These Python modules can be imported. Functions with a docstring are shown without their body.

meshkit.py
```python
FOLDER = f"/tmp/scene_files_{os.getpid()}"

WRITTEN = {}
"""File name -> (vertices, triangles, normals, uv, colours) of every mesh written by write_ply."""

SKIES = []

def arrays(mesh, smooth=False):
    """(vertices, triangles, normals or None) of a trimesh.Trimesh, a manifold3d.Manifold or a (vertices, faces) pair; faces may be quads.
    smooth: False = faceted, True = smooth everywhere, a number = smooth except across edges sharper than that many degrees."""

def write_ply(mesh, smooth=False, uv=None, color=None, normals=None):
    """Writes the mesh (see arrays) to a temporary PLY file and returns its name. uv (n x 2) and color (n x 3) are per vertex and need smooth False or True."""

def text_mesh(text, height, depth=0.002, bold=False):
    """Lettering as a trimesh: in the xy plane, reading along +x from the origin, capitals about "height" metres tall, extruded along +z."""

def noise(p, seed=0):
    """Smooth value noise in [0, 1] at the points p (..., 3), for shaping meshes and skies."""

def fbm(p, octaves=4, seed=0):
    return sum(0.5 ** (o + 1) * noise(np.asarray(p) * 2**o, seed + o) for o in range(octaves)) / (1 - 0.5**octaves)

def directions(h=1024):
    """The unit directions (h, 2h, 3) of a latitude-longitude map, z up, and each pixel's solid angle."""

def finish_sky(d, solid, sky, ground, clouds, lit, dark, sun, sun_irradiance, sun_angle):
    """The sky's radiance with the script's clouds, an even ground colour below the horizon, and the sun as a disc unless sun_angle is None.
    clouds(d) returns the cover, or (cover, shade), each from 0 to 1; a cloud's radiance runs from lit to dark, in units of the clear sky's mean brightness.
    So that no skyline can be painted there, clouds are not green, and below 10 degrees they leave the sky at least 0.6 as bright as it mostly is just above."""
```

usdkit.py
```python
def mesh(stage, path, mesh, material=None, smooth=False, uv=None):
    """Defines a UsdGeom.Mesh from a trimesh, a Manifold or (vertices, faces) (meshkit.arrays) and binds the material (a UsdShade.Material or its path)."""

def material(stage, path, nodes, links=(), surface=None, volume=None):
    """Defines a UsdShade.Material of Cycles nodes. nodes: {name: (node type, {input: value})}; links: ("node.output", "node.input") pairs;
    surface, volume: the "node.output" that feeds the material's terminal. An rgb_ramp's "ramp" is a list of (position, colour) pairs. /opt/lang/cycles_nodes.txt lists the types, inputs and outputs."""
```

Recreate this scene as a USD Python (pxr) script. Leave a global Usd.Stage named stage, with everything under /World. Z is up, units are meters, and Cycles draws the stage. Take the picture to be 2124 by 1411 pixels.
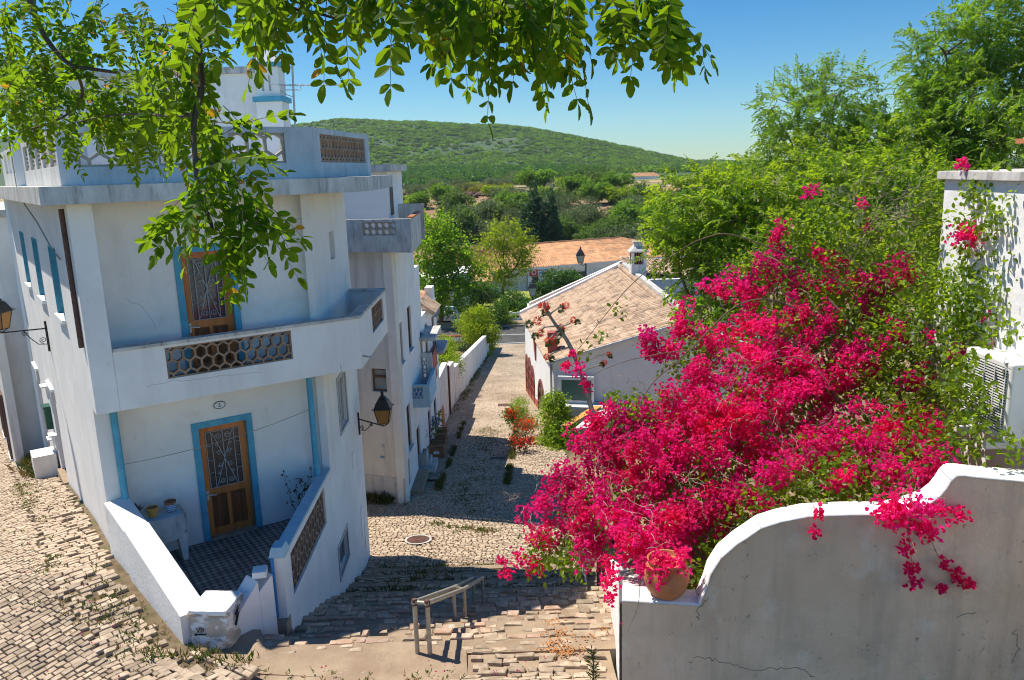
import math, numpy as np, trimesh, shapely, shapely.geometry as sg
from shapely.ops import unary_union
from shapely import affinity
import usdkit, meshkit
from pxr import Usd, UsdGeom, UsdLux, UsdShade, Gf, Sdf, Vt

stage = Usd.Stage.CreateInMemory()
UsdGeom.SetStageUpAxis(stage, 'Z')
UsdGeom.SetStageMetersPerUnit(stage, 1.0)
UsdGeom.Xform.Define(stage, '/World')
LOOKS = '/World/Looks'
UsdGeom.Scope.Define(stage, LOOKS)

# ------------------------------------------------------------------ camera, sky, sun
W, H, FPX, ROLL = 2124.0, 1411.0, 1640.0, -0.03
PITCH = math.atan((705.5 - 350.0) / FPX)
CAM = np.array([0.0, 0.0, 6.5])
EXPOSURE = 0.5
SKY_STRENGTH, SUN_INTENSITY = 0.086, 1.25
SUN_EL, SUN_AZ = math.radians(61.0), math.atan2(-0.89, 0.45)      # azimuth = atan2(x, y) of the direction to the sun
_a = math.atan(ROLL); _c, _s = math.cos(-_a), math.sin(-_a); _cp, _sp = math.cos(PITCH), math.sin(PITCH)
_F, _U, _R = np.array([0, _cp, -_sp]), np.array([0, _sp, _cp]), np.array([1.0, 0, 0])
_r, _u = _c * _R - _s * _U, _s * _R + _c * _U
cam = UsdGeom.Camera.Define(stage, '/World/camera')
cam.CreateHorizontalApertureAttr(36.0)
cam.CreateVerticalApertureAttr(36.0 * 680 / 1024)
cam.CreateFocalLengthAttr(36.0 * FPX / W)
cam.CreateClippingRangeAttr(Gf.Vec2f(0.05, 20000))
cam.CreateExposureAttr(EXPOSURE)
cam.AddTransformOp().Set(Gf.Matrix4d(*_r, 0, *_u, 0, *(-_F), 0, *CAM, 1))
SUN = np.array([math.sin(SUN_AZ) * math.cos(SUN_EL), math.cos(SUN_AZ) * math.cos(SUN_EL), math.sin(SUN_EL)])
dome = UsdLux.DomeLight.Define(stage, '/World/sky')
dome.GetPrim().SetCustomDataByKey('kind', 'structure')
skym = usdkit.material(stage, LOOKS + '/sky_look', {
    's': ('sky_texture', {'sky_type': 'single_scattering', 'sun_disc': False, 'sun_elevation': SUN_EL, 'sun_rotation': SUN_AZ, 'altitude': 100.0, 'air_density': 1.0, 'aerosol_density': 0.05, 'ozone_density': 3.5}),
    'h': ('hsv', {'saturation': 1.4}), 'm': ('mix', {'mix_type': 'multiply', 'fac': 1.0, 'color2': (0.68, 0.90, 0.99)}),
    'b': ('background_shader', {'strength': SKY_STRENGTH})}, [('s.color', 'h.color'), ('h.color', 'm.color1'), ('m.color', 'b.color')], surface='b.background')
UsdShade.MaterialBindingAPI.Apply(dome.GetPrim()).Bind(skym)
sun = UsdLux.DistantLight.Define(stage, '/World/sun')
sun.CreateIntensityAttr(SUN_INTENSITY); sun.CreateNormalizeAttr(True); sun.CreateAngleAttr(0.53); sun.CreateColorAttr(Gf.Vec3f(1.0, 0.93, 0.82))
_z = SUN; _x = np.cross([0, 0, 1.0], _z); _x /= np.linalg.norm(_x); _y = np.cross(_z, _x)
sun.AddTransformOp().Set(Gf.Matrix4d(*_x, 0, *_y, 0, *_z, 0, 0, 0, 60, 1))

# ------------------------------------------------------------------ surveying: photograph pixel -> ray -> place on a known plane
def ray(px, py):
    x, y = px - W / 2, py - H / 2
    x, y = _c * x - _s * y, _s * x + _c * y
    return np.array([x, FPX * _cp - y * _sp, -FPX * _sp - y * _cp]) / FPX
def atY(px, py, Y):
    d = ray(px, py); return CAM + d * Y / d[1]
def atZ(px, py, z):
    d = ray(px, py); return CAM + d * (z - CAM[2]) / d[2]
def proj(P):                                                       # points (n,3) -> photograph pixels (n,2) and depth
    d = np.atleast_2d(P) - CAM
    zf, yu = d @ _F, d @ _U
    x, y = FPX * d[:, 0] / zf, -FPX * yu / zf
    return np.stack([_c * x + _s * y + W / 2, -_s * x + _c * y + H / 2], 1), zf

# ------------------------------------------------------------------ mesh building
def nrm(v): v = np.asarray(v, float); return v / (np.linalg.norm(v) + 1e-12)
class MB:
    def __init__(s): s.v, s.f, s.n = [], [], 0
    def add(s, v, f):
        v, f = np.asarray(v, float).reshape(-1, 3), np.asarray(f, int)
        if f.ndim == 2 and f.shape[1] == 4: f = np.vstack([f[:, [0, 1, 2]], f[:, [0, 2, 3]]])
        s.v.append(v); s.f.append(f + s.n); s.n += len(v); return s
    def tm(s, m, T=None):
        v = np.array(m.vertices)
        if T is not None: v = v @ T[:3, :3].T + T[:3, 3]
        return s.add(v, m.faces)
    def box(s, lo, hi, fr=None):
        lo, hi = np.minimum(lo, hi), np.maximum(lo, hi)
        v = np.array([[a, b, c] for a in (lo[0], hi[0]) for b in (lo[1], hi[1]) for c in (lo[2], hi[2])], float)
        if fr is not None: v = fr.pts(v)
        f = np.array([[0, 1, 3, 2], [4, 6, 7, 5], [0, 4, 5, 1], [2, 3, 7, 6], [0, 2, 6, 4], [1, 5, 7, 3]])
        return s.add(v, f if fr is None else f[:, ::-1])
    def hexa(s, bot, top):                                         # two rings of equal length joined into a prism
        k = len(bot); v = np.vstack([bot, top]); f = []
        for i in range(k): f.append([i, (i + 1) % k, k + (i + 1) % k, k + i])
        s.add(v, f)
        tri = trimesh.creation.triangulate_polygon(sg.Polygon(np.asarray(bot)[:, :2]), engine='earcut') if k > 4 else None
        if tri is None: fb = [[0, 2, 1], [0, 3, 2]] if k == 4 else [[0, 2, 1]]
        else:
            fb = tri[1][:, ::-1]; idx = [int(np.argmin(((np.asarray(bot)[:, :2] - p) ** 2).sum(1))) for p in tri[0]]; fb = np.array(idx)[fb]
        fb = np.asarray(fb)
        s.add(bot, fb); s.add(top, fb[:, ::-1]); return s
    def poly(s, pts2, z0, z1):                                     # horizontal polygon between two heights
        p = np.asarray(pts2, float)
        if sg.Polygon(p).exterior.is_ccw is False: p = p[::-1]
        a, b = np.c_[p, np.full(len(p), z0)], np.c_[p, np.full(len(p), z1)]
        return s.hexa(a, b)
    def tube(s, pts, rad, sides=6, cap=True):
        p = np.asarray(pts, float); r = np.broadcast_to(np.asarray(rad, float), (len(p),))
        t = np.gradient(p, axis=0); t /= np.linalg.norm(t, axis=1, keepdims=True) + 1e-12
        ref = np.array([0, 0, 1.0]) if abs(t[0, 2]) < .9 else np.array([1.0, 0, 0])
        a = nrm(np.cross(t[0], ref)); A = []
        for k in range(len(p)):
            a = nrm(a - t[k] * np.dot(a, t[k])); A.append(a)
        A = np.array(A); B = np.cross(t, A); g = np.arange(sides) * 2 * np.pi / sides
        v = p[:, None] + r[:, None, None] * (np.cos(g)[None, :, None] * A[:, None] + np.sin(g)[None, :, None] * B[:, None])
        i, j = np.meshgrid(np.arange(len(p) - 1), np.arange(sides), indexing='ij')
        f = np.stack([i * sides + j, i * sides + (j + 1) % sides, (i + 1) * sides + (j + 1) % sides, (i + 1) * sides + j], -1).reshape(-1, 4)
        s.add(v.reshape(-1, 3), f)
        if cap:
            o = (len(p) - 1) * sides
            s.add(v[0], [[0, k + 1, k] for k in range(1, sides - 1)]); s.add(v[-1], [[0, k, k + 1] for k in range(1, sides - 1)])
        return s
    def lathe(s, prof, base, sides=16):                            # (radius, z) profile about a vertical axis
        base = np.asarray(base, float); g = np.arange(sides) * 2 * np.pi / sides; m = len(prof)
        v = np.array([[r * np.cos(q), r * np.sin(q), z] for r, z in prof for q in g]) + base
        i, j = np.meshgrid(np.arange(m - 1), np.arange(sides), indexing='ij')
        f = np.stack([i * sides + j, i * sides + (j + 1) % sides, (i + 1) * sides + (j + 1) % sides, (i + 1) * sides + j], -1).reshape(-1, 4)
        return s.add(v.reshape(-1, 3), f)
    def arr(s): return np.vstack(s.v), np.vstack(s.f)
class Fr:                                                          # a vertical plane: o + u*s + n*off + z, n points outwards
    def __init__(s, o, u):
        s.o = np.array([o[0], o[1], 0.0]); s.u = nrm([u[0], u[1], 0]); s.n = np.array([s.u[1], -s.u[0], 0.0])
    def P(s, a, off=0.0, z=0.0): return s.o + s.u * a + s.n * off + np.array([0, 0, z])
    def pts(s, v):
        v = np.asarray(v, float); return s.o + v[:, :1] * s.u + v[:, 1:2] * s.n + v[:, 2:3] * np.array([0, 0, 1.0])
    def px(s, px, py, off=0.0):                                    # pixel -> (s, z) on the plane at that offset
        d = ray(px, py); q = s.o + s.n * off - CAM
        p = CAM + d * np.dot(q, s.n) / np.dot(d, s.n); return float(np.dot(p - s.o, s.u)), float(p[2])
    def so(s, p): return float(np.dot(np.asarray(p)[:2] - s.o[:2], s.u[:2])), float(np.dot(np.asarray(p)[:2] - s.o[:2], s.n[:2]))
    def plate(s, mb, poly, o0, o1):                                # a flat shape in the plane given thickness from offset o0 to o1
        o0, o1 = min(o0, o1), max(o0, o1)
        for g in getattr(poly, 'geoms', [poly]):
            if g.is_empty or g.area < 1e-7: continue
            m = trimesh.creation.extrude_polygon(g, o1 - o0, engine='earcut')
            v = np.array(m.vertices); v = np.stack([v[:, 0], o0 + v[:, 2], v[:, 1]], 1)
            mb.add(s.pts(v), m.faces)
        return mb
def rect(x0, z0, x1, z1): return sg.box(min(x0, x1), min(z0, z1), max(x0, x1), max(z0, z1))

BASE, COUNT = {}, {}
def numbered(path):
    k = COUNT.get(path, 0); COUNT[path] = k + 1
    return path if k == 0 else f'{path}_{k:03d}'
def tag(p, label=None, cat=None, group=None, kind=None):
    for k, x in (('label', label), ('category', cat), ('group', group), ('kind', kind)):
        if x: p.SetCustomDataByKey(k, x)
    return p
def thing(name, label=None, cat=None, base=(0, 0, 0), group=None, kind=None):
    path = numbered('/World/' + name); x = UsdGeom.Xform.Define(stage, path)
    base = np.array(base, float); x.AddTranslateOp().Set(Gf.Vec3d(*base)); BASE[path] = base
    tag(x.GetPrim(), label, cat, group, kind); return path
def part(name, mb, mat, parent='/World', smooth=False, label=None, kind=None):
    path = numbered(parent + '/' + name); v, f = mb.arr() if isinstance(mb, MB) else mb if isinstance(mb, tuple) else meshkit.arrays(mb)[:2]
    v, f = np.asarray(v, float), np.asarray(f, int)
    if f.shape[1] == 4: f = np.vstack([f[:, [0, 1, 2]], f[:, [0, 2, 3]]])
    used, inv = np.unique(f, return_inverse=True); v, f = v[used], inv.reshape(f.shape)
    b = BASE.get(parent, np.zeros(3)); BASE[path] = b
    m = usdkit.mesh(stage, path, (v - b, f), mat, smooth=smooth)
    tag(m.GetPrim(), label, None, None, kind); return path
def single(name, mb, mat, label=None, cat=None, group=None, kind=None, smooth=False):
    p = part(name, mb, mat, '/World', smooth); tag(stage.GetPrimAtPath(p), label, cat, group, kind); return p
def copy(src, name, loc, rz=0.0, sc=1.0, label=None, cat=None, group=None):
    path = numbered('/World/' + name); x = UsdGeom.Xform.Define(stage, path)
    x.AddTranslateOp().Set(Gf.Vec3d(*map(float, loc))); x.AddRotateZOp().Set(float(rz)); sc = (sc, sc, sc) if np.ndim(sc) == 0 else sc
    x.AddScaleOp().Set(Gf.Vec3f(*map(float, sc)))
    x.GetPrim().GetReferences().AddInternalReference(src); x.GetPrim().SetInstanceable(True)
    tag(x.GetPrim(), label, cat, group); return path

# ------------------------------------------------------------------ materials
def mat(name, nodes, links, surface=None, volume=None): return usdkit.material(stage, LOOKS + '/' + name, nodes, links, surface=surface, volume=volume)
def surf(name, c1, c2, scale=2.0, rough=.85, bump=.25, bscale=40.0, bdist=.01, stretch=(1, 1, 1), dirt=None, island=0.0, metal=0.0, spec=.3, detail=6.0, lo=.35, hi=.65, bev=0.0):
    """Two tones mixed by noise; dirt = [(colour, scale, stretch, from, to, amount)] stains; island varies loose pieces."""
    N = {'g': ('geometry', {}), 'm': ('mapping', {'scale': stretch}), 'n': ('noise_texture', {'scale': scale, 'detail': detail, 'roughness': .6}),
         'r': ('rgb_ramp', {'ramp': [(lo, c1), (hi, c2)]}), 'p': ('principled_bsdf', {'roughness': rough, 'metallic': metal, 'specular_ior_level': spec})}
    L = [('g.position', 'm.vector'), ('m.vector', 'n.vector'), ('n.fac', 'r.fac')]
    out = 'r.color'
    for k, (col, sc, st, a, b, amt) in enumerate(dirt or []):
        N |= {f'dm{k}': ('mapping', {'scale': st, 'location': (3.1 * k + 1, 7.7, 2.2)}), f'dn{k}': ('noise_texture', {'scale': sc, 'detail': 7.0, 'roughness': .65}),
              f'dr{k}': ('rgb_ramp', {'ramp': [(a, (0, 0, 0)), (b, (amt, amt, amt))]}), f'dx{k}': ('mix', {'color2': col})}
        L += [('g.position', f'dm{k}.vector'), (f'dm{k}.vector', f'dn{k}.vector'), (f'dn{k}.fac', f'dr{k}.fac'), (f'dr{k}.color', f'dx{k}.fac'), (out, f'dx{k}.color1')]
        out = f'dx{k}.color'
    if island:
        N |= {'oi': ('object_info', {}), 'ad': ('math', {'math_type': 'add'}), 'fr': ('math', {'math_type': 'fraction'}), 'mr': ('map_range', {'to_min': 1 - island, 'to_max': 1 + island}), 'hs': ('hsv', {})}
        L += [('oi.random', 'ad.value1'), ('g.random_per_island', 'ad.value2'), ('ad.value', 'fr.value1'), ('fr.value', 'mr.value'), ('mr.result', 'hs.value'), (out, 'hs.color')]
        out = 'hs.color'
    L += [(out, 'p.base_color')]
    if bump:
        N |= {'bn': ('noise_texture', {'scale': bscale, 'detail': 5.0, 'roughness': .6}), 'b': ('bump', {'strength': bump, 'distance': bdist})}
        L += [('m.vector', 'bn.vector'), ('bn.fac', 'b.height'), ('b.normal', 'p.normal')]
        if bev:
            N['bv'] = ('bevel', {'radius': bev}); L += [('bv.bevel', 'b.normal')]
    return mat(name, N, L, surface='p.BSDF')
def leafmat(name, c1, c2, trans=.4, rough=.45, tcol=None, spec=.4, mid=None, hue=0.0):
    """Leaf tissue: a colour per leaf, light passing through."""
    tcol = tcol or tuple(min(1, x * y) for x, y in zip(c2, (1.6, 1.7, .6)))
    ramp = [(0, c1), (1, c2)] if mid is None else [(0, c1), (mid[0], c2), (mid[1], c2), (1, mid[2])]
    N = {'g': ('geometry', {}), 'r': ('rgb_ramp', {'ramp': ramp}), 'n': ('noise_texture', {'scale': 1.1, 'detail': 2.0}), 'mr': ('map_range', {'from_min': .3, 'from_max': .7, 'to_min': .72, 'to_max': 1.28}), 'hs': ('hsv', {}),
         'p': ('principled_bsdf', {'roughness': rough, 'specular_ior_level': spec}), 't': ('translucent_bsdf', {}), 'mx': ('mix', {'mix_type': 'multiply', 'fac': 1.0, 'color2': tcol}), 'k': ('mix_closure', {'fac': trans})}
    big = max(c2) + 1e-6
    N['mx'] = ('mix', {'mix_type': 'mix', 'fac': .55, 'color2': tcol})
    L = [('g.random_per_island', 'r.fac'), ('g.position', 'n.vector'), ('n.fac', 'mr.value'), ('mr.result', 'hs.value'), ('r.color', 'hs.color'), ('hs.color', 'p.base_color'), ('hs.color', 'mx.color1'), ('mx.color', 't.color'), ('p.BSDF', 'k.closure1'), ('t.BSDF', 'k.closure2')]
    if hue:
        N |= {'hn': ('noise_texture', {'scale': 2.6, 'detail': 4.0}), 'hm': ('map_range', {'from_min': .35, 'from_max': .65, 'to_min': .5 - hue, 'to_max': .5 + hue * .35})}
        L += [('g.position', 'hn.vector'), ('hn.fac', 'hm.value'), ('hm.result', 'hs.hue')]
    return mat(name, N, L, surface='k.closure')

DARK, BROWN = (.10, .095, .085), (.20, .14, .09)
M = {}
M['white'] = surf('white_plaster', (.72, .70, .67), (.79, .77, .735), .9, .9, .22, 22, .012, dirt=[((.44, .43, .40), 1.3, (2.2, 2.2, .22), .52, .72, .26), ((.46, .42, .36), 5, (1, 1, .5), .60, .74, .3), ((.84, .83, .81), .9, (1, 1, 1), .52, .60, .5)], bev=.012)
M['white2'] = surf('old_plaster', (.58, .57, .54), (.70, .69, .66), 1.1, .92, .4, 18, .02, dirt=[((.32, .30, .27), 1.6, (2.5, 2.5, .25), .48, .68, .6), (BROWN, 6, (1, 1, 1), .66, .8, .5)], bev=.015)
M['limewash'] = surf('lime_wash', (.72, .71, .68), (.80, .79, .76), 2, .92, .32, 14, .02, dirt=[((.36, .33, .28), 9, (1, 1, 1), .62, .74, .6), ((.45, .38, .30), 2.3, (1, 1, .5), .58, .75, .4)], bev=.02)
M['dark_stain'] = surf('crack_dark', (.10, .085, .07), (.16, .13, .11), 5, .95, 0)
M['pillar'] = surf('half_whitewashed_stone', (.42, .33, .25), (.56, .46, .37), 3, .92, .6, 14, .03, dirt=[((.80, .78, .74), 4.5, (1, 1, 1.6), .49, .56, .9), ((.16, .11, .08), 7, (1, 1, 1), .60, .70, .6)], bev=.02)
M['cream'] = surf('cream_plaster', (.70, .665, .59), (.77, .735, .665), 1.2, .9, .25, 20, .012, dirt=[((.36, .32, .25), 1.5, (2, 2, .3), .49, .70, .45)], bev=.012)
M['parapet'] = surf('dirty_blue_plaster', (.41, .44, .46), (.55, .58, .60), 1.3, .92, .4, 18, .02, dirt=[((.22, .22, .21), 2.2, (2, 2, .35), .5, .75, .6), ((.16, .15, .13), 9, (1, 1, .6), .62, .76, .6)], bev=.015)
M['garden_wall'] = surf('weathered_wall', (.55, .365, .25), (.65, .455, .33), .9, .92, .55, 9, .03, dirt=[((.27, .20, .15), 1.25, (2.6, 2.6, .28), .50, .70, .42), ((.40, .30, .22), 3.0, (1, 1, 1), .50, .66, .4), ((.17, .13, .10), 12, (1, 1, .8), .63, .70, .7), ((.66, .58, .50), 2.6, (1, 1, .7), .56, .70, .5)], bev=.02)
M['concrete'] = surf('weathered_concrete', (.42, .405, .37), (.62, .60, .56), 3.5, .93, .5, 30, .015, stretch=(1, 1, .5), dirt=[(DARK, 5, (1.6, 1.6, .25), .52, .70, .6)], bev=.015)
M['cement'] = surf('trodden_cement', (.27, .19, .125), (.37, .28, .19), 1.7, .95, .6, 26, .02, dirt=[((.19, .15, .11), 3.2, (1, 1, 1), .55, .7, .5), ((.50, .47, .42), 7, (1, 1, 1), .62, .72, .5)])
M['blue'] = surf('blue_paint', (.065, .29, .41), (.095, .36, .49), 6, .55, .1, 60, .004, dirt=[((.35, .48, .52), 14, (1, 1, .5), .68, .76, .5)])
M['gateblue'] = surf('gate_blue_paint', (.02, .17, .42), (.03, .23, .50), 6, .45, 0)
M['paleblue'] = surf('pale_blue_wash', (.30, .47, .56), (.42, .56, .62), 4, .85, .3, 25, .01, dirt=[((.30, .30, .27), 9, (1, 1, 1), .6, .74, .5)], bev=.01)
M['wood'] = surf('varnished_wood', (.44, .11, .02), (.64, .20, .045), 9, .42, .25, 40, .004, stretch=(1, 1, .07), spec=.5, detail=8)
M['wood_dark'] = surf('dark_wood', (.12, .04, .016), (.28, .09, .03), 9, .45, .25, 40, .004, stretch=(1, 1, .07), detail=8)
M['oldwood'] = surf('old_shutter_wood', (.11, .055, .035), (.20, .11, .07), 7, .75, .25, 30, .004, stretch=(1, 1, .1))
M['greyframe'] = surf('grey_window_frame', (.38, .40, .40), (.48, .50, .50), 6, .6, .1)
M['iron'] = surf('black_iron', (.012, .014, .014), (.03, .034, .032), 12, .5, .15, spec=.5)
M['greyiron'] = surf('grey_iron', (.36, .37, .37), (.46, .47, .47), 12, .5, 0, spec=.5)
M['rust'] = surf('brown_metal', (.09, .04, .03), (.14, .07, .05), 12, .7, .2)
M['steel'] = surf('galvanised_rail', (.30, .27, .20), (.42, .38, .30), 14, .48, .15, 60, .003, metal=.35, spec=.5, dirt=[((.16, .11, .06), 12, (1, 1, .4), .6, .72, .5)])
M['lattice'] = surf('terracotta_lattice', (.22, .135, .085), (.34, .23, .15), 5, .9, .3, 40, .006)
M['lattice_grey'] = surf('stone_lattice', (.30, .26, .20), (.42, .37, .29), 5, .9, .3, 40, .006)
M['terracotta'] = surf('terracotta', (.36, .12, .05), (.46, .18, .08), 5, .8, .25, 40, .005, dirt=[((.5, .38, .3), 6, (1, 1, 1), .62, .78, .4)])
M['tile'] = surf('roof_tile', (.42, .285, .185), (.57, .42, .295), 2.2, .9, .4, 30, .012, dirt=[((.16, .115, .085), 2.2, (1, 1, 1), .50, .66, .85), ((.66, .54, .42), 9, (1, 1, 1), .62, .75, .5)], island=.22)
M['tile_orange'] = surf('orange_tile', (.46, .22, .095), (.62, .36, .19), 1.6, .9, .3, 20, .02, dirt=[((.22, .14, .09), 1.1, (1, 1, 1), .48, .62, .65), ((.20, .12, .08), 4.5, (3, 1, 1), .52, .62, .6)], island=.2)
M['cobble'] = surf('limestone_cobble', (.285, .21, .142), (.47, .375, .27), 7, .85, .5, 45, .01, dirt=[((.22, .17, .12), 14, (1, 1, 1), .58, .7, .5)], island=.26, bev=.0)
M['cobble_pink'] = surf('pink_step_stone', (.36, .23, .155), (.52, .37, .27), 5, .9, .6, 30, .015, dirt=[((.62, .57, .5), 6, (1, 1, 1), .56, .7, .6), ((.2, .14, .1), 12, (1, 1, 1), .6, .7, .5)], island=.25)
M['joint'] = surf('earth_joint', (.11, .08, .045), (.20, .145, .085), 6, .98, .6, 40, .02, dirt=[((.07, .10, .03), 2.4, (1, 1, 1), .52, .66, .6)])
M['far_cobble'] = mat('far_cobbles', {'g': ('geometry', {}), 'm': ('mapping', {'scale': (7, 9, 1)}), 'v': ('voronoi_texture', {'scale': 1.0}), 've': ('voronoi_texture', {'scale': 1.0, 'feature': 'distance_to_edge'}),
    'n': ('noise_texture', {'scale': .5, 'detail': 6.0}), 'r': ('rgb_ramp', {'ramp': [(.3, (.32, .245, .165)), (.7, (.50, .40, .295))]}), 'e': ('rgb_ramp', {'ramp': [(0, (.35, .30, .24)), (.12, (1, 1, 1))]}),
    'vb': ('rgb_to_bw', {}), 'a': ('math', {'math_type': 'multiply_add', 'value2': .5, 'value3': 0.0}), 'mx': ('mix', {'mix_type': 'multiply', 'fac': 1.0}), 'mr': ('map_range', {'to_min': .75, 'to_max': 1.2}), 'hs': ('hsv', {}),
    'p': ('principled_bsdf', {'roughness': .9}), 'b': ('bump', {'strength': .6, 'distance': .03})},
    [('g.position', 'm.vector'), ('m.vector', 'v.vector'), ('m.vector', 've.vector'), ('g.position', 'n.vector'), ('n.fac', 'r.fac'), ('ve.distance', 'e.fac'), ('r.color', 'mx.color1'), ('e.color', 'mx.color2'), ('v.color', 'vb.color'), ('vb.val', 'mr.value'), ('mr.result', 'hs.value'), ('mx.color', 'hs.color'), ('hs.color', 'p.base_color'), ('ve.distance', 'b.height'), ('b.normal', 'p.normal')], surface='p.BSDF')
M['asphalt'] = surf('asphalt', (.06, .058, .056), (.10, .098, .094), 1.2, .9, .2)
M['roadpaint'] = surf('road_paint', (.55, .55, .53), (.72, .72, .7), 2, .8, 0)
M['soil'] = surf('dry_earth', (.20, .125, .065), (.34, .23, .13), .35, .98, .5, 3, .1, dirt=[((.10, .115, .04), .12, (1, 1, 1), .42, .6, .75), ((.36, .28, .16), .6, (1, 1, 1), .58, .7, .6)])
M['bank'] = surf('bank_earth', (.25, .13, .075), (.38, .25, .15), .25, .98, .6, 1.5, .3, dirt=[((.12, .14, .045), .10, (1, 1, 1), .48, .62, .8), ((.10, .075, .06), .5, (1, 1, 1), .6, .7, .7)])
M['plateau'] = surf('dry_grass_land', (.34, .24, .12), (.46, .36, .19), .12, .98, .5, 1.5, .2, dirt=[((.12, .14, .045), .05, (1, 1, 1), .45, .58, .8)])
M['hill'] = surf('scrub_hill', (.05, .095, .045), (.095, .14, .065), .02, .98, .8, .25, 1.5, dirt=[((.28, .20, .12), .012, (1, 1, 1), .60, .74, .14), ((.05, .09, .045), .05, (1, 1, 1), .52, .62, .7)])
M['lawn'] = surf('lawn', (.16, .20, .03), (.28, .30, .06), .6, .95, .5, 8, .05)
M['brick_earth'] = surf('garden_soil', (.22, .11, .06), (.32, .18, .10), 1.0, .95, .5, 6, .05)
M['acwhite'] = surf('enamel_white', (.60, .60, .58), (.68, .68, .66), 3, .4, 0, spec=.5)
M['dark'] = surf('dark_inside', (.008, .008, .009), (.016, .016, .018), 3, .8, 0)
M['red'] = surf('oxide_red', (.34, .07, .05), (.44, .11, .08), 4, .7, .15)
M['brownred'] = surf('brown_red_shutter', (.15, .05, .045), (.22, .075, .06), 5, .65, .1)
M['bark'] = surf('brown_bark', (.10, .06, .04), (.20, .135, .095), 14, .9, .6, 40, .006, stretch=(1, 1, .4))
M['greybark'] = surf('grey_bark', (.20, .17, .14), (.36, .32, .27), 14, .9, .5, 40, .006, stretch=(1, 1, .4))
M['twig'] = surf('dry_twig', (.24, .18, .13), (.42, .35, .28), 10, .9, 0)
M['green_plastic'] = surf('green_box', (.005, .06, .035), (.01, .08, .05), 5, .45, 0)
M['rope'] = surf('cord', (.25, .25, .22), (.35, .34, .3), 5, .8, 0)
M['amber'] = mat('amber_glass', {'p': ('principled_bsdf', {'base_color': (.62, .36, .10), 'roughness': .3, 'specular_ior_level': .5}), 't': ('translucent_bsdf', {'color': (.8, .52, .18)}), 'k': ('mix_closure', {'fac': .45})}, [('p.BSDF', 'k.closure1'), ('t.BSDF', 'k.closure2')], surface='k.closure')
M['palelamp'] = mat('lamp_glass', {'p': ('principled_bsdf', {'base_color': (.55, .66, .62), 'roughness': .25, 'specular_ior_level': .5}), 't': ('translucent_bsdf', {'color': (.7, .8, .75)}), 'k': ('mix_closure', {'fac': .4})}, [('p.BSDF', 'k.closure1'), ('t.BSDF', 'k.closure2')], surface='k.closure')
M['pane'] = mat('window_pane', {'f': ('fresnel', {'IOR': 1.5}), 't': ('transparent_bsdf', {'color': (.82, .86, .86)}), 'g': ('glossy_bsdf', {'color': (1, 1, 1), 'roughness': .02}), 'ad': ('math', {'math_type': 'add', 'value2': .06}), 'k': ('mix_closure', {})}, [('f.fac', 'ad.value1'), ('ad.value', 'k.fac'), ('t.BSDF', 'k.closure1'), ('g.BSDF', 'k.closure2')], surface='k.closure')
M['pane_pattern'] = surf('rippled_brown_glass', (.05, .03, .024), (.13, .085, .065), 45, .18, .5, 70, .006, spec=.6)
M['check'] = None
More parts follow.
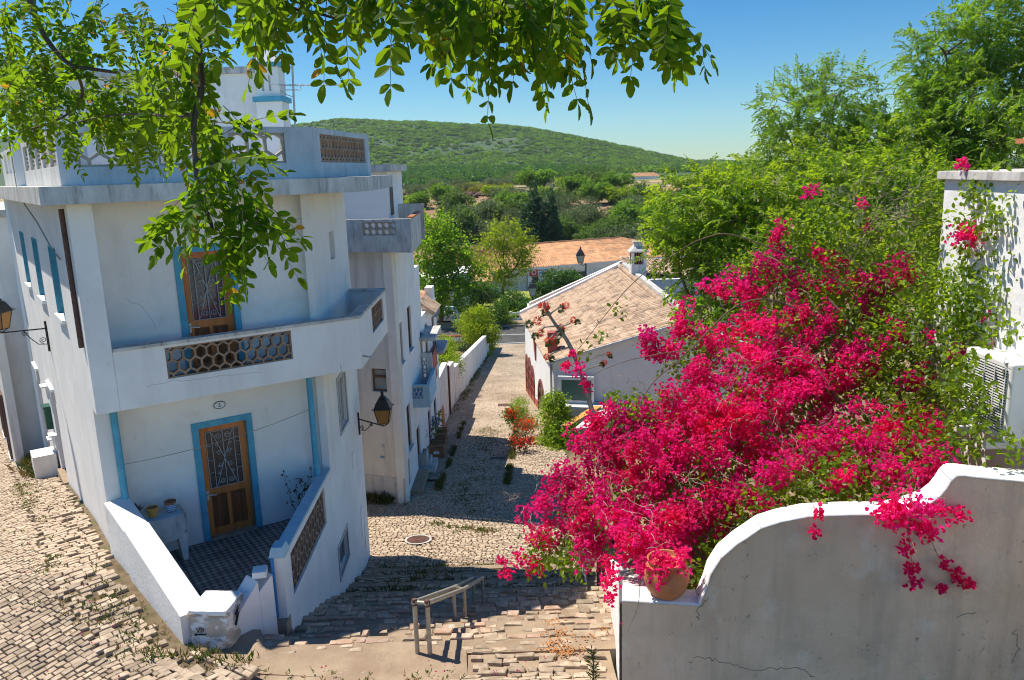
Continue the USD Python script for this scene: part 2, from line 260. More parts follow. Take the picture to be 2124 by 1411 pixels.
def tilemat():                                                     # hydraulic floor tile: printed rows of lozenges in grey-white and oxblood
    N = {'g': ('geometry', {}), 'm': ('mapping', {'rotation': (0, 0, -0.594 + .785), 'scale': (13.0, 13.0, 0.0)}), 'c': ('checker_texture', {'scale': 1.0, 'color1': (.30, .29, .26), 'color2': (.15, .09, .075)}),
         'n': ('noise_texture', {'scale': 3.0, 'detail': 5.0}), 'mr': ('map_range', {'from_min': .3, 'from_max': .7, 'to_min': .6, 'to_max': 1.15}), 'hs': ('hsv', {}), 'p': ('principled_bsdf', {'roughness': .55})}
    return mat('patterned_floor_tile', N, [('g.position', 'm.vector'), ('m.vector', 'c.vector'), ('g.position', 'n.vector'), ('n.fac', 'mr.value'), ('mr.result', 'hs.value'), ('c.color', 'hs.color'), ('hs.color', 'p.base_color')], surface='p.BSDF')
M['check'] = tilemat()
M['paint_white'] = surf('white_paint', (.72, .72, .70), (.80, .80, .78), 4, .6, 0)
M['paint_black'] = surf('black_paint', (.02, .02, .025), (.03, .03, .035), 4, .6, 0)
M['sign_white'] = surf('sign_white', (.62, .64, .66), (.70, .72, .74), 4, .5, 0)
M['sign_red'] = surf('sign_red', (.45, .02, .025), (.5, .03, .03), 4, .5, 0)
M['cardboard'] = surf('brown_box', (.26, .115, .055), (.34, .17, .09), 4, .9, .2)
M['ochre'] = surf('ochre_board', (.55, .27, .06), (.62, .33, .09), 3, .7, .1)
M['darkglass'] = mat('dark_window', {'p': ('principled_bsdf', {'base_color': (.03, .045, .045), 'roughness': .08, 'specular_ior_level': .6})}, [], surface='p.BSDF')
M['greenshade'] = mat('green_blind', {'p': ('principled_bsdf', {'base_color': (.06, .13, .11), 'roughness': .35})}, [], surface='p.BSDF')
M['curtain'] = surf('pale_blind', (.26, .30, .29), (.34, .38, .37), 3, .7, 0)

L_ = {}
L_['robinia'] = leafmat('robinia_leaf', (.06, .15, .008), (.14, .26, .010), .58, .6, (.45, .68, .015), mid=(.55, .94, (.26, .32, .015)), spec=.2)
L_['robinia_yellow'] = leafmat('robinia_yellow_leaf', (.55, .30, .02), (.65, .42, .03), .5, .5, (.7, .4, .02))
L_['feather'] = leafmat('feather_leaf', (.15, .27, .008), (.28, .41, .012), .58, .5, (.70, .92, .03), spec=.3)
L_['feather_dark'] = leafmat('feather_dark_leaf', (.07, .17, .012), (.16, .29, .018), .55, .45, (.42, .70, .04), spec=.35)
L_['feather_mid'] = leafmat('feather_mid_leaf', (.10, .22, .010), (.22, .36, .014), .58, .5, (.56, .84, .03), spec=.3)
L_['plane'] = leafmat('plane_leaf', (.12, .26, .010), (.26, .42, .016), .66, .5, (.5, .72, .03), spec=.3)
L_['plane2'] = leafmat('yellowish_leaf', (.17, .28, .010), (.32, .43, .018), .66, .5, (.6, .68, .03), spec=.3)
L_['citrus'] = leafmat('citrus_leaf', (.04, .12, .014), (.10, .23, .022), .35, .35, (.25, .5, .03), spec=.5)
L_['olive'] = leafmat('olive_leaf', (.10, .15, .06), (.19, .25, .10), .3, .5, (.3, .4, .1))
L_['pine'] = leafmat('dark_needle', (.03, .09, .03), (.07, .15, .045), .25, .5, (.12, .26, .05))
L_['shrub'] = leafmat('scrub_leaf', (.075, .15, .02), (.16, .26, .035), .35, .5, (.3, .46, .04))
L_['bright'] = leafmat('bright_leaf', (.16, .28, .012), (.30, .42, .02), .55, .45, (.6, .75, .03))
L_['yellow'] = leafmat('broom_leaf', (.25, .24, .02), (.42, .38, .03), .35, .5, (.5, .45, .03))
L_['boug'] = leafmat('bougainvillea_leaf', (.08, .16, .008), (.21, .31, .012), .55, .42, (.56, .74, .02), mid=(.6, .93, (.36, .38, .02)))
L_['bract'] = leafmat('magenta_bract', (.78, .018, .17), (.90, .045, .36), .6, .6, (1.0, .035, .30), spec=.25, mid=(.5, .85, (.88, .04, .19)), hue=.03)
L_['redflower'] = leafmat('red_flower', (.75, .05, .02), (.9, .11, .04), .45, .5, (.8, .1, .03), spec=.2)
L_['pinkflower'] = leafmat('purple_flower', (.3, .06, .22), (.5, .12, .3), .3, .5, (.6, .15, .35), spec=.2)
L_['blueflower'] = leafmat('blue_flower', (.2, .25, .5), (.4, .45, .65), .3, .5, (.4, .45, .7), spec=.2)
L_['grass'] = leafmat('weed_blade', (.07, .12, .02), (.17, .22, .04), .35, .5, (.28, .34, .04))
L_['drygrass'] = leafmat('dry_blade', (.30, .20, .08), (.42, .31, .14), .3, .7, (.5, .36, .14))
L_['petal'] = leafmat('fallen_petal', (.5, .2, .05), (.7, .42, .14), .2, .7, (.7, .4, .1))
L_['drypetal'] = leafmat('fallen_bract', (.45, .01, .10), (.6, .03, .16), .2, .7, (.7, .02, .12))
L_['brownleaf'] = leafmat('brown_leaf', (.10, .05, .025), (.22, .11, .05), .2, .7, (.25, .12, .04))
# ------------------------------------------------------------------ foliage building
def frames(D, U=None, rng=None):
    D = D / (np.linalg.norm(D, axis=1, keepdims=True) + 1e-9)
    if U is None: U = rng.normal(size=D.shape)
    X = np.cross(D, U); X /= np.linalg.norm(X, axis=1, keepdims=True) + 1e-9
    return D, X, np.cross(X, D)
T_DIA = (np.array([[0, 0, 0], [.5, .5, .1], [1, 0, 0], [.5, -.5, .1]]), np.array([[0, 1, 2], [0, 2, 3]]))
T_OVAL = (np.array([[0, 0, 0], [.22, .36, .07], [.58, .5, .09], [.88, .26, .03], [1, 0, -.03], [.88, -.26, .03], [.58, -.5, .09], [.22, -.36, .07], [.55, 0, 0]]),
          np.array([[0, 1, 8], [1, 2, 8], [2, 3, 8], [3, 4, 8], [4, 5, 8], [5, 6, 8], [6, 7, 8], [7, 0, 8]]))
T_BRACT = (np.array([[0, 0, 0], [.5, .5, .14], [1, .0, .02], [.5, -.5, .14], [.55, 0, -.06]]), np.array([[0, 1, 4], [1, 2, 4], [2, 3, 4], [3, 0, 4]]))
def leaves(P, D, L, Wd, tmpl=T_DIA, U=None, rng=None):
    D, X, N = frames(np.asarray(D, float), U, rng); tv, tf = tmpl; n = len(P)
    L = np.broadcast_to(L, (n,)); Wd = np.broadcast_to(Wd, (n,))
    v = P[:, None] + tv[None, :, 0, None] * (D * L[:, None])[:, None] + tv[None, :, 1, None] * (X * Wd[:, None])[:, None] + tv[None, :, 2, None] * (N * L[:, None])[:, None]
    f = tf[None] + (np.arange(n) * len(tv))[:, None, None]
    return v.reshape(-1, 3), f.reshape(-1, 3)
def blob_points(rng, blobs, n, shell=.55):
    c = np.array([b[0] for b in blobs], float); r = np.array([np.broadcast_to(b[1], 3) for b in blobs], float)
    w = (r.prod(1)) ** .66; k = rng.choice(len(blobs), n, p=w / w.sum())
    d = rng.normal(size=(n, 3)); d /= np.linalg.norm(d, axis=1, keepdims=True)
    rad = shell + (1 - shell) * rng.random(n) ** .6
    return c[k] + d * r[k] * rad[:, None], d, k
def crown(rng, blobs, clumps, per, L, Wd, spread, droop=.15, tmpl=T_DIA, shell=.5):
    """Leaf clumps through the outer part of several uneven lobes: an outline with gaps, light and dark masses."""
    C, d, k = blob_points(rng, blobs, clumps, shell)
    keep = meshkit.noise(C / (spread * 4.2), 5) > .22; C, d = C[keep], d[keep]
    s = spread * (.5 + rng.random(len(C)))
    P = (C[:, None] + rng.normal(size=(len(C), per, 3)) * s[:, None, None] * np.array([1, 1, .6])).reshape(-1, 3)
    dd = np.repeat(d, per, 0); D = dd * .8 + rng.normal(size=P.shape) * .7; D[:, 2] -= droop
    U = rng.normal(size=P.shape) * .7 + np.array([0, 0, 1.0]) + dd * .4
    sz = .7 + .6 * rng.random(len(P))
    return leaves(P, D, L * sz, Wd * sz, tmpl, U=U)
def limb(p0, p1, bend, rng, k=7):
    t = np.linspace(0, 1, k)[:, None]; p = np.asarray(p0) * (1 - t) + np.asarray(p1) * t
    off = rng.normal(size=3) * bend * np.linalg.norm(np.asarray(p1) - p0)
    return p + np.sin(np.pi * t) * off + rng.normal(size=(k, 3)) * bend * .12 * np.linalg.norm(np.asarray(p1) - p0) * (t * (1 - t) * 4)
def tree_wood(rng, base, fork, blobs, r0, twigs=3):
    mb = MB(); mb.tube(limb(base, fork, .05, rng), np.linspace(r0, r0 * .62, 7), 8)
    for c, r in blobs:
        r = np.broadcast_to(r, 3); c = np.asarray(c, float); e = c + np.array([0, 0, r[2] * .2])
        path = limb(fork, e, .10, rng); mb.tube(path, np.linspace(r0 * .45, r0 * .1, 7), 6)
        for _ in range(twigs):
            q = path[rng.integers(3, 7)]; d = rng.normal(size=3); d[2] = abs(d[2]) * .6; mb.tube(limb(q, q + nrm(d) * r * .8, .1, rng, 5), np.linspace(r0 * .16, r0 * .03, 5), 4)
    return mb
def fronds(rng, P, D, length, n, L, Wd, tmpl=T_DIA, droop=.5, mbw=None, spread=1.0, rw=.0016):
    """Compound leaves: paired leaflets along a drooping rachis; returns leaflet mesh; rachises go into mbw."""
    V, Fa, o = [], [], 0
    for p, d in zip(P, D):
        d = nrm(d); ln = length * (.75 + .5 * rng.random()); k = 6; path = [np.array(p)]; q = d.copy()
        for i in range(k):
            q = nrm(q + np.array([0, 0, -droop / k])); path.append(path[-1] + q * ln / k)
        path = np.array(path)
        if mbw is not None: mbw.tube(path, np.linspace(rw, rw * .45, k + 1), 3, False)
        side = nrm(np.cross(q, rng.normal(size=3) * .5 + np.array([0, 0, 1.0]))); up = np.cross(side, q)
        pairs = max(3, int(n * ln / length) // 2); ts = np.linspace(.18, .97, pairs)
        pos = np.stack([np.interp(ts * k, np.arange(k + 1), path[:, j]) for j in range(3)], 1)
        tan = np.gradient(path, axis=0); tn = np.stack([np.interp(ts * k, np.arange(k + 1), tan[:, j]) for j in range(3)], 1); tn /= np.linalg.norm(tn, axis=1, keepdims=True)
        pp = np.vstack([pos, pos, path[-1:]])
        ang = .45 + .25 * rng.random((pairs, 1))
        dl = np.vstack([tn * ang + side * spread, tn * ang - side * spread, tn[-1:]]) + rng.normal(size=(2 * pairs + 1, 3)) * .22 + np.array([0, 0, -.25 * droop])
        U = np.tile(up, (len(pp), 1)) + rng.normal(size=pp.shape) * .45
        sz = np.r_[np.tile(.65 + .35 * np.sin(np.pi * np.clip(ts, .1, .9)), 2), .9] * (.85 + .3 * rng.random(2 * pairs + 1))
        v, f = leaves(pp, dl, L * sz, Wd * sz, tmpl, U=U); V.append(v); Fa.append(f + o); o += len(v)
    return np.vstack(V), np.vstack(Fa)
def blades(rng, P, h, w, lean=.5):
    n = len(P); D = rng.normal(size=(n, 3)) * lean; D[:, 2] = 1
    return leaves(np.asarray(P, float), D, h * (.5 + rng.random(n)), w * (.7 + .6 * rng.random(n)), T_DIA, rng=rng)
def rounded_box(lo, hi, r=.01):
    b = trimesh.creation.box(bounds=[lo, hi]); return b

# ------------------------------------------------------------------ heights of the ground
A0 = atZ(432, 1122, 0); B0 = atZ(541, 1092, 0)
TF = Fr(A0, B0 - A0)                                               # the porch front of the corner house, off = 0 on its wall
SD = np.array([-.58, .815]) / np.hypot(.58, .815); SP0 = np.array([-8.41, 14.53])
CORN = SP0 - SD * 3.2                                              # front corner of the side wall
SF = Fr(CORN, -SD)                                                 # the sunny side wall: s runs from the back (negative) to the front corner (0)
PILL = np.array([-4.75, 10.0])
def gz(y): return -2.74 - .11 * (np.asarray(y) - 17.2)
def side_z(x, y):
    d = (np.asarray(x) - SP0[0]) * SD[0] + (np.asarray(y) - SP0[1]) * SD[1]
    return np.interp(d, [-30, -10, -5.85, -3.2, -.85, 2.7, 5.9, 12.5, 19, 29, 60], [1.2, .35, .2, .48, .34, -.2, -.78, -2.09, -2.9, -4.4, -9])
def stair_z(y): return np.interp(y, [0, 8.2, 9.0, 9.65, 13.55, 17.2], [.6, .30, .12, .08, -1.42, -2.70])
def ground_far(x, y):                                              # valley, bank, plateau, hill
    x, y = np.asarray(x, float), np.asarray(y, float); q = x / np.maximum(y, 1)
    valley = np.interp(y, [0, 17.2, 65.5, 74, 120], [-2.9, -2.9, -8.25, -8.55, -8.7])
    edge = 190 + 10 * np.sin(q * 9 + 1)
    bank = np.clip((y - 118) / (edge - 118), 0, 1); z = valley + (8.9 + 1.2 * np.sin(q * 6)) * bank ** .85
    z = z + (meshkit.fbm(np.stack([x / 14, y / 14, x * 0], -1), 4, 3) - .5) * 5.0 * np.clip((y - 118) / 30, 0, 1) * np.clip((300 - y) / 120, 0, 1) * np.clip(1.2 - bank, .25, 1)
    hs = np.interp(q, [-1.6, -.9, -.55, -.3, -.21, -.10, 0, .08, .145, .23, .35, .6, 1.6], [46, 56, 64, 70, 74, 67, 58, 45, 29, 7, 0, 0, 0])
    u = np.clip((y - 300) / 800, 0, 1); prof = np.where(u < .42, .14 * (u / .42) ** 1.2 , .14 + .86 * np.sin(np.clip((u - .42) / .58, 0, 1) * np.pi / 2) ** 1.25)
    hill = hs * prof + (meshkit.fbm(np.stack([x / 90, y / 90, x * 0], -1), 5, 9) - .5) * 13 * np.clip((u - .25) / .4, 0, 1)
    back = np.clip((y - 1100) / 700, 0, 1)
    return z + hill * (1 - back ** 1.5)
def sheet(xs, ys, fz):
    X, Y = np.meshgrid(xs, ys); Z = fz(X, Y); v = np.stack([X, Y, Z], -1).reshape(-1, 3); nx = len(xs)
    i, j = np.meshgrid(np.arange(len(ys) - 1), np.arange(nx - 1), indexing='ij'); b = i * nx + j
    return v, np.stack([b, b + 1, b + nx + 1, b + nx], -1).reshape(-1, 4)
def fan(qs, ys, fz):
    Q, Y = np.meshgrid(qs, ys); X = Q * Y; Z = fz(X, Y); v = np.stack([X, Y, Z], -1).reshape(-1, 3); nx = len(qs)
    i, j = np.meshgrid(np.arange(len(ys) - 1), np.arange(nx - 1), indexing='ij'); b = i * nx + j
    return v, np.stack([b, b + 1, b + nx + 1, b + nx], -1).reshape(-1, 4)
def S(name, mb, m, kind='structure', smooth=False):
    if isinstance(mb, tuple): mb = MB().add(*mb)
    return single(name, mb, m, kind=kind, smooth=smooth)

qs = np.linspace(-1.5, 1.5, 260)
GROUND = S('ground', fan(np.linspace(-2.2, 2.2, 121), np.r_[np.linspace(15, 76, 40), np.linspace(78, 116, 20)], lambda x, y: ground_far(x, y) - .06), M['soil'], smooth=True)
S('bank', fan(qs, np.linspace(115.5, 200, 70), ground_far), M['bank'], smooth=True)
S('plateau', fan(qs, np.linspace(199.5, 312, 40), ground_far), M['plateau'], smooth=True)
S('hill', fan(np.linspace(-1.6, 1.6, 300), np.r_[np.linspace(311, 1100, 120), np.linspace(1120, 1900, 20)], ground_far), M['hill'], smooth=True)
S('lower_plain', fan(np.linspace(-1.6, 1.6, 30), np.array([1890, 2200, 2600]), lambda x, y: x * 0 - 12), M['hill'])

# ------------------------------------------------------------------ cobbles
def cobbles(rng, poly, direction, row, length, zf, h=.013, jit=.16, slope_eps=.05):
    """Stones laid in staggered rows inside a polygon: (n, 12, 3) vertices and the faces of one stone."""
    d = nrm(np.array(direction, float)); e = np.array([-d[1], d[0]]); pl = sg.Polygon(poly); c = np.array(pl.centroid.coords[0])
    q = (np.array(pl.exterior.coords) - c); R = np.abs(np.c_[q @ d, q @ e]).max(0) + row
    out = []
    for b in np.arange(-R[1], R[1], row):
        x = -R[0] + rng.random() * length; rw = row * (1 + .25 * (rng.random() - .5))
        while x < R[0]:
            ln = length * (.65 + .8 * rng.random()); out.append((x + ln / 2, b + .03 * row * rng.normal() + .12 * math.sin(x * .8), ln, rw)); x += ln
    o = np.array(out); ctr = c + o[:, :1] * d + o[:, 1:2] * e
    inside = shapely.contains_xy(pl, ctr[:, 0], ctr[:, 1]); o, ctr = o[inside], ctr[inside]; n = len(o)
    g = .0045 + .005 * rng.random((n, 1)); hx, hy = o[:, 2:3] / 2 - g, o[:, 3:4] / 2 - g
    base = np.array([[-1, -1], [1, -1], [1, 1], [-1, 1]])[None] * np.concatenate([hx, hy], 1)[:, None]
    base = base * (1 + jit * rng.normal(size=(n, 4, 2)) * .5)
    rings = []
    hh = h * (.55 + .9 * rng.random((n, 1)))
    tilt = rng.normal(size=(n, 2)) * .045
    for sc, dz in ((1.0, -.05), (.97, .45), (.84, 1.0)):
        p = base * sc; xy = ctr[:, None] + p[..., :1] * d + p[..., 1:] * e
        z = zf(xy[..., 0], xy[..., 1]) + (hh * dz if dz > 0 else hh * 0 - .04) + (p * tilt[:, None]).sum(-1) * (dz > 0)
        rings.append(np.concatenate([xy, z[..., None]], -1))
    v = np.concatenate(rings, 1)
    f = [[8, 9, 10, 11]] + [[k * 4 + i, k * 4 + (i + 1) % 4, k * 4 + 4 + (i + 1) % 4, k * 4 + 4 + i] for k in (0, 1) for i in range(4)]
    f = np.array(f); f = np.vstack([f[:, [0, 1, 2]], f[:, [0, 2, 3]]])
    return v, f
def stones(parent, v, f, m, name, rest_name, limit, only_view=True):
    """The stones that show largest become parts of their own, the rest one part."""
    px, zf = proj(v[:, 8:12].mean(1)); vis = (px[:, 0] > -60) & (px[:, 0] < W + 60) & (px[:, 1] > -60) & (px[:, 1] < H + 60) & (zf > 0)
    v, px, zf = v[vis], px[vis], zf[vis]
    order = np.argsort(np.where((px[:, 0] > 5) & (px[:, 0] < W - 5) & (px[:, 1] < H - 8), zf, zf + 100))
    k = min(limit, len(order))
    for i in order[:k]: part(name, (v[i], f), m, parent)
    r = v[order[k:]]
    if len(r): part(rest_name, (r.reshape(-1, 3), (f[None] + (np.arange(len(r)) * v.shape[1])[:, None, None]).reshape(-1, 3)), m, parent, kind='stuff')

rng = np.random.default_rng(11)
# side street, rising to the corner and falling away at the left
ss = sheet(np.linspace(-32, .2, 130), np.linspace(2.0, 60, 180), lambda x, y: np.minimum(side_z(x, y), 9) - .035)
v_, f_ = ss
v4 = v_[f_].mean(1); so_ = (v4[:, :2] - CORN) @ np.array([SF.n[0], SF.n[1]])
tl = nrm(PILL - CORN); tn = np.array([-tl[1], tl[0]]) * 1.0
if tn @ np.array([-1, -1.0]) < 0: tn = -tn
ok = ((so_ > -.15) & ((v4[:, :2] - CORN) @ (-SD) < .2)) | (((v4[:, :2] - CORN) @ tn > -.12) & ((v4[:, :2] - CORN) @ (-SD) >= .2) & (v4[:, 1] > 9.2)) | ((v4[:, 1] <= 9.2) & (v4[:, 0] < -4.0))
side_street = thing('side_street', kind='structure')
part('bed', MB().add(v_, f_[ok]), M['joint'], side_street, smooth=True)
sn = np.array([SF.n[0], SF.n[1]])
wl = [CORN + tn * .22 - SD * 0, PILL + tn * .22 + tl * .3]
pc = [tuple(CORN + SD * 26 + sn * .1), tuple(CORN + sn * .12), tuple(wl[0]), tuple(wl[1]), (-4.35, 9.25), (-3.6, 8.9), (-3.2, 8.2), (-3.0, 7.2), (-8, 6.0), (-16, 9.5), (-27, 22)]
edge_w = .75
pe = sg.Polygon(pc); inner = [tuple(CORN + SD * 26 + sn * .95), tuple(CORN + sn * .95 - SD * .2), tuple(CORN + tn * .95 - SD * .4), tuple(PILL + tn * .95 + tl * .2), (-4.7, 8.6), (-4.2, 7.6), (-4.0, 6.8), (-8, 5.8), (-16, 9.5), (-27, 22)]
v1, f1 = cobbles(rng, inner, (SF.n[0] + .25, SF.n[1] - .3), .10, .125, side_z)
bandp = pe.difference(sg.Polygon(inner).buffer(.02)); bandp = max(getattr(bandp, 'geoms', [bandp]), key=lambda g: g.area)
v2, _ = cobbles(rng, list(bandp.exterior.coords), tuple(tn), .11, .16, side_z, h=.015, jit=.26)
keepb = rng.random(len(v2)) < .93; v2 = v2[keepb]
stones(side_street, np.concatenate([v1, v2]), f1, M['cobble'], 'cobblestone', 'far_cobblestones', 300)

# ------------------------------------------------------------------ the stairs
RW = Fr((-3.51, 11.27), (-.028, 1.0)); RW = Fr((-3.49, 10.75), (-.028, 1.0))    # right-hand wall of the corner house; s runs away from the camera
def rwx(y): return -3.49 - .028 * (y - 10.75)
def stair_right(y): return np.interp(y, [7, 14.6, 17.5], [1.03, 1.75, 1.9])
stairs = thing('stairs', kind='structure', base=(-1, 12, 0))
NS = 10; ys0 = np.linspace(9.62, 13.55, NS + 1); zs0 = np.linspace(.10, -1.40, NS + 1)
mb = MB()
# concrete landing in front of the stone pillar, and the ramp of cobbles before it
land = [(-4.3, 10.35), (-4.28, 9.72), (-3.55, 9.28), (-1.2, 8.98), (-.7, 9.0), (-.75, 9.66), (-3.5, 9.72), (-3.75, 10.3)]
mb2 = MB().poly(land, -.4, .10)
part('landing', mb2, M['cement'], stairs)
TREADS = []; tread = MB(); nose = []; nosing_bands = MB()
for i in range(NS):
    y0, y1, z = ys0[i], ys0[i + 1], zs0[i]
    xl, xr = rwx(y0) - .02 if y0 > 10.8 else -3.75, stair_right(y0) + .05
    sk = .05 * math.sin(i * 1.7)
    tread.box((xl, y0 - .02, z - .9), (xr, y1 - .10, z - .012 - (i % 3) * .003))
    x = xl
    while x < xr - .06:
        ln = .10 + .26 * rng.random() ** 1.5; ln = min(ln, xr - x); dp = .07 + .08 * rng.random()
        nose.append((x, x + ln - .012, y1 - .11 - rng.normal() * .02, y1 - .11 + dp, z - .006 + .008 * rng.normal())); x += ln + (.12 * rng.random() if rng.random() < .2 else 0)
part('tread', tread, M['cement'], stairs)
for i in range(NS):
    xl, xr = (rwx(ys0[i]) if ys0[i] > 10.8 else -3.7), stair_right(ys0[i])
    v, f = cobbles(rng, [(xl, ys0[i] + .0), (xr, ys0[i] + .0), (xr, ys0[i + 1] - .15), (xl, ys0[i + 1] - .15)], (1, .02), .10, .17, lambda x, y, z=zs0[i]: np.asarray(x) * 0 + z - .012, h=.009, jit=.5)
    TREADS.append(v[rng.random(len(v)) < .38])
stones(stairs, np.concatenate(TREADS), f, M['cobble'], 'tread_stone', 'tread_stones', 200)
def stone_block(x0, x1, y0, y1, zb, zt, rng, j=.012):
    c = np.array([[x0, y0], [x1, y0], [x1, y1], [x0, y1]]) + rng.normal(size=(4, 2)) * j
    m = c.mean(0); r = [np.c_[c, np.full(4, zb)], np.c_[m + (c - m) * .98, zt - .012 + rng.normal(size=4) * .003], np.c_[m + (c - m) * .86, zt + rng.normal(size=4) * .005]]
    f = [[8, 9, 10, 11]] + [[k * 4 + i, k * 4 + (i + 1) % 4, k * 4 + 4 + (i + 1) % 4, k * 4 + 4 + i] for k in (0, 1) for i in range(4)]
    return np.vstack(r), np.array(f)
for x0, x1, y0, y1, z in [q for q in nose if rng.random() < .74]: part('step_stone', MB().add(*stone_block(x0, x1, y0, y1, z - .16, z + .008, rng)), M['cobble_pink'] if rng.random() < .5 else M['cobble'], stairs)
# lower flight: deep sloping treads of cobbles held by concrete edges
NL = 4; yl = np.linspace(13.55, 17.2, NL + 1); zl = np.linspace(-1.42, -2.70, NL + 1); edges = []
tl_low = MB(); lows = []
for i in range(NL):
    y0, y1, z0, z1 = yl[i], yl[i + 1], zl[i] - .13, zl[i + 1] + .0
    xl, xr = rwx(y0) - .02, stair_right(y0) + .2
    fz = lambda x, y, y0=y0, y1=y1, z0=z0, z1=z1: z0 + (z1 - z0) * (np.asarray(y) - y0) / (y1 - y0)
    v, f = sheet(np.linspace(xl, xr, 6), np.array([y0 - .02, y1 - .1]), lambda x, y: fz(x, y) - .03); tl_low.add(v, f)
    part('concrete_edge', MB().box((xl, y1 - .17, z1 - .8), (xr, y1, z1 + .02 + .004 * i)), M['cement'], stairs)
    v, f = cobbles(rng, [(xl, y0 + .02), (xr, y0 + .02), (xr, y1 - .2), (xl, y1 - .2)], (1, .04), .12, .2, fz, h=.045, jit=.35)
    lows.append(v[rng.random(len(v)) < .9])
part('sloping_tread', tl_low, M['joint'], stairs)
stones(stairs, np.concatenate(lows), f, M['cobble'], 'tread_cobble', 'tread_cobbles', 300)
# the ground before the landing: stepped rows of worn stones up to the bottom of the picture
def foot_z(x, y): return np.interp(y, [2, 7.5, 8.4, 9.0, 9.7], [1.6, .62, .36, .14, .10])
v, f = sheet(np.linspace(-4.4, 1.2, 16), np.linspace(2, 9.72, 20), lambda x, y: foot_z(x, y) - .045)
part('upper_ground', MB().add(v, f), M['cement'], stairs, smooth=True)
v, f = cobbles(rng, [(-3.9, 8.9), (-1.2, 8.8), (-.65, 9.0), (-.6, 9.58), (1.0, 9.55), (1.02, 7.4), (-3.2, 7.4)], (1, -.06), .12, .20, foot_z, h=.012, jit=.32)
v = v[rng.random(len(v)) < .8]
stones(stairs, v, f, M['cobble'], 'foot_stone', 'foot_stones', 260)
v, f = cobbles(rng, [(-5.0, 9.75), (-4.3, 9.6), (-3.5, 9.2), (-3.6, 8.2), (-4.4, 8.0), (-4.9, 9.0)], (.8, -.6), .12, .19, lambda x, y: side_z(x, y), h=.014, jit=.4)
v = v[rng.random(len(v)) < .7]
stones(side_street, v, f, M['cobble'], 'kerb_stone', 'kerb_stones', 60)

# ------------------------------------------------------------------ lower street
street = thing('cobbled_street', kind='structure', base=(-1, 25, -3.6))
def sr(y): return np.interp(y, [17, 24, 31, 42, 66], [2.6, 2.2, 1.75, .85, 2.5])
def slft(y): return np.interp(y, [17, 22.3, 22.6, 32, 39, 66], [-3.66, -5.2, -3.3, -3.1, -2.95, -1.45])
def strip(y0, y1, a, b, f, n=40, m=8):
    y = np.linspace(y0, y1, n); t = np.linspace(0, 1, m); X = a(y)[:, None] * (1 - t) + b(y)[:, None] * t; Y = np.repeat(y[:, None], m, 1)
    v = np.stack([X, Y, f(X, Y)], -1).reshape(-1, 3); i, j = np.meshgrid(np.arange(n - 1), np.arange(m - 1), indexing='ij'); k = i * m + j
    return v, np.stack([k, k + 1, k + m + 1, k + m], -1).reshape(-1, 4)
gzz = lambda x, y: gz(y)
part('bed', MB().add(*strip(17.0, 31.5, lambda y: y * 0 - 7.0, lambda y: sr(y) + 1.5, lambda x, y: gz(y) - .035)), M['joint'], street)
part('far_paving', MB().add(*strip(31.45, 65.6, lambda y: slft(y) - .2, lambda y: sr(y) + .3, lambda x, y: gz(y) - .004, 60)), M['far_cobble'], street)
vs = []
ylist = [17.22, 20, 22.5, 25, 28, 31.5]
plaza = [(-3.66, 17.22), (2.4, 17.22), (2.2, 22), (1.9, 27), (1.7, 31.5), (-3.1, 31.5), (-3.3, 22.4), (-4.6, 22.9), (-5.4, 23.6), (-6.4, 22.5), (-4.2, 18.4)]
hole = sg.Point(-2.62, 19.2).buffer(.32)
v, f = cobbles(rng, plaza, (1, -.10), .10, .13, gzz, h=.015, jit=.26)
c_ = v[:, 8:].mean(1); far_ = ~(np.hypot(c_[:, 0] + 2.62, c_[:, 1] - 19.2) < .40)
for dx0, dx1, dy0, dy1 in ((-.92, -.32, 27.2, 27.6), (-.75, -.25, 41, 41.6)): far_ &= ~((c_[:, 0] > dx0) & (c_[:, 0] < dx1) & (c_[:, 1] > dy0) & (c_[:, 1] < dy1))
stones(street, v[far_], f, M['cobble'], 'cobblestone', 'far_cobblestones', 300)
# road at the foot of the street
road = thing('road', kind='structure', base=(0, 70, -8.3))
part('carriageway', MB().add(*strip(65.6, 73.6, lambda y: y * 0 - 60, lambda y: y * 0 + 60, lambda x, y: y * 0 - 8.16 + 0 * x, 3, 3)), M['asphalt'], road)
for yy in (66.3, 69.9): part('white_line', MB().add(*strip(yy, yy + .14, lambda y: y * 0 - 60, lambda y: y * 0 + 60, lambda x, y: y * 0 - 8.15 + 0 * x, 2, 2)), M['roadpaint'], road)
part('pavement', MB().box((-60, 73.6, -8.8), (60, 76.0, -8.02)), M['cement'], road)
part('near_kerb', MB().box((-60, 65.35, -8.8), (-1.7, 65.62, -8.06)).box((2.4, 65.35, -8.8), (60, 65.62, -8.06)), M['concrete'], road)
# pavement strip with plants along the row of houses
pav = thing('house_pavement', kind='structure', base=(-2.9, 28, -4))
part('paving', MB().add(*strip(24.6, 37.5, lambda y: slft(y) - .5, lambda y: slft(y) + .75 + 0 * y, lambda x, y: gz(y) + .09, 20, 4)).add(*strip(24.6, 37.5, lambda y: slft(y) + .75, lambda y: slft(y) + .751, lambda x, y: gz(y) + .09 - (x > slft(y) + .7505) * .3, 20, 2)), M['far_cobble'], pav)
part('doorstep', MB().box((-3.4, 23.2, -3.8), (-2.95, 25.0, -3.25)), M['cement'], pav)
part('doorstep', MB().box((-3.35, 25.4, -3.9), (-2.75, 26.5, -3.4)), M['concrete'], pav)
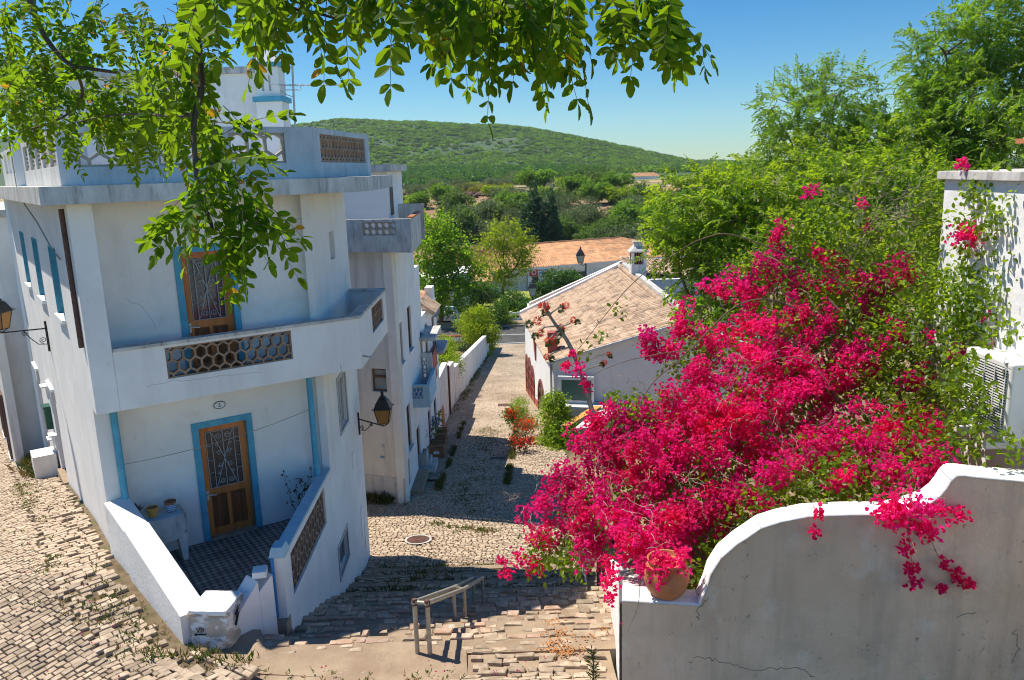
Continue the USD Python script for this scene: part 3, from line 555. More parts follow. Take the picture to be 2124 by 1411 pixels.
# ------------------------------------------------------------------ the corner house
HB = TF.P(0, 0, 0)
house = thing('corner_house', 'white two-storey corner house with two wooden doors, blue frames and a wrap-around balcony', 'house', HB)
def hexlattice(w, h, cell, bar, tall=1.35):
    """A pierced panel: upright hexagons in staggered rows, as a flat shape w by h."""
    full = rect(0, 0, w, h); cw, ch = cell, cell * tall; holes = []
    for r in range(-1, int(h / (ch * .75)) + 2):
        for c in range(-1, int(w / cw) + 2):
            x, z = c * cw + (cw / 2 if r % 2 else 0), r * ch * .75
            q = [(x, z + ch / 2), (x + cw / 2, z + ch / 4), (x + cw / 2, z - ch / 4), (x, z - ch / 2), (x - cw / 2, z - ch / 4), (x - cw / 2, z + ch / 4)]
            holes.append(sg.Polygon(q).buffer(-bar / 2, join_style=2))
    return full.difference(unary_union(holes)).union(full.difference(full.buffer(-bar * .7)))
def lat(fr, x0, z0, x1, z1, o0, o1, parent, m, cell=.17, bar=.032, tall=1.35, flip=False):
    g = hexlattice(x1 - x0, z1 - z0, cell, bar, tall); g = affinity.translate(g, x0, z0)
    return part('lattice', fr.plate(MB(), g, o0, o1), m, parent)
def door(fr, x0, x1, z0, z1, parent, off=0.0, glass='pane_pattern', rev=.16):
    """Blue surround, varnished leaf with a grilled window above two fielded panels."""
    fw = .11; mid = (x0 + x1) / 2
    sur = rect(x0, z0, x1, z1).difference(rect(x0 + fw, z0 - 1, x1 - fw, z1 - fw))
    part('door_frame', fr.plate(MB(), sur, off - rev, off + .025), M['blue'], parent)
    a0, a1, b1 = x0 + fw, x1 - fw, z1 - fw; sw = .115; zg = z0 + (b1 - z0) * .44; zp0, zp1 = z0 + .17, zg - .13
    o = off - rev + .03
    leaf = rect(a0, z0, a1, b1).difference(rect(a0 + sw, zg, a1 - sw, b1 - sw)).difference(rect(a0 + sw, zp0, mid - .035, zp1)).difference(rect(mid + .035, zp0, a1 - sw, zp1))
    d = part('door', fr.plate(MB(), leaf, o, o + .05), M['wood'], parent)
    for p0, p1 in ((a0 + sw, mid - .035), (mid + .035, a1 - sw)):
        mb = fr.plate(MB(), rect(p0, zp0, p1, zp1), o + .005, o + .018); k = (p1 - p0)
        mb.box((p0 + k * .3, o + .015, zp0 + .05), (p1 - k * .3, o + .034, zp1 - .05), fr)
        part('door_panel', mb, M['wood_dark'], d)
    part('glass', fr.plate(MB(), rect(a0 + sw, zg, a1 - sw, b1 - sw), o + .004, o + .012), M[glass], d)
    gx0, gx1, gz0, gz1 = a0 + sw + .01, a1 - sw - .01, zg + .01, b1 - sw - .01; gm, gc = (gx0 + gx1) / 2, (gz0 + gz1) / 2; oo = o + .062
    g = MB(); P = lambda s, z: fr.P(s, oo, z)
    hw, hh = (gx1 - gx0) / 2, (gz1 - gz0) / 2
    for q in (-1, -.66, .66, 1): g.tube([P(gm + q * hw, gz0), P(gm + q * hw, gz1)], .0055, 5)
    for q in (gz0, gz1): g.tube([P(gx0, q), P(gx1, q)], .0055, 5)
    g.tube([P(gm, gz0), P(gm, gz1)], .006, 5)
    for q in (-.86, .86):
        for z in (-.45, .0, .5): g.tube([P(gm + q * hw - .14 * hw, gc + z * hh), P(gm + q * hw + .14 * hw, gc + z * hh)], .005, 4)
    for sx in (-1, 1):
        for sz in (-1, 1):
            g.tube([P(gm, gc), P(gm + sx * .6 * hw, gc + sz * .95 * hh)], .005, 4)
            for cx, cz, r, turns in ((.30, .22, .050, 1.6), (.26, .80, .055, 1.7), (.40, .5, .03, 1.3)):
                t = np.linspace(0, turns * 2 * np.pi, 22); rr = r * (1 - t / t[-1] * .75)
                g.tube([P(gm + sx * (cx * hw + rr[k] * math.cos(t[k])), gc + sz * (cz * hh + rr[k] * math.sin(t[k]))) for k in range(22)], .0045, 4)
    part('grille', g, M['greyiron'], d)
    part('handle', MB().tube([fr.P(a0 + .05, o + .05, zg - .09), fr.P(a0 + .05, o + .09, zg - .09), fr.P(a0 + .20, o + .09, zg - .12)], .011, 6).box((a0 + .03, o + .05, zg - .2), (a0 + .07, o + .058, zg - .03), fr), M['cream'], d)
    part('threshold', MB().box((a0, off - rev, z0 - .02), (a1, off + .06, z0 + .035), fr), M['cobble_pink'], parent)
def window(fr, x0, x1, z0, z1, parent, off=0.0, rev=.14, fm='greyframe', pane='darkglass', sill=True, reveal=None, bars=1, shut=False, surround=0.0, sur_m='blue'):
    """A recessed window: frame > panes, with a sill; the hole is cut in the wall by the caller."""
    if reveal:
        r = rect(x0 - .004, z0, x1 + .004, z1 + .004).difference(rect(x0 + .006, z0 + .0, x1 - .006, z1 - .006)); part('window_reveal', fr.plate(MB(), r, off - rev, off + .012), M[reveal], parent)
    fw = .05; o = off - rev; f = rect(x0, z0, x1, z1).difference(rect(x0 + fw, z0 + fw, x1 - fw, z1 - fw))
    for k in range(bars):
        c = x0 + (x1 - x0) * (k + 1) / (bars + 1); f = f.union(rect(c - .03, z0, c + .03, z1))
    w = part('window', fr.plate(MB(), f, o, o + .05), M[fm], parent)
    xs = np.linspace(x0 + fw, x1 - fw, bars + 2)
    for k in range(bars + 1): part('pane', fr.plate(MB(), rect(xs[k], z0 + fw, xs[k + 1], z1 - fw), o + .012, o + .022), M[pane], w)
    if sill: part('sill', MB().box((x0 - .05, off - rev, z0 - .07), (x1 + .05, off + .07, z0 - .002), fr), M['paint_white'], w)
    if surround:
        r = rect(x0 - surround, z0 - surround, x1 + surround, z1 + surround).difference(rect(x0, z0, x1, z1)); part('window_surround', fr.plate(MB(), r, off - .01, off + .02), M[sur_m], w)
    return w
BO, ZSOF, ZPAR, ZFL, ZROOF = .75, 2.91, 3.92, 3.10, 6.18
sL, sR = -1.57, 2.47                                              # porch front between the side wall and the right-hand wall
ld = (*(TF.px(395, 880)), *(TF.px(541, 1092))); d0, d1 = -.06, 1.0
u0, u1, uz = -.02, 1.0, 3.12
fac = rect(sL + .15, -.4, sR, ZROOF).difference(rect(d0, -1, d1, 2.25)).difference(rect(u0, uz, u1, 5.37))
part('wall', TF.plate(MB(), fac, -.26, 0), M['white'], house)
part('wall', TF.plate(MB(), rect(d0 - .2, -.3, d1 + .2, 2.5).union(rect(u0 - .2, 2.9, u1 + .2, 5.6)), -.34, -.27), M['dark'], house)
door(TF, d0, d1, 0.0, 2.25, house)
door(TF, u0, u1, uz, 5.37, house, glass='darkglass')
# sunny side wall
def sd(px, py, off=0.0): return SF.px(px, py, off)
win_s = [(-3.2 - b, -3.2 - a) for a, b in ((-.95, .05), (2.1, 3.1), (5.0, 6.0))]       # along SF: 0 at the front corner
wz0, wz1 = 4.12, 5.37
side = rect(-11.9, -4, -.33, ZROOF).union(rect(-.4, ZSOF, 0, ZROOF))
for a, b in win_s: side = side.difference(rect(a, wz0, b, wz1))
dA = (sd(100, 770)[0], sd(140, 960)[0]); dB = (sd(64, 715)[0], sd(80, 800)[0])
doors_s = [(-7.75, -6.75, -.35, 1.85), (-11.3, -10.35, -1.35, 1.65)]
for a, b, z0, z1 in doors_s: side = side.difference(rect(a, z0, b, z1))
part('wall', SF.plate(MB(), side, -.28, 0), M['white'], house)
for a, b in win_s:
    window(SF, a, b, wz0, wz1, house, rev=.16, fm='oldwood', reveal='blue', bars=1)
for a, b, z0, z1 in doors_s:
    part('side_door', SF.plate(MB(), rect(a, z0, b, z1), -.2, -.14), M['oldwood'], house)
    part('door_hood', MB().box((a - .06, -.02, z1), (b + .06, .07, z1 + .06), SF), M['paint_white'], house)
    part('side_step', MB().box((a - .1, -.1, z0 - .5), (b + .1, .10 if a > -9 else .32, z0 + .02), SF), M['cement'], house)
for a, z0, dz, m_, nm in ((-8.5, .55, .55, 'green_plastic', 'letter_box'), (-8.55, -.3, .55, 'acwhite', 'meter_box'), (-8.1, 1.4, .3, 'acwhite', 'meter_box'), (-7.95, .15, .35, 'acwhite', 'meter_box')):
    part(nm, MB().box((a - .17, 0, z0), (a + .17, .14 if nm == 'letter_box' else .05, z0 + dz), SF).box((a - .19, 0, z0 + dz), (a + .19, .17, z0 + dz + .03), SF), M[m_], house)
part('downpipe', MB().tube([SF.P(-.32, .03, 6.1), SF.P(-.32, .03, 3.95)], .045, 8), M['rust'], house)
part('street_step', MB().box((-8.9, .05, -1.2), (-8.2, .55, -.05), SF), M['cream'], house)
# front fin that closes the balcony and porch on the left
part('pillar', TF.plate(MB(), rect(sL, ZSOF, sL + .34, ZROOF), BO - .16, BO).box((sL + .004, .0, ZSOF), (sL + .338, BO - .15, ZROOF), TF), M['white'], house)
part('porch_side', MB().box((sL + .02, -.05, -.4), (sL + .26, .36, ZSOF), TF), M['white'], house)
# right-hand wall: low lattice wall of the terrace, then the full height of the house
rw_end = 7.45
rs = lambda px, py: RW.px(px, py)
w1 = (4.92, 5.75, 1.22, 2.33); w2 = (3.75, 4.95, -1.42, -.90); vent = rs(688, 510)
s_f, _ = RW.so(TF.P(sR, 0, 0))
low = sg.Polygon([(0, -3.3), (rw_end, -3.3), (rw_end, 1.0), (3.25, .93), (.33, .98), (0, 1.0)])
hi = rect(s_f - .35, .4, rw_end, ZROOF)
lz = rect(.45, .12, 3.05, .82)
wall_r = low.union(hi).difference(lz)
w1 = (RW.px(699, 800)[0], RW.px(719, 850)[0] + .05, 1.22, 2.33); w2 = (RW.px(705, 1180)[0], RW.px(722, 1130)[0], RW.px(712, 1178)[1] - .05, RW.px(715, 1115)[1] + .1)
for w in (w1, w2): wall_r = wall_r.difference(rect(*[w[k] for k in (0, 2, 1, 3)]))
vz0, vz1 = RW.px(690, 538)[1], RW.px(687, 480)[1]; vs0, vs1 = RW.px(684, 510)[0], RW.px(694, 510)[0]
wall_r = wall_r.difference(rect(vs0, vz0, vs1, vz1))
part('wall', RW.plate(MB(), wall_r, -.14, 0), M['white'], house)
part('wall', RW.plate(MB(), rect(vs0 - .2, vz0 - .2, vs1 + .2, vz1 + .2), -.20, -.141), M['greyframe'], house)
lat(RW, .45, .12, 3.05, .82, -.115, -.035, house, M['lattice'], .21, .035, 1.3)
window(RW, w1[0], w1[1], w1[2], w1[3], house, rev=.12, fm='greyframe', pane='curtain', bars=2, sill=False, surround=.06, sur_m='greyframe')
window(RW, w2[0], w2[1], w2[2], w2[3], house, rev=.12, fm='greyframe', pane='darkglass', bars=0, sill=False, surround=.06, sur_m='greyframe')
part('wall_cap', MB().hexa(RW.pts([[.28, -.17, .985], [3.6, -.17, .945], [3.6, .03, .945], [.28, .03, .985]]), RW.pts([[.28, -.17, 1.03], [3.6, -.17, .99], [3.6, .03, .99], [.28, .03, 1.03]])), M['paleblue'], house)
part('gate_post_cap', MB().hexa(RW.pts([[-.04, -.19, 1.0], [.27, -.19, 1.0], [.27, .05, 1.0], [-.04, .05, 1.0]]), RW.pts([[.0, -.15, 1.15], [.24, -.15, 1.15], [.24, .01, 1.15], [.0, .01, 1.15]])), M['paleblue'], house)
part('meter_cover', RW.plate(MB(), rect(6.0, .0, 6.3, .35).union(rect(6.55, -1.9, 6.8, -1.2)).union(rect(6.9, -2.35, 7.05, -1.75)), 0, .012), M['paint_white'], house)
# back walls so that the house is closed
E0 = RW.P(rw_end, 0, 0)[:2]; E1 = SF.P(-11.9, -.1, 0)[:2]
RB = Fr(E0, E1 - E0)
part('back_wall', RB.plate(MB(), rect(0, -4, float(np.linalg.norm(E1 - E0)), ZROOF), -.2, 0), M['white'], house)
# balcony
bl0, bl1 = TF.px(341, 720, BO), TF.px(608, 742, BO); z_b = [TF.px(345, 787, BO)[1], TF.px(606, 745, BO)[1]]; z_t = [TF.px(341, 716, BO)[1], TF.px(607, 686, BO)[1]]
lx0, lx1, lz0, lz1 = bl0[0], bl1[0], float(np.mean(z_b)), ZPAR - .10
BR = 2.93
front = rect(sL + .342, ZSOF, BR, ZPAR - .05).difference(rect(lx0, lz0, lx1, lz1))
bal = part('balcony_wall', TF.plate(MB(), front, BO - .13, BO), M['white'], house)
lat(TF, lx0, lz0, lx1, lz1, BO - .11, BO - .02, bal, M['lattice'], .185, .034, 1.32)
Q0 = TF.P(BR, BO, 0)[:2]; Q1 = np.array([-2.86, 17.9]); BF = Fr(Q0, Q1 - Q0); bl = float(np.linalg.norm(Q1 - Q0))
k0, k1 = BF.px(771, 650)[0], BF.px(794, 625)[0]
k0 = max(.25, k0); k1 = min(bl - .15, k1)
bs = rect(0, ZSOF, bl, ZPAR - .05).difference(rect(k0, 3.28, k1, ZPAR - .12))
bal2 = part('balcony_wall', BF.plate(MB(), bs, -.13, 0), M['white'], house)
lat(BF, k0, 3.28, k1, ZPAR - .12, -.11, -.03, bal2, M['lattice'], .20, .034, 1.32)
BE = Fr(Q1, np.array([rwx(17.9), 18.0]) - Q1); be = float(np.linalg.norm(np.array([rwx(17.9), 18.0]) - Q1))
part('balcony_wall', BE.plate(MB(), rect(0, ZSOF, be, ZPAR - .05), -.13, 0), M['white'], house)
inn = [tuple(TF.P(sL + .34, BO, 0)[:2]), tuple(Q0), tuple(Q1), (rwx(17.9), 18.0)]
ring = sg.Polygon([tuple(TF.P(sL + .345, BO + .02, 0)[:2]), tuple(TF.P(BR + .02, BO + .02, 0)[:2]), tuple(Q1 + np.array([.02, .02])), (rwx(17.9), 18.02), (rwx(17.9), 17.82), tuple(Q1 + np.array([-.15, -.13])), tuple(TF.P(BR - .14, BO - .16, 0)[:2]), tuple(TF.P(sL + .345, BO - .16, 0)[:2])])
def prism(poly, z0, z1):
    mb = MB()
    for g in getattr(poly, 'geoms', [poly]):
        m = trimesh.creation.extrude_polygon(g, z1 - z0, engine='earcut'); v = np.array(m.vertices); v[:, 2] += z0; mb.add(v, m.faces)
    return mb
part('balcony_coping', prism(ring, ZPAR - .052, ZPAR), M['concrete'], house)
slab = sg.Polygon([tuple(TF.P(sL + .02, BO - .14, 0)[:2]), tuple(TF.P(BR - .14, BO - .14, 0)[:2]), tuple(Q1 + np.array([-.13, -.1])), (rwx(17.9) - .1, 17.88), tuple(TF.P(sR, -.1, 0)[:2]), tuple(TF.P(sL + .02, -.1, 0)[:2])])
part('balcony_floor', prism(slab, ZSOF + .006, ZFL), M['cream'], house)
part('drain_spout', MB().tube([BF.P(.12, -.05, 3.13), BF.P(.12, .17, 3.09)], .018, 6), M['greyiron'], house)
# blue posts under the balcony
for s_, o_, zb in ((-1.30, .46, 1.30), (1.93, .62, .96)):
    p = TF.P(s_, o_, 0); mb = MB().tube([p + [0, 0, zb], p + [0, 0, ZSOF + .01]], .056, 14).lathe([(.060, 0), (.060, .02), (.06, .03)], p + [0, 0, zb + .62], 14)
    part('post', mb, M['blue'], house, smooth=40)
# house number plate
c_, z_ = TF.px(455, 840); g = sg.Point(0, 0).buffer(1, 24); ell = affinity.translate(affinity.scale(g, .105, .072), c_, z_)
pl = part('number_plate', TF.plate(MB(), ell, 0, .012), M['paint_black'], house)
part('plate_face', TF.plate(MB(), affinity.translate(affinity.scale(g, .092, .059), c_, z_), .012, .0145), M['sign_white'], pl)
def text_on(fr, txt, h, s, z, off, parent, m, name='lettering', bold=True, rot=0.0, sx=1.0):
    t = meshkit.text_mesh(txt, h, .003, bold); v = np.array(t.vertices); w = v[:, 0].max(); v[:, 0] = (v[:, 0] - w / 2) * sx; v[:, 1] -= h / 2
    c, q = math.cos(rot), math.sin(rot); x, y = v[:, 0] * c - v[:, 1] * q, v[:, 0] * q + v[:, 1] * c
    return part(name, MB().add(fr.pts(np.stack([s + x, off + v[:, 2], z + y], 1)), t.faces), M[m], parent)
text_on(TF, '1', .062, c_, z_, .0145, pl, 'paint_black', 'numeral')
# roof slab, parapet, stair house, chimney
Rr = sg.Polygon([tuple(TF.P(sL - .35, BO + .40, 0)[:2]), tuple(TF.P(BR - .05, BO + .42, 0)[:2]), tuple(TF.P(BR + .35, BO + .05, 0)[:2]), (-2.55, 17.6), (-2.6, 18.3), tuple(E1 + np.array([-.3, .2])), tuple(SF.P(-11.9, .38, 0)[:2])])
part('roof_slab', prism(Rr, ZROOF, ZROOF + .26), M['concrete'], house)
PZ0, PZ1 = ZROOF + .26, 7.30
pf = BO + .02
ps1 = TF.px(652, 320, pf)[0]; hx = [TF.px(163, 340, pf)[0], TF.px(600, 320, pf)[0]]
big = rect(sL - .02, PZ0, ps1, PZ1)
gaps = [(TF.px(163, 335, pf)[0], TF.px(290, 330, pf)[0]), (TF.px(330, 330, pf)[0], TF.px(455, 330, pf)[0]), (TF.px(478, 320, pf)[0], TF.px(592, 315, pf)[0])]
for a, b in gaps: big = big.difference(rect(a, PZ0 + .27, b, PZ1 - .1))
par = part('parapet', TF.plate(MB(), big, pf - .14, pf), M['parapet'], house)
for a, b in gaps: lat(TF, a, PZ0 + .27, b, PZ1 - .1, pf - .11, pf - .03, par, M['lattice_grey'], .30, .045, 1.35)
S0 = TF.P(ps1, pf, 0)[:2]; S1 = np.array([S0[0] + .35, S0[1] + 3.6]); PR = Fr(S0, S1 - S0); prl = float(np.linalg.norm(S1 - S0))
pp = rect(0, PZ0, prl, PZ1); pa, pb = .35, prl - .35; pp = pp.difference(rect(pa, PZ0 + .27, pb, PZ1 - .1))
par2 = part('parapet', PR.plate(MB(), pp, -.14, 0), M['parapet'], house)
lat(PR, pa, PZ0 + .27, pb, PZ1 - .1, -.12, -.02, par2, M['lattice'], .20, .06, 1.1)
PB = Fr(S1, np.array([-5.2, 19.6]) - S1); part('parapet', PB.plate(MB(), rect(0, PZ0, 2.4, PZ1), -.14, 0), M['white2'], house)
psd = rect(-11.8, PZ0, -.0, PZ1); slots = [(-.6 - k * 1.05 - .8, -.6 - k * 1.05) for k in range(10)]
for a, b in slots: psd = psd.difference(rect(a, PZ0 + .3, b, PZ1 - .1))
par3 = part('parapet', SF.plate(MB(), psd, -.16, -.03), M['white2'], house)
for a, b in slots[:6]: part('slatted_panel', SF.plate(MB(), unary_union([rect(a, PZ0 + .3, b, PZ1 - .1).difference(rect(a + .03, PZ0 + .33, b - .03, PZ1 - .13))] + [rect(a + .02, z, b - .02, z + .035) for z in np.arange(PZ0 + .33, PZ1 - .12, .075)]), -.12, -.07), M['lattice_grey'], par3)
# white stair house on the roof
cpx = atY(500, 200, 17.2)
sh0, sh1 = atY(60, 200, 17.8)[0], atY(541, 200, 16.9)[0]
part('stair_house', MB().box((sh0, 16.9, PZ0 - .1), (sh1, 18.3, 8.55)), M['white'], house)
part('stair_house', MB().box((atY(180, 200, 17)[0], 16.7, PZ0 - .1), (atY(330, 200, 17)[0], 20.4, 8.1)), M['white'], house)
part('stair_house_coping', MB().box((sh0 - .06, 16.84, 8.551), (sh1 + .02, 18.36, 8.68)), M['concrete'], house)
cx, cy = atY(560, 200, 16.6)[0], 16.75; hw = .26
ch = part('chimney', MB().box((cx - hw, cy - hw, PZ0 - .1), (cx + hw, cy + hw, 7.95)), M['white'], house)
part('chimney_band', MB().box((cx - hw - .05, cy - hw - .05, 7.95), (cx + hw + .05, cy + hw + .05, 8.05)), M['blue'], ch)
cm = MB(); hole = unary_union([rect(-.1 + k * .14 - .02, 8.16, -.1 + k * .14 + .02, 8.45) for k in (0, 1)]); CF = Fr((cx, cy - hw + .03), (1, 0))
CF.plate(cm, rect(-hw + .03, 8.05, hw - .03, 8.62).difference(hole), -.05, 0); cm.box((cx - hw + .03, cy - hw + .08, 8.05), (cx + hw - .03, cy + hw - .03, 8.62))
part('chimney_pot', cm, M['white'], ch)
part('chimney_band', MB().box((cx - hw - .06, cy - hw - .06, 8.62), (cx + hw + .06, cy + hw + .06, 8.70)), M['blue'], ch)
part('chimney_cap', MB().hexa(np.array([[cx - hw, cy - hw, 8.70], [cx + hw, cy - hw, 8.70], [cx + hw, cy + hw, 8.70], [cx - hw, cy + hw, 8.70]]), np.array([[cx - .07, cy - .07, 8.98], [cx + .07, cy - .07, 8.98], [cx + .07, cy + .07, 8.98], [cx - .07, cy + .07, 8.98]])), M['white'], ch)
# terrace floor of printed tiles, each laid by itself
tpoly = sg.Polygon([tuple(TF.P(sL + .2, -.0, 0)[:2]), tuple(TF.P(sR - .05, 0, 0)[:2]), (rwx(13) + -.2, 12.6), (-3.68, 10.75), (-4.2, 10.35), (-4.75, 10.25), tuple(CORN + np.array([.15, -.05]))])
part('terrace_base', prism(tpoly.buffer(.03), -.5, -.022), M['cement'], house)
pr = np.arange(-14, 14)
for i in pr:
    for j in pr:
        q = [TF.P(i * .2 + .003, j * .2 + .003), TF.P(i * .2 + .197, j * .2 + .003), TF.P(i * .2 + .197, j * .2 + .197), TF.P(i * .2 + .003, j * .2 + .197)]
        g = sg.Polygon([tuple(a[:2]) for a in q]).intersection(tpoly)
        if g.area > .004 and g.geom_type == 'Polygon':
            px, _ = proj(np.array([[*g.centroid.coords[0], 0.0]]))
            dz = .0015 * rng.normal(); part('floor_tile', prism(g.simplify(.001), -.024, dz), M['check'], house)
part('porch_step', MB().box((-4.02, 10.62, -.4), (-3.48, 10.86, .0)), M['cement'], house)

# ------------------------------------------------------------------ walls and gate about the terrace
tw = thing('terrace_wall', 'low whitewashed terrace wall with a stepped sloping top beside the cobbled side street', 'wall', (*CORN, 0))
TW = Fr(CORN + tl * .0, tl); ln = float(np.linalg.norm(PILL - CORN))
tz = lambda s: np.interp(s, [0, 2.6], [1.34, .56])
k = .72
def sloped(fr, mb, a, b, za, zb, o0, o1, zbot):
    bot = fr.pts([[a, o0, zbot], [b, o0, zbot], [b, o1, zbot], [a, o1, zbot]]); top = fr.pts([[a, o0, za], [b, o0, zb], [b, o1, zb], [a, o1, za]]); return mb.hexa(bot, top)
sgn = 1 if TW.n[:2] @ tn > 0 else -1
part('wall', sloped(TW, MB(), -.25, k, 1.36, 1.12, -.36 * sgn, .02 * sgn, -.6), M['limewash'], tw)
part('wall', sloped(TW, MB(), k + .002, ln + .15, 1.22, .60, -.33 * sgn, .045 * sgn, -.6), M['limewash'], tw)
# the square rough pillar
prng = np.random.default_rng(5)
def rough_block(cx, cy, rot, wx, wy, z0, z1, amp, seed):
    m = trimesh.creation.box(extents=(wx, wy, z1 - z0)); m = m.subdivide().subdivide().subdivide().subdivide(); v = np.array(m.vertices)
    q = v / np.array([wx / 2, wy / 2, (z1 - z0) / 2]); rr = np.maximum(np.sort(np.abs(q), 1)[:, 1] - .86, 0); v *= (1 - rr[:, None] * .16)
    dv = np.stack([meshkit.fbm(v * 9 + 7 * k + seed, 3, k) - .5 for k in range(3)], 1); v = v + dv * amp
    v[:, 2] += (z0 + z1) / 2; c, s = math.cos(rot), math.sin(rot); v[:, :2] = v[:, :2] @ np.array([[c, s], [-s, c]]) + [cx, cy]
    return v, m.faces
pil = thing('stone_pillar', 'square rough whitewashed pillar marked VP at the bottom corner of the terrace', 'pillar', (-4.3, 10.1, 0))
part('block', rough_block(-4.29, 10.14, -.08, .56, .56, -.30, .645, .085, 2), M['pillar'], pil, smooth=35)
part('whitewashed_cap', rough_block(-4.288, 10.142, -.08, .555, .555, .60, .672, .035, 3), M['limewash'], pil, smooth=35)
PFr = Fr((-4.29 - .28, 10.14 - .28 + .025), (math.cos(-.08), math.sin(-.08)))
text_on(PFr, 'VP', .065, .15, .40, .034, pil, 'paint_black')
part('painted_arrow', PFr.plate(MB(), unary_union([rect(.07, .325, .23, .337), sg.Polygon([(.05, .331), (.09, .35), (.09, .312)])]), .020, .036), M['paint_black'], pil)
PF2 = Fr((-4.29 + .28 - .0, 10.14 - .28 - .02), (-math.sin(-.08), math.cos(-.08)))
part('painted_arrow', PF2.plate(MB(), unary_union([sg.LineString([(.16, .38), (.26, .50), (.20, .51), (.30, .60)]).buffer(.011)]), .0, .03), M['paint_black'], pil)
lw = thing('entrance_wall', 'short whitewashed wall with a steep sloping top between the pillar and the blue gate', 'wall', (-3.9, 10.5, 0))
G0, G1 = np.array([-4.02, 10.14]), np.array([-3.61, 10.61]); LW = Fr(G0, G1 - G0); ll = float(np.linalg.norm(G1 - G0))
part('wall', sloped(LW, MB(), 0, ll * .62, .40, .80, -.30, 0, -.4), M['limewash'], lw)
part('wall', sloped(LW, MB(), ll * .622, ll, .62, .80, -.24, -.002, -.4), M['limewash'], lw)
part('post_cap', rough_block(*(LW.P(ll * .80, -.12)[:2]), .2, .20, .22, .80, .90, .012, 4), M['limewash'], lw, smooth=35)
gt = thing('gate', 'small bright blue wrought iron gate between the entrance wall and the lattice wall', 'gate', (-3.6, 10.7, 0))
ga, gb = np.array([-3.60, 10.80]), np.array([-3.86, 11.62]); GF = Fr(ga, gb - ga); gl = float(np.linalg.norm(gb - ga))
ga, gb = np.array([-3.66, 10.72]), np.array([-3.58, 10.98])
GF = Fr(np.array([-3.625, 10.70]), np.array([-.09, .995])); gl = .84
mb = MB()
for a in (0, gl): mb.box((a - .02, -.02, .05), (a + .02, .02, 1.0), GF)
for z in (.10, .45, .9): mb.box((0, -.014, z - .015), (gl, .014, z + .015), GF)
part('frame', mb, M['gateblue'], gt)
for q in np.linspace(.09, gl - .09, 8): part('bar', MB().tube([GF.P(q, 0, .06), GF.P(q, 0, .93 + .08 * math.sin(q / gl * np.pi))], .009, 6), M['gateblue'], gt)
part('panel', MB().box((.02, -.004, .1), (gl - .02, .004, .45), GF), M['gateblue'], gt)
for q in (.25, .55):
    t = np.linspace(0, 4 * np.pi, 26); part('scroll', MB().tube([GF.P(q + .08 * (1 - t[k] / 16) * math.cos(t[k]), .01, .67 + .1 * (1 - t[k] / 16) * math.sin(t[k])) for k in range(26)], .007, 4), M['gateblue'], gt)

# ------------------------------------------------------------------ things on the terrace
tb = TF.P(-.78, .30, 0)
tr = thing('stone_washstand', 'old pale concrete wash stand with scalloped legs in the porch corner', 'wash stand', tb)
TT = Fr(tb, TF.u); x0, x1 = -.52, .36
part('top', MB().box((x0, -.28, .80), (x1, .26, .86), TT), M['concrete'], tr)
part('ribbed_board', MB().box((x0 + .05, -.02, .861), (x1 - .06, .25, .872), TT), M['paleblue'], tr)
part('apron', TT.plate(MB(), sg.Polygon([(x0, .36), (x1 - .24, .42), (x1 - .1, .45), (x1, .62), (x1, .798), (x0, .798)]), .20, .25), M['concrete'], tr)
for a in (x0 + .02, x1 - .17): part('leg', TT.plate(MB(), sg.Polygon([(a, .5), (a + .05, 0), (a + .13, 0), (a + .17, .5)]), -.0, .22), M['white2'], tr)
def pot(name, label, loc, r, h, m, band=None, plant=None):
    t = thing(name, label, 'plant pot', loc)
    part('bowl', MB().lathe([(.0, 0), (r * .72, 0), (r * .80, h * .3), (r * .95, h * .78), (r * 1.06, h * .8), (r * 1.08, h), (r * .95, h), (r * .9, h * .86), (0, h * .86)], loc, 18), M[m], t, smooth=40)
    if band:
        mb1, mb2 = MB(), MB(); n = 14; rows = 6
        for j in range(rows):
            for i in range(n):
                a0, a1 = (i + .04) / n * 2 * np.pi, (i + .96) / n * 2 * np.pi; z0, z1 = h * (.10 + .66 * j / rows), h * (.10 + .66 * (j + 1) / rows); f = lambda z: r * (.74 + .24 * z / h) + .003
                q = [[f(z) * math.cos(a) + loc[0], f(z) * math.sin(a) + loc[1], z + loc[2]] for z, a in ((z0, a0), (z0, a1), (z1, a1), (z1, a0))]
                (mb1 if (i + j) % 2 else mb2).add(q, [[0, 1, 2], [0, 2, 3]])
        part('painted_check', mb1, M[band[0]], t); part('painted_check', mb2, M[band[1]], t)
    part('earth', MB().lathe([(0, h * .9), (r * .93, h * .88)], loc, 14), M['joint'], t)
    if plant:
        g = np.random.default_rng(int(loc[0] * 100) % 97); n = 60; P = np.array(loc) + np.c_[g.normal(size=(n, 2)) * r * .5, np.full(n, h)]; part('plant', blades(g, P, h * .9, h * .14, 1.0), L_[plant], t)
    return t
pot('flower_pot', 'pale flower pot with withered stems, left of the pots on the wash stand', TT.P(-.40, .08, .872), .085, .15, 'concrete', None, 'brownleaf')
pot('flower_pot', 'brown and yellow glazed pot, middle one on the wash stand', TT.P(-.13, .06, .872), .095, .17, 'ochre', None, None)
pot('flower_pot', 'blue and white chequered terracotta pot on the wash stand', TT.P(.17, .02, .872), .095, .19, 'terracotta', ('gateblue', 'sign_white'), None)
cl = [TF.P(-1.22, .46, 2.05), TF.P(-.4, .5, 2.02), TF.P(.6, .56, 2.12), TF.P(1.9, .62, 2.32)]
t_ = np.linspace(0, 1, 18); a_, b_ = TF.P(-1.24, .46, 1.93), TF.P(1.9, .62, 2.28)
single('clothes_line', MB().tube([a_ * (1 - t) + b_ * t - np.array([0, 0, .10 * 4 * t * (1 - t)]) for t in t_], .006, 5), M['rope'], 'thin clothes line strung between the two blue posts across the lower door', 'clothes line')
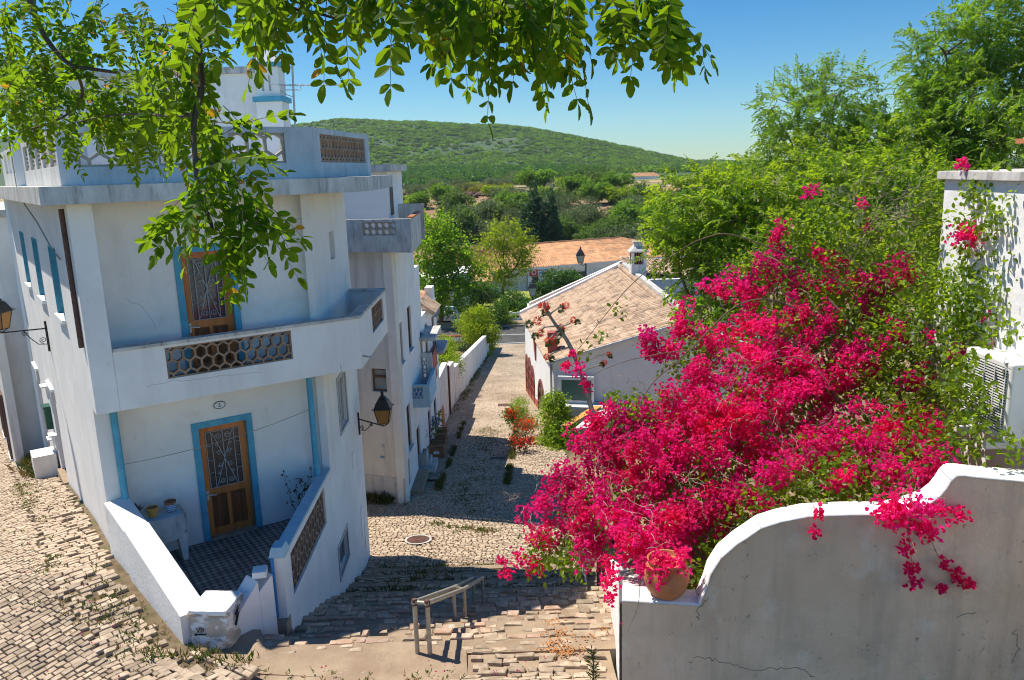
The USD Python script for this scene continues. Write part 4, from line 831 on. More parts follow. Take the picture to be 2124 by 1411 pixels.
dp = thing('dry_plant', 'dry reddish potted plant standing in the terrace corner by the lattice wall', 'plant', TF.P(1.75, .55, 0))
g_ = np.random.default_rng(8); mbw = MB(); Pl, Dl = [], []
for k in range(9):
    b = TF.P(1.75 + g_.normal() * .08, .55 + g_.normal() * .08, .02); e = b + np.array([g_.normal() * .16, g_.normal() * .16, .5 + .6 * g_.random()]); pth = limb(b, e, .12, g_, 6); mbw.tube(pth, np.linspace(.008, .003, 6), 4)
    for q in pth[2:]:
        for _ in range(4): Pl.append(q + g_.normal(size=3) * .02); Dl.append(g_.normal(size=3) + [0, 0, .3])
part('stem', mbw, M['bark'], dp); part('leaf_mass', leaves(np.array(Pl), np.array(Dl), .07, .035, T_DIA, rng=g_), L_['brownleaf'], dp, kind='stuff')
an = thing('roof_antenna', 'thin television antenna mast rising behind the roof parapet', 'antenna', atY(607, 250, 16.6))
b = atY(608, 272, 16.6); tp = atY(606, 132, 16.6)
part('mast', MB().tube([b - [0, 0, 1.2], tp], .022, 6), M['greyiron'], an)
ab, ae = atY(572, 177, 16.6), atY(718, 177, 16.6)
part('boom', MB().tube([ab, ae], .012, 5), M['greyiron'], an)
for q in np.linspace(0, 1, 13): c = ab * (1 - q) + ae * q; part('element', MB().tube([c - [0.03, .22 - .1 * q, 0], c + [.03, .22 - .1 * q, .0]], .005, 4), M['greyiron'], an)
part('bracket', MB().tube([atY(590, 178, 16.6), atY(590, 187, 16.6), atY(624, 187, 16.6), atY(624, 178, 16.6)], .010, 5), M['greyiron'], an)
part('cable', MB().tube([atY(573, 178, 16.6), atY(590, 195, 16.6), atY(607, 201, 16.6)], .006, 4), M['rope'], an)
single('hanging_cable', MB().tube(np.array([SF.P(-4.6, .25, 7.4), SF.P(-3.9, .3, 6.3), SF.P(-3.2, .12, 5.8), SF.P(-2.2, .04, 5.35), SF.P(-1.4, .03, 5.25)]), .012, 5), M['rope'], 'pale loose cable hanging from the roof down the sunny side wall', 'cable')

# ------------------------------------------------------------------ lanterns
def lantern_parts(t, c, s=1.0, glass='amber', hang=False):
    """Four-sided street lantern with tapering panes; c is the middle of its base."""
    c = np.asarray(c, float); r0, r1, h = .115 * s, .185 * s, .36 * s
    def ring(r, z, n=4, a=np.pi / 4): return np.array([[c[0] + r * math.cos(a + k * 2 * np.pi / n) * 1.414, c[1] + r * math.sin(a + k * 2 * np.pi / n) * 1.414, c[2] + z] for k in range(n)])
    a, b = ring(r0, 0), ring(r1, h); fr = MB()
    for k in range(4):
        fr.tube([a[k], b[k]], .013 * s, 4); fr.tube([a[k], a[(k + 1) % 4]], .012 * s, 4); fr.tube([b[k], b[(k + 1) % 4]], .014 * s, 4)
    part('lantern_frame', fr, M['iron'], t)
    for k in range(4):
        ins = .985; m = (a.mean(0) + b.mean(0)) / 2; q = np.array([a[k], a[(k + 1) % 4], b[(k + 1) % 4], b[k]]); q = m + (q - m) * ins; nrm_ = nrm(np.cross(q[1] - q[0], q[3] - q[0])) * .004
        part('pane', MB().hexa(q, q + nrm_), M[glass], t)
    rf = MB(); lev = [(r1 * 1.12, h), (r1 * 1.02, h + .04 * s), (r1 * .62, h + .20 * s), (r1 * .40, h + .23 * s), (r1 * .45, h + .25 * s), (r1 * .18, h + .30 * s), (.02 * s, h + .34 * s)]
    for (ra, za), (rb, zb) in zip(lev[:-1], lev[1:]): rf.hexa(ring(ra, za), ring(rb, zb))
    for q in ring(r1 * 1.12, h + .01): rf.tube([q, q + nrm(q - c - [0, 0, h]) * .04 * s], .008 * s, 4); rf.tube([q, q + np.array([0, 0, .04 * s])], .008 * s, 4)
    rf.lathe([(.0, h + .30 * s), (.045 * s, h + .33 * s), (.02 * s, h + .36 * s), (.05 * s, h + .38 * s), (0, h + .42 * s)], c, 10)
    part('lantern_roof', rf, M['iron'], t)
    ft = MB()
    for q in a: ft.tube([q, (q + c) / 2 - [0, 0, .05 * s], c - [0, 0, .09 * s]], .010 * s, 4)
    part('lantern_foot', ft, M['iron'], t)
def wall_lantern(label, wallp, tip, up):
    t = thing('wall_lantern', label, 'street lamp', wallp); w, e = np.asarray(wallp), np.asarray(tip); d = nrm(e - w)
    mb = MB().tube([w, e], .016, 6)
    sp = lambda c, r, a0, turns, sg_: [c + d * (r * (1 - k / 30) * math.cos(a0 + sg_ * k / 24 * turns * 2 * np.pi)) + np.array([0, 0, r * (1 - k / 30) * math.sin(a0 + sg_ * k / 24 * turns * 2 * np.pi)]) for k in range(25)]
    L = float(np.linalg.norm(e - w))
    mb.tube([w + d * .02 - [0, 0, .42 * L], w + d * .22 * L - [0, 0, .40 * L], w + d * .38 * L - [0, 0, .22 * L], w + d * .5 * L - [0, 0, .02 * L]], .010, 5)
    mb.tube(sp(w + d * .10 * L - np.array([0, 0, .30 * L]), .09 * L, -1.57, 1.6, 1), .008, 5); mb.tube(sp(w + d * .48 * L - np.array([0, 0, .09 * L]), .07 * L, 1.57, 1.6, -1), .008, 5)
    part('bracket', mb, M['iron'], t)
    part('wall_plate', MB().tube([w + [0, 0, .16], w - [0, 0, .62 * L]], .022, 6), M['iron'], t)
    lantern_parts(t, e + np.array([0, 0, .09]), up)
wp = RW.P(rw_end - .35, .02, RW.px(735, 884)[1])
wall_lantern('black wall lantern with amber glass at the far end of the corner house', wp, atY(797, 884, wp[1] + .02) , 1.0)
wq = SF.P(-6.0, .02, sd(82, 662)[1]); 
wall_lantern('black wall lantern cut by the left edge, on the sunny side wall', wq, wq + np.array([SF.n[0], SF.n[1], 0]) * .82 + np.array([0, 0, .02]), 1.0)

def crack(fr, pts, off, parent, seed, w=.0028):
    g = np.random.default_rng(seed); P = [np.array(fr.px(*p, off)) for p in pts]; Q = []
    for a, b in zip(P[:-1], P[1:]):
        for t in np.linspace(0, 1, 9)[:-1]: Q.append(a + (b - a) * t + g.normal(size=2) * .012)
    part('crack', fr.plate(MB(), LineString_(Q).buffer(w), off, off + .0012), M['dark_stain'], parent)
LineString_ = sg.LineString
crack(TF, [(705, 758), (712, 775), (708, 795)], BO, house, 1); crack(TF, [(600, 457), (630, 452), (652, 455)], 0.0, house, 2); crack(TF, [(300, 800), (420, 785), (560, 770)], BO, house, 3, .0016); crack(TF, [(260, 620), (300, 640), (330, 690)], 0.0, house, 4, .0016)
# ------------------------------------------------------------------ neighbour at the far left, along the side street
nb = thing('white_house', 'plain white house at the far left edge beyond the sunny side wall', 'house', SF.P(-13, 0, 0))
mb = SF.plate(MB(), rect(-24, -6, -12.6, 5.6), -6, .55)
part('wall', mb, M['white'], nb)
part('roof_slab', SF.plate(MB(), rect(-24.2, 5.601, -12.5, 5.8), -6, .75), M['concrete'], nb)
nt = thing('yard_wall', 'stained yard wall with red coping far down the side street', 'wall', SF.P(-12.5, .6, 0))
part('wall', SF.plate(MB(), sg.Polygon([(-22, -6), (-11.95, -4), (-11.95, 3.1), (-12.5, 3.4), (-13.2, 2.1), (-16, 1.5), (-22, .9)]), .56, .78), M['white2'], nt)
part('coping', sloped(SF, MB(), -16, -13.2, 1.5, 2.1, .54, .82, 1.4), M['red'], nt)
for a in (-14.6, -17.2): window(SF, a, a + .9, -1.6, .4, nt, off=.79, rev=.0, fm='oldwood', pane='darkglass', bars=0)

# ------------------------------------------------------------------ tall middle house
a2, b2 = np.array([-4.65, 22.8]), np.array([-3.34, 22.35]); F2 = Fr(a2, b2 - a2); L2 = float(np.linalg.norm(b2 - a2))
RO = Fr(b2, (.028, 1.0))
mid = thing('tall_house', 'tall narrow white house with stained concrete roof balcony behind the corner house', 'house', (*a2, -3.4))
zbx0, zbx1 = F2.px(790, 524, .35)[1], F2.px(790, 455, .35)[1]
ZT2 = zbx0 + .05
w3 = [*F2.px(772, 812), *F2.px(800, 766)]
ext = -2.4
fr2 = rect(0, -4.6, L2, ZT2).union(rect(ext, 1.2, .3, ZT2)).difference(rect(w3[0], w3[1], w3[2], w3[3]))
part('wall', F2.plate(MB(), fr2, -.25, 0), M['cream'], mid)
CH = Fr(a2 + np.array([-.75, 1.0]), a2 - (a2 + np.array([-.75, 1.0]))); part('wall', CH.plate(MB(), rect(0, -4.6, 1.25, ZT2), -.25, -.002), M['white'], mid)
window(F2, w3[0], w3[2], w3[1], w3[3], mid, rev=.14, fm='oldwood', pane='curtain', bars=0, sill=False)
part('window_bar', F2.plate(MB(), rect(w3[0] + .05, (w3[1] + w3[3]) / 2 + .06, w3[2] - .05, (w3[1] + w3[3]) / 2 + .13), -.13, -.07), M['oldwood'], mid)
zp = F2.px(800, 988)[1]
part('plinth', F2.plate(MB(), rect(.01, -4.6, L2 + .01, zp), .0, .02), M['white2'], mid)
for px, py, r in ((795, 925, .045), (826, 1005, .10)):
    s_, z_ = F2.px(px, py); part('wall_cap', F2.plate(MB(), sg.Point(s_, z_).buffer(r), .0, .035), M['greyframe'], mid)
s_, z_ = F2.px(793, 948); pl2 = part('name_tile', F2.plate(MB(), rect(s_ - .07, z_ - .035, s_ + .07, z_ + .035), 0, .01), M['gateblue'], mid)
for k in range(4): part('glyph', F2.plate(MB(), rect(s_ - .055 + k * .03, z_ - .018, s_ - .04 + k * .03, z_ + .018), .0101, .0125), M['sign_white'], pl2)
# roof balcony box
xr = atY(805, 400, 23.9)[0]
x0, x1 = -1.9, F2.px(852, 480, .35)[0]; g0, g1 = F2.px(753, 489, .35), F2.px(820, 461, .35)
bx = rect(x0, zbx0, x1, zbx1).difference(rect(g0[0], g0[1], g1[0], g1[1]))
bx_ = part('roof_balcony', F2.plate(MB(), bx, .22, .35), M['concrete'], mid)
gl_ = MB(); grid = rect(g0[0], g0[1], g1[0], g1[1]); hs = []
for i in range(5):
    for j in range(2):
        w_, h_ = (g1[0] - g0[0]) / 5, (g1[1] - g0[1]) / 2; hs.append(affinity.scale(sg.Point(g0[0] + (i + .5) * w_, g0[1] + (j + .5) * h_).buffer(1, 6), w_ * .40, h_ * .38))
part('lattice', F2.plate(gl_, grid.difference(unary_union(hs)), .24, .33), M['lattice_grey'], bx_)
CS = Fr(F2.P(x1, .22)[:2], (-.035, 1.0))
part('roof_balcony', MB().box((0, -.13, zbx0 + .002), (3.0, 0, zbx1 - .002), CS), M['concrete'], mid)
part('roof_balcony', prism(sg.Polygon([tuple(F2.P(x0, .2)[:2]), tuple(F2.P(x1 - .01, .2)[:2]), tuple(CS.P(3.0, -.14)[:2]), (-7, 25.9)]), zbx0 + .001, zbx0 + .15), M['concrete'], mid)
part('roof_balcony', MB().box((xr - 1.0, 25.9, zbx0 + .02), (CS.P(3.0)[0], 26.03, zbx1 + .25)), M['concrete'], mid)
part('coping', MB().box((.1, -.14, zbx1), (3.0, .01, zbx1 + .05), CS), M['terracotta'], mid)
xr = atY(805, 400, 23.9)[0]
zu0, zu1 = zbx0 + .1, atY(760, 357, 23.9)[2]
part('upper_wall', MB().box((-9, 23.9, zu0), (xr, 27.2, zu1)), M['white'], mid)
part('upper_window', MB().box((xr - .005, 24.2, zu0 + .8), (xr + .02, 24.8, zu0 + 2.0)), M['oldwood'], mid)
part('roof_slab', MB().box((-9.2, 23.6, zu1 + .002), (atY(811, 350, 23.7)[0], 27.4, zu1 + .20)), M['concrete'], mid)
# street side of the tall house
st = rect(0, -5.2, 4.2, ZT2); ops = [(.55, 1.05, .9, 2.1), (2.2, 2.9, .9, 2.3), (1.0, 1.7, -2.0, -.6), (2.7, 3.4, -3.9, -1.9), (.7, 1.0, -3.0, -2.2)]
for a, b, c, d in ops: st = st.difference(rect(a, c, b, d))
part('wall', RO.plate(MB(), st, -.25, 0), M['white'], mid)
for a, b, c, d in ops: window(RO, a, b, c, d, mid, rev=.1, fm='oldwood', pane='darkglass', bars=1, sill=c > -2.5)
part('back_wall', MB().box((-9, 22.9 + 1.0, -5), (-3.5, 27.0, zbx0)), M['white2'], mid)

row = thing('row_house', 'narrow white row house with an enclosed pale balcony above the flower boxes', 'house', RO.P(4.4, 0, -4))
st = rect(4.21, -5.6, 9.55, 1.45).union(rect(4.21, 1.4, 5.3, 3.3)); ops = [(4.7, 5.2, -.95, 1.0), (6.0, 6.6, -.2, 1.0), (8.0, 8.7, -.3, .9), (5.6, 6.3, -4.2, -2.2), (7.4, 8.1, -4.3, -2.3)]
for a, b, c, d in ops: st = st.difference(rect(a, c, b, d))
part('wall', RO.plate(MB(), st, -.3, 0), M['white'], row)
for a, b, c, d in ops: window(RO, a, b, c, d, row, rev=.1, fm='oldwood', pane='darkglass', bars=1, sill=c > -2)
part('back_wall', MB().box((-9, 27.2, -5.5), (-3.55, 31.8, 1.4)), M['white2'], row)
part('parapet', MB().box((8.6, -.3, 1.451), (9.3, .0, 2.0), RO), M['white'], row)
for s0, s1, z, d in ((4.5, 6.4, .85, .55), (7.6, 9.4, -.35, .45)): part('canopy', sloped(RO, MB(), s0, s1, z, z + .06, -.02, d, z - .12), M['concrete'], row)
tl_ = MB()
for k in range(9): tl_.tube([RO.P(6.6 + k * .2, -.3, 1.75), RO.P(6.6 + k * .2, .32, 1.30)], .095, 7)
part('roof_tiles', tl_, M['tile'], row)
tl_ = MB()
for k in range(8): tl_.tube([RO.P(7.2 + k * .24, -2.2, 2.0), RO.P(7.2 + k * .24, -.25, 1.72)], .11, 7)
part('roof_tiles', tl_, M['tile_orange'], row)
# enclosed balcony with lattice
P3 = lambda px, py, Y: atY(px, py, Y)
q0, q1 = P3(838, 800, 24.7), P3(893, 845, 24.7); B3 = Fr(q0, (1, 0)); wB = q1[0] - q0[0]; zB1, zB0 = q0[2], q1[2]
sB = rect(-.35, zB0, wB, zB1); lx, lz = B3.px(852, 828), B3.px(877, 803); sB = sB.difference(rect(lx[0], lx[1], lz[0], lz[1]))
bq = part('balcony', B3.plate(MB(), sB, -.1, 0), M['paleblue'], row)
part('lattice', B3.plate(MB(), affinity.translate(hexlattice(lz[0] - lx[0], lz[1] - lx[1], .13, .028, 1.5), lx[0], lx[1]), -.08, -.03), M['greyframe'], bq)
part('balcony', MB().box((-.35, -2.3, zB0), (wB, -.1, zB0 + .12), B3).box((wB - .1, -2.3, zB0 + .121), (wB, -.101, zB1), B3), M['paleblue'], row)
sB2 = rect(-.35, zB0 + .121, wB - .1, zB1 + .55).difference(rect(.12, zB0 + .35, .52, zB1 + .4))
part('balcony', B3.plate(MB(), sB2, -2.3, -2.2), M['white2'], row)
part('lattice', B3.plate(MB(), affinity.translate(hexlattice(.4, zB1 + .4 - zB0 - .35, .13, .028, 1.5), .12, zB0 + .35), -2.28, -2.22), M['greyframe'], bq)
# iron balcony beyond it
r0, r1 = P3(868, 762, 29.0), P3(898, 718, 29.0); ib = MB(); zt, zb = r1[2], r0[2] - .1
for x in np.linspace(r0[0], r1[0], 6): ib.tube([(x, 28.0, zb), (x, 28.0, zt)], .012, 4)
for y in np.linspace(28.0, 30.2, 9): ib.tube([(r1[0], y, zb), (r1[0], y, zt)], .012, 4)
ib.tube([(r0[0] - .3, 28.0, zt), (r1[0], 28.0, zt), (r1[0], 30.2, zt)], .018, 5)
part('iron_railing', ib, M['rust'], row)
part('iron_balcony_floor', MB().box((r0[0] - .5, 27.95, zb - .12), (r1[0] + .03, 30.3, zb)), M['concrete'], row)
part('red_screen', MB().box((r1[0] - .01, 28.2, zb - .5), (r1[0] + .012, 30.1, zt - .25)), M['red'], row)
dish = thing('satellite_dish', 'grey satellite dish on the roof edge of the row house', 'satellite dish', atY(892, 640, 31))
c = atY(892, 640, 31); m = MB(); n_ = nrm([.55, -.6, .45]); ax = nrm(np.cross(n_, [0, 0, 1])); ay = np.cross(n_, ax); g = np.linspace(0, 2 * np.pi, 17)[:-1]
rings = [c + n_ * (r * r * .35) + r * (np.cos(g)[:, None] * ax + np.sin(g)[:, None] * ay) for r in (.02, .2, .42)]
v = np.vstack(rings); m.add(v, [[k * 16 + i, k * 16 + (i + 1) % 16, (k + 1) * 16 + (i + 1) % 16, (k + 1) * 16 + i] for k in (0, 1) for i in range(16)])
part('reflector', m, M['greyframe'], dish, smooth=True)
part('arm', MB().tube([c - [0, 0, .4], c + n_ * .45], .015, 5).tube([c - [0, 0, .4], c - [.1, .1, 1.4]], .02, 5), M['greyiron'], dish)

# ------------------------------------------------------------------ garden walls down the street
gw = thing('garden_wall', 'tall weathered garden wall with flaking plaster after the last row house', 'wall', (-3.1, 32, -4.4))
GW = Fr((-3.07, 31.95), (.012, 1))
part('wall', GW.plate(MB(), sg.Polygon([(0, -5.8), (7.0, -6.2), (7.0, -2.95), (3.6, -2.5), (3.55, -2.15), (0, -1.95)]), -.25, 0), M['white2'], gw)
part('brick_patch', GW.plate(MB(), sg.Polygon([(.1, -4.3), (1.2, -4.5), (1.1, -3.6), (.7, -3.3), (.15, -3.5)]), 0, .012), M['terracotta'], gw)
part('pipe', MB().tube([GW.P(3.5, .05, -5), GW.P(3.5, .05, -2.3)], .05, 6), M['rust'], gw)
g2 = thing('garden_wall', 'low white garden wall running down to the road', 'wall', (-2.9, 39, -5))
q_ = np.array([-1.55, 63.5]) - np.array([-2.97, 39.0]); G2 = Fr((-2.97, 39.0), q_); L_2 = float(np.linalg.norm(q_))
part('wall', sloped(G2, MB(), 0, L_2, -3.35, -6.35, -.22, 0, -9), M['white2'], g2)
part('coping', MB().hexa(G2.pts([[0, -.25, -3.35], [L_2, -.25, -6.35], [L_2, .03, -6.35], [0, .03, -3.35]]), G2.pts([[0, -.25, -3.27], [L_2, -.25, -6.27], [L_2, .03, -6.27], [0, .03, -3.27]])), M['limewash'], g2)
bf = thing('balustrade', 'red-brown wall with a white balustrade along the near edge of the road', 'balustrade', (-6, 64, -8))
part('wall', MB().box((-13, 63.9, -9), (-2.2, 64.1, -7.35)), M['rust'], bf)
for k in range(40): part('baluster', MB().box((-12.9 + k * .27, 63.93, -7.35), (-12.9 + k * .27 + .12, 64.07, -6.95)), M['paint_white'], bf)
part('rail', MB().box((-13, 63.88, -6.95), (-2.2, 64.12, -6.82)), M['red'], bf)

# ------------------------------------------------------------------ tiled house on the right of the street
hN, hF, rN, rF = np.array([1.65, 31.3, -1.2]), np.array([.72, 42.0, -1.2]), np.array([6.75, 30.2, .50]), np.array([5.9, 42.3, 1.17])
th = thing('tiled_house', 'white house with a mottled clay tile roof, red arched door and pierced chimney', 'house', hN - [0, 0, 3])
HFr = Fr(hF, hN - hF); hl = float(np.linalg.norm((hN - hF)[:2]))
tw0 = [HFr.px(1092, 780), HFr.px(1110, 820)]; dd = [HFr.px(1118, 850), HFr.px(1131, 850)]
wa, wb = tw0[0][0], tw0[1][0]; wzt, wzb = HFr.px(1101, 762)[1], HFr.px(1101, 838)[1]
def arch(x0, x1, z0, z1): r = (x1 - x0) / 2; return rect(x0, z0, x1, z1 - r).union(affinity.scale(sg.Point((x0 + x1) / 2, z1 - r).buffer(r, 12), 1, 1))
da, db = dd[0][0], dd[1][0]; dzt = HFr.px(1124, 797)[1]; dzb = float(gz(31.3 + 2)) - .3
wall = rect(0, -6.5, hl, -1.22).difference(rect(wa, wzb, wb, wzt)).difference(arch(da, db, dzb, dzt))
part('wall', HFr.plate(MB(), wall, -.3, 0), M['white'], th)
aw = (wb - wa) / 3; trio = unary_union([arch(wa + k * aw - .02, wa + (k + 1) * aw + .02, wzb - .1, wzt + .35 - abs(k - 1) * .12 + .1) for k in range(3)]); op3 = unary_union([arch(wa + k * aw + .12, wa + (k + 1) * aw - .12, wzb + .05, wzt - .0) for k in range(3)])
w_ = part('window', HFr.plate(MB(), trio.difference(op3), -.05, .05), M['brownred'], th)
for k in range(3): part('pane', HFr.plate(MB(), arch(wa + k * aw + .1, wa + (k + 1) * aw - .1, wzb + .02, wzt + .02), -.12, -.1), M['oldwood'], w_)
bars = MB()
for k in range(3):
    for q in (.3, .5, .7): bars.tube([HFr.P(wa + (k + q) * aw, .02, wzb + .05), HFr.P(wa + (k + q) * aw, .02, wzt - .1)], .02, 5)
    for j in range(4): bars.box((wa + k * aw + .12, .0, wzb + .15 + j * (wzt - wzb) / 4), (wa + (k + 1) * aw - .12, .035, wzb + .19 + j * (wzt - wzb) / 4), HFr)
part('grille', bars, M['red'], w_)
dfr = part('door_frame', HFr.plate(MB(), arch(da - .16, db + .16, dzb, dzt + .16).difference(arch(da, db, dzb - .1, dzt)), -.1, .04), M['brownred'], th)
part('door', HFr.plate(MB(), arch(da, db, dzb, dzt), -.2, -.14), M['brownred'], th)
part('plinth', HFr.plate(MB(), sg.Polygon([(0, -6.5), (hl, -6.5), (hl, -3.6), (hl * .5, -4.5), (0, -5.3)]).difference(arch(da - .16, db + .16, dzb - 1, dzt + .16)), 0, .03), M['red'], th)
part('downpipe', MB().tube([HFr.P(hl - .35, .05, -1.3), HFr.P(hl - .35, .05, -4.2)], .045, 6), M['greyiron'], th)
part('red_spout', MB().hexa(HFr.pts([[hl * .43, 0, -1.4], [hl * .43 + .5, 0, -1.4], [hl * .43 + .5, .12, -1.4], [hl * .43, .12, -1.4]]), HFr.pts([[hl * .43 + .2, 0, -2.6], [hl * .43 + .3, 0, -2.6], [hl * .43 + .3, .06, -2.6], [hl * .43 + .2, .06, -2.6]])), M['red'], th)
GF_ = Fr(hN, rN - hN); gL = float(np.linalg.norm((rN - hN)[:2]))
part('wall', GF_.plate(MB(), sg.Polygon([(0.0, -6.5), (gL + 4, -6.5), (gL + 4, -.9), (gL, .43), (0, -1.24)]), -.3, -.003), M['white'], th)
wq_ = [GF_.px(1158, 838), GF_.px(1232, 780)]
# roof: pan under, cover tiles laid in columns
def roof_tiles(parent, e0, e1, r0, r1, col, tlen, rad, m, limit, seed, under=M['tile']):
    g = np.random.default_rng(seed); e0, e1, r0, r1 = map(np.asarray, (e0, e1, r0, r1)); n = int(np.linalg.norm(e1 - e0) / col); Vs = []
    nv = nrm(np.cross(e1 - e0, r0 - e0)); nv = nv if nv[2] > 0 else -nv
    part('roof_deck', MB().hexa(np.array([e0, e1, r1, r0]) - nv * .05, np.array([e0, e1, r1, r0])), under, parent)
    th_ = np.linspace(0, np.pi, 6)
    for i in range(n):
        a, b = e0 + (e1 - e0) * (i + .5) / n, r0 + (r1 - r0) * (i + .5) / n; L = np.linalg.norm(b - a); d = (b - a) / L; x = nrm(np.cross(d, nv)); k = int(L / tlen)
        for j in range(k):
            p0, p1 = a + d * (j * tlen - .05), a + d * ((j + 1) * tlen); w0, w1 = rad * 1.06, rad * .9; jt = g.normal() * .008; up0, up1 = .022, .0
            v = [q + x * (w * np.cos(t) + jt) + nv * (w * .8 * np.sin(t) + u) for q, w, u in ((p0, w0, up0), (p1, w1, up1)) for t in th_]
            Vs.append(v)
    f = [[i, i + 1, 7 + i, 6 + i] for i in range(5)] + [[0, 5, 4, 1], [1, 4, 3, 2]]; f = np.array(f); f = np.vstack([f[:, [0, 1, 2]], f[:, [0, 2, 3]]])
    V = np.array(Vs); px, zf = proj(V.mean(1)); o = np.argsort(np.where((px[:, 0] < W) & (px[:, 1] < H) & (px[:, 0] > 0), zf, zf + 1000))
    for q in o[:limit]: part('roof_tile', (V[q], f), m, parent)
    r = V[o[limit:]]
    if len(r): part('roof_tiles', (r.reshape(-1, 3), (f[None] + (np.arange(len(r)) * 12)[:, None, None]).reshape(-1, 3)), m, parent, kind='stuff')
ov = np.array([-.18, -.02, -.06])
rid0, rid1 = rF, rN
roof_tiles(th, hF + ov, hN + ov + [0.0, -.12, 0], rF, rN + [0, -.12, 0], .225, .40, .102, M['tile'], 300, 3)
ridge = MB()
for k in range(28): a = rF + (rN - rF) * k / 28; b = rF + (rN - rF) * (k + 1.06) / 28; ridge.tube([a + [0, 0, .03], b + [0, 0, .01]], [.13, .11], 8)
part('ridge_tiles', ridge, M['tile'], th)
part('verge', MB().hexa(np.array([hN + [-.2, -.16, -.13], rN + [0, -.16, -.08], rN + [0, -.02, -.08], hN + [-.2, -.02, -.13]]), np.array([hN + [-.2, -.16, -.02], rN + [0, -.16, .03], rN + [0, -.02, .03], hN + [-.2, -.02, -.02]])), M['white2'], th)
part('verge', MB().hexa(np.array([hF + [-.25, 0, -.2], rF + [0, 0, -.1], rF + [0, .35, -.1], hF + [-.25, .35, -.2]]), np.array([hF + [-.25, 0, .13], rF + [0, 0, .18], rF + [0, .35, .18], hF + [-.25, .35, .13]])), M['limewash'], th)
part('parapet', MB().hexa(np.array([rF + [.12, 0, -.3], rN + [.12, 0, -.3], rN + [.4, 0, -.3], rF + [.4, 0, -.3]]), np.array([rF + [.12, 0, .22], rN + [.12, 0, .22], rN + [.4, 0, .22], rF + [.4, 0, .22]])), M['concrete'], th)
cB = rF + (rN - rF) * .22 + np.array([.35, 0, 0]); bw = .37
part('chimney', MB().box(cB + [-bw, -bw, -.8], cB + [bw, bw, .62]), M['white2'], th)
chm = stage.GetPrimAtPath(th + '/chimney').GetPath().pathString
for i in (-1, 1):
    for j in (-1, 1): part('chimney_column', MB().box(cB + [i * (bw - .07) - .07, j * (bw - .07) - .07, .62], cB + [i * (bw - .07) + .07, j * (bw - .07) + .07, 1.22]), M['limewash'], chm)
for i in range(5): part('chimney_slat', MB().box(cB + [-.24 + i * .12 - .02, -bw + .03, .62], cB + [-.24 + i * .12 + .02, -bw + .07, 1.22]).box(cB + [-bw + .03, -.24 + i * .12 - .02, .62], cB + [-bw + .07, -.24 + i * .12 + .02, 1.22]), M['terracotta'], chm)
part('chimney_core', MB().box(cB + [-.2, -.2, .62], cB + [.2, .2, 1.2]), M['dark'], chm)
sq = lambda r, z: cB + np.array([[-r, -r, z], [r, -r, z], [r, r, z], [-r, r, z]])
part('chimney_cap', MB().hexa(sq(.48, 1.22), sq(.48, 1.28)).hexa(sq(.44, 1.281), sq(.22, 1.52)).hexa(sq(.22, 1.521), sq(.19, 1.70)).hexa(sq(.25, 1.70), sq(.25, 1.75)), M['concrete'], chm)
part('red_vent', MB().box(HFr.pts([[hl - 1.0, -.35, -1.15]])[0], HFr.pts([[hl - 1.5, .02, -.25]])[0]), M['red'], th)
# its neighbour's roof beyond
nh = thing('low_house', 'second clay tile roof showing behind the chimney of the tiled house', 'house', (3, 45, -4))
p0, p1, p2, p3 = hF + [-.0, .5, .12], atY(1105, 634, 44.5), atY(1290, 549, 46.3), rF + [.2, .4, .05]
roof_tiles(nh, p0, p1, p3, p2, .24, .42, .095, M['tile'], 90, 4)
part('wall', MB().box((.95, 42.6, -7), (6.0, 46.0, -1.3)), M['white'], nh)
part('verge', MB().hexa(np.array([p1 + [-.2, 0, -.2], p2 + [0, 0, -.1], p2 + [0, .3, -.1], p1 + [-.2, .3, -.2]]), np.array([p1 + [-.2, 0, .15], p2 + [0, 0, .2], p2 + [0, .3, .2], p1 + [-.2, .3, .15]])), M['limewash'], nh)
roof_tiles(nh, np.array([6.5, 42.6, .9]), np.array([10.2, 42.6, .5]), np.array([6.6, 47.5, 1.15]), np.array([10.6, 47.5, .8]), .24, .42, .095, M['tile'], 40, 5)
part('wall', MB().box((6.4, 42.1, -6), (10.3, 47, .45)), M['white2'], nh)
# glazed frame and boards stacked against the near gable
gf = thing('glazed_frame', 'white framed greenish glass panel leaning under the gable of the tiled house', 'window frame', GF_.P(.6, .5, -3))
x0, z0 = GF_.px(1158, 835, .35); x1, z1 = GF_.px(1232, 782, .35)
part('frame', GF_.plate(MB(), rect(x0, z0, x1, z1).difference(rect(x0 + .14, z0 + .12, x1 - .1, z1 - .14)), .3, .4), M['paint_white'], gf)
part('pane', GF_.plate(MB(), rect(x0 + .14, z0 + .12, x1 - .1, z1 - .14), .33, .35), M['greenshade'], gf)
part('base', MB().box((x0, .0, -7), (x1 + .6, .9, z0), GF_), M['white2'], gf)
b_ = GF_.P(1.0, 1.2, z0 - .05)
bo = thing('board', 'ochre board lying on the leaning stack under the glazed frame', 'board', b_)
part('board', MB().hexa(np.array([b_ + [-.6, -1.0, -.3], b_ + [-.3, -1.05, -.3], b_ + [1.1, .1, .08], b_ + [.8, .2, .08]]), np.array([b_ + [-.6, -1.0, -.26], b_ + [-.3, -1.05, -.26], b_ + [1.1, .1, .12], b_ + [.8, .2, .12]])), M['ochre'], bo)
bo = thing('board', 'white curved sheet lying beside the ochre board under the gable', 'board', b_)
part('board', MB().hexa(np.array([b_ + [-.1, -1.2, -.36], b_ + [.9, -1.1, -.36], b_ + [1.7, .1, .0], b_ + [1.0, .15, .0]]), np.array([b_ + [-.1, -1.2, -.33], b_ + [.9, -1.1, -.33], b_ + [1.7, .1, .03], b_ + [1.0, .15, .03]])), M['acwhite'], bo)

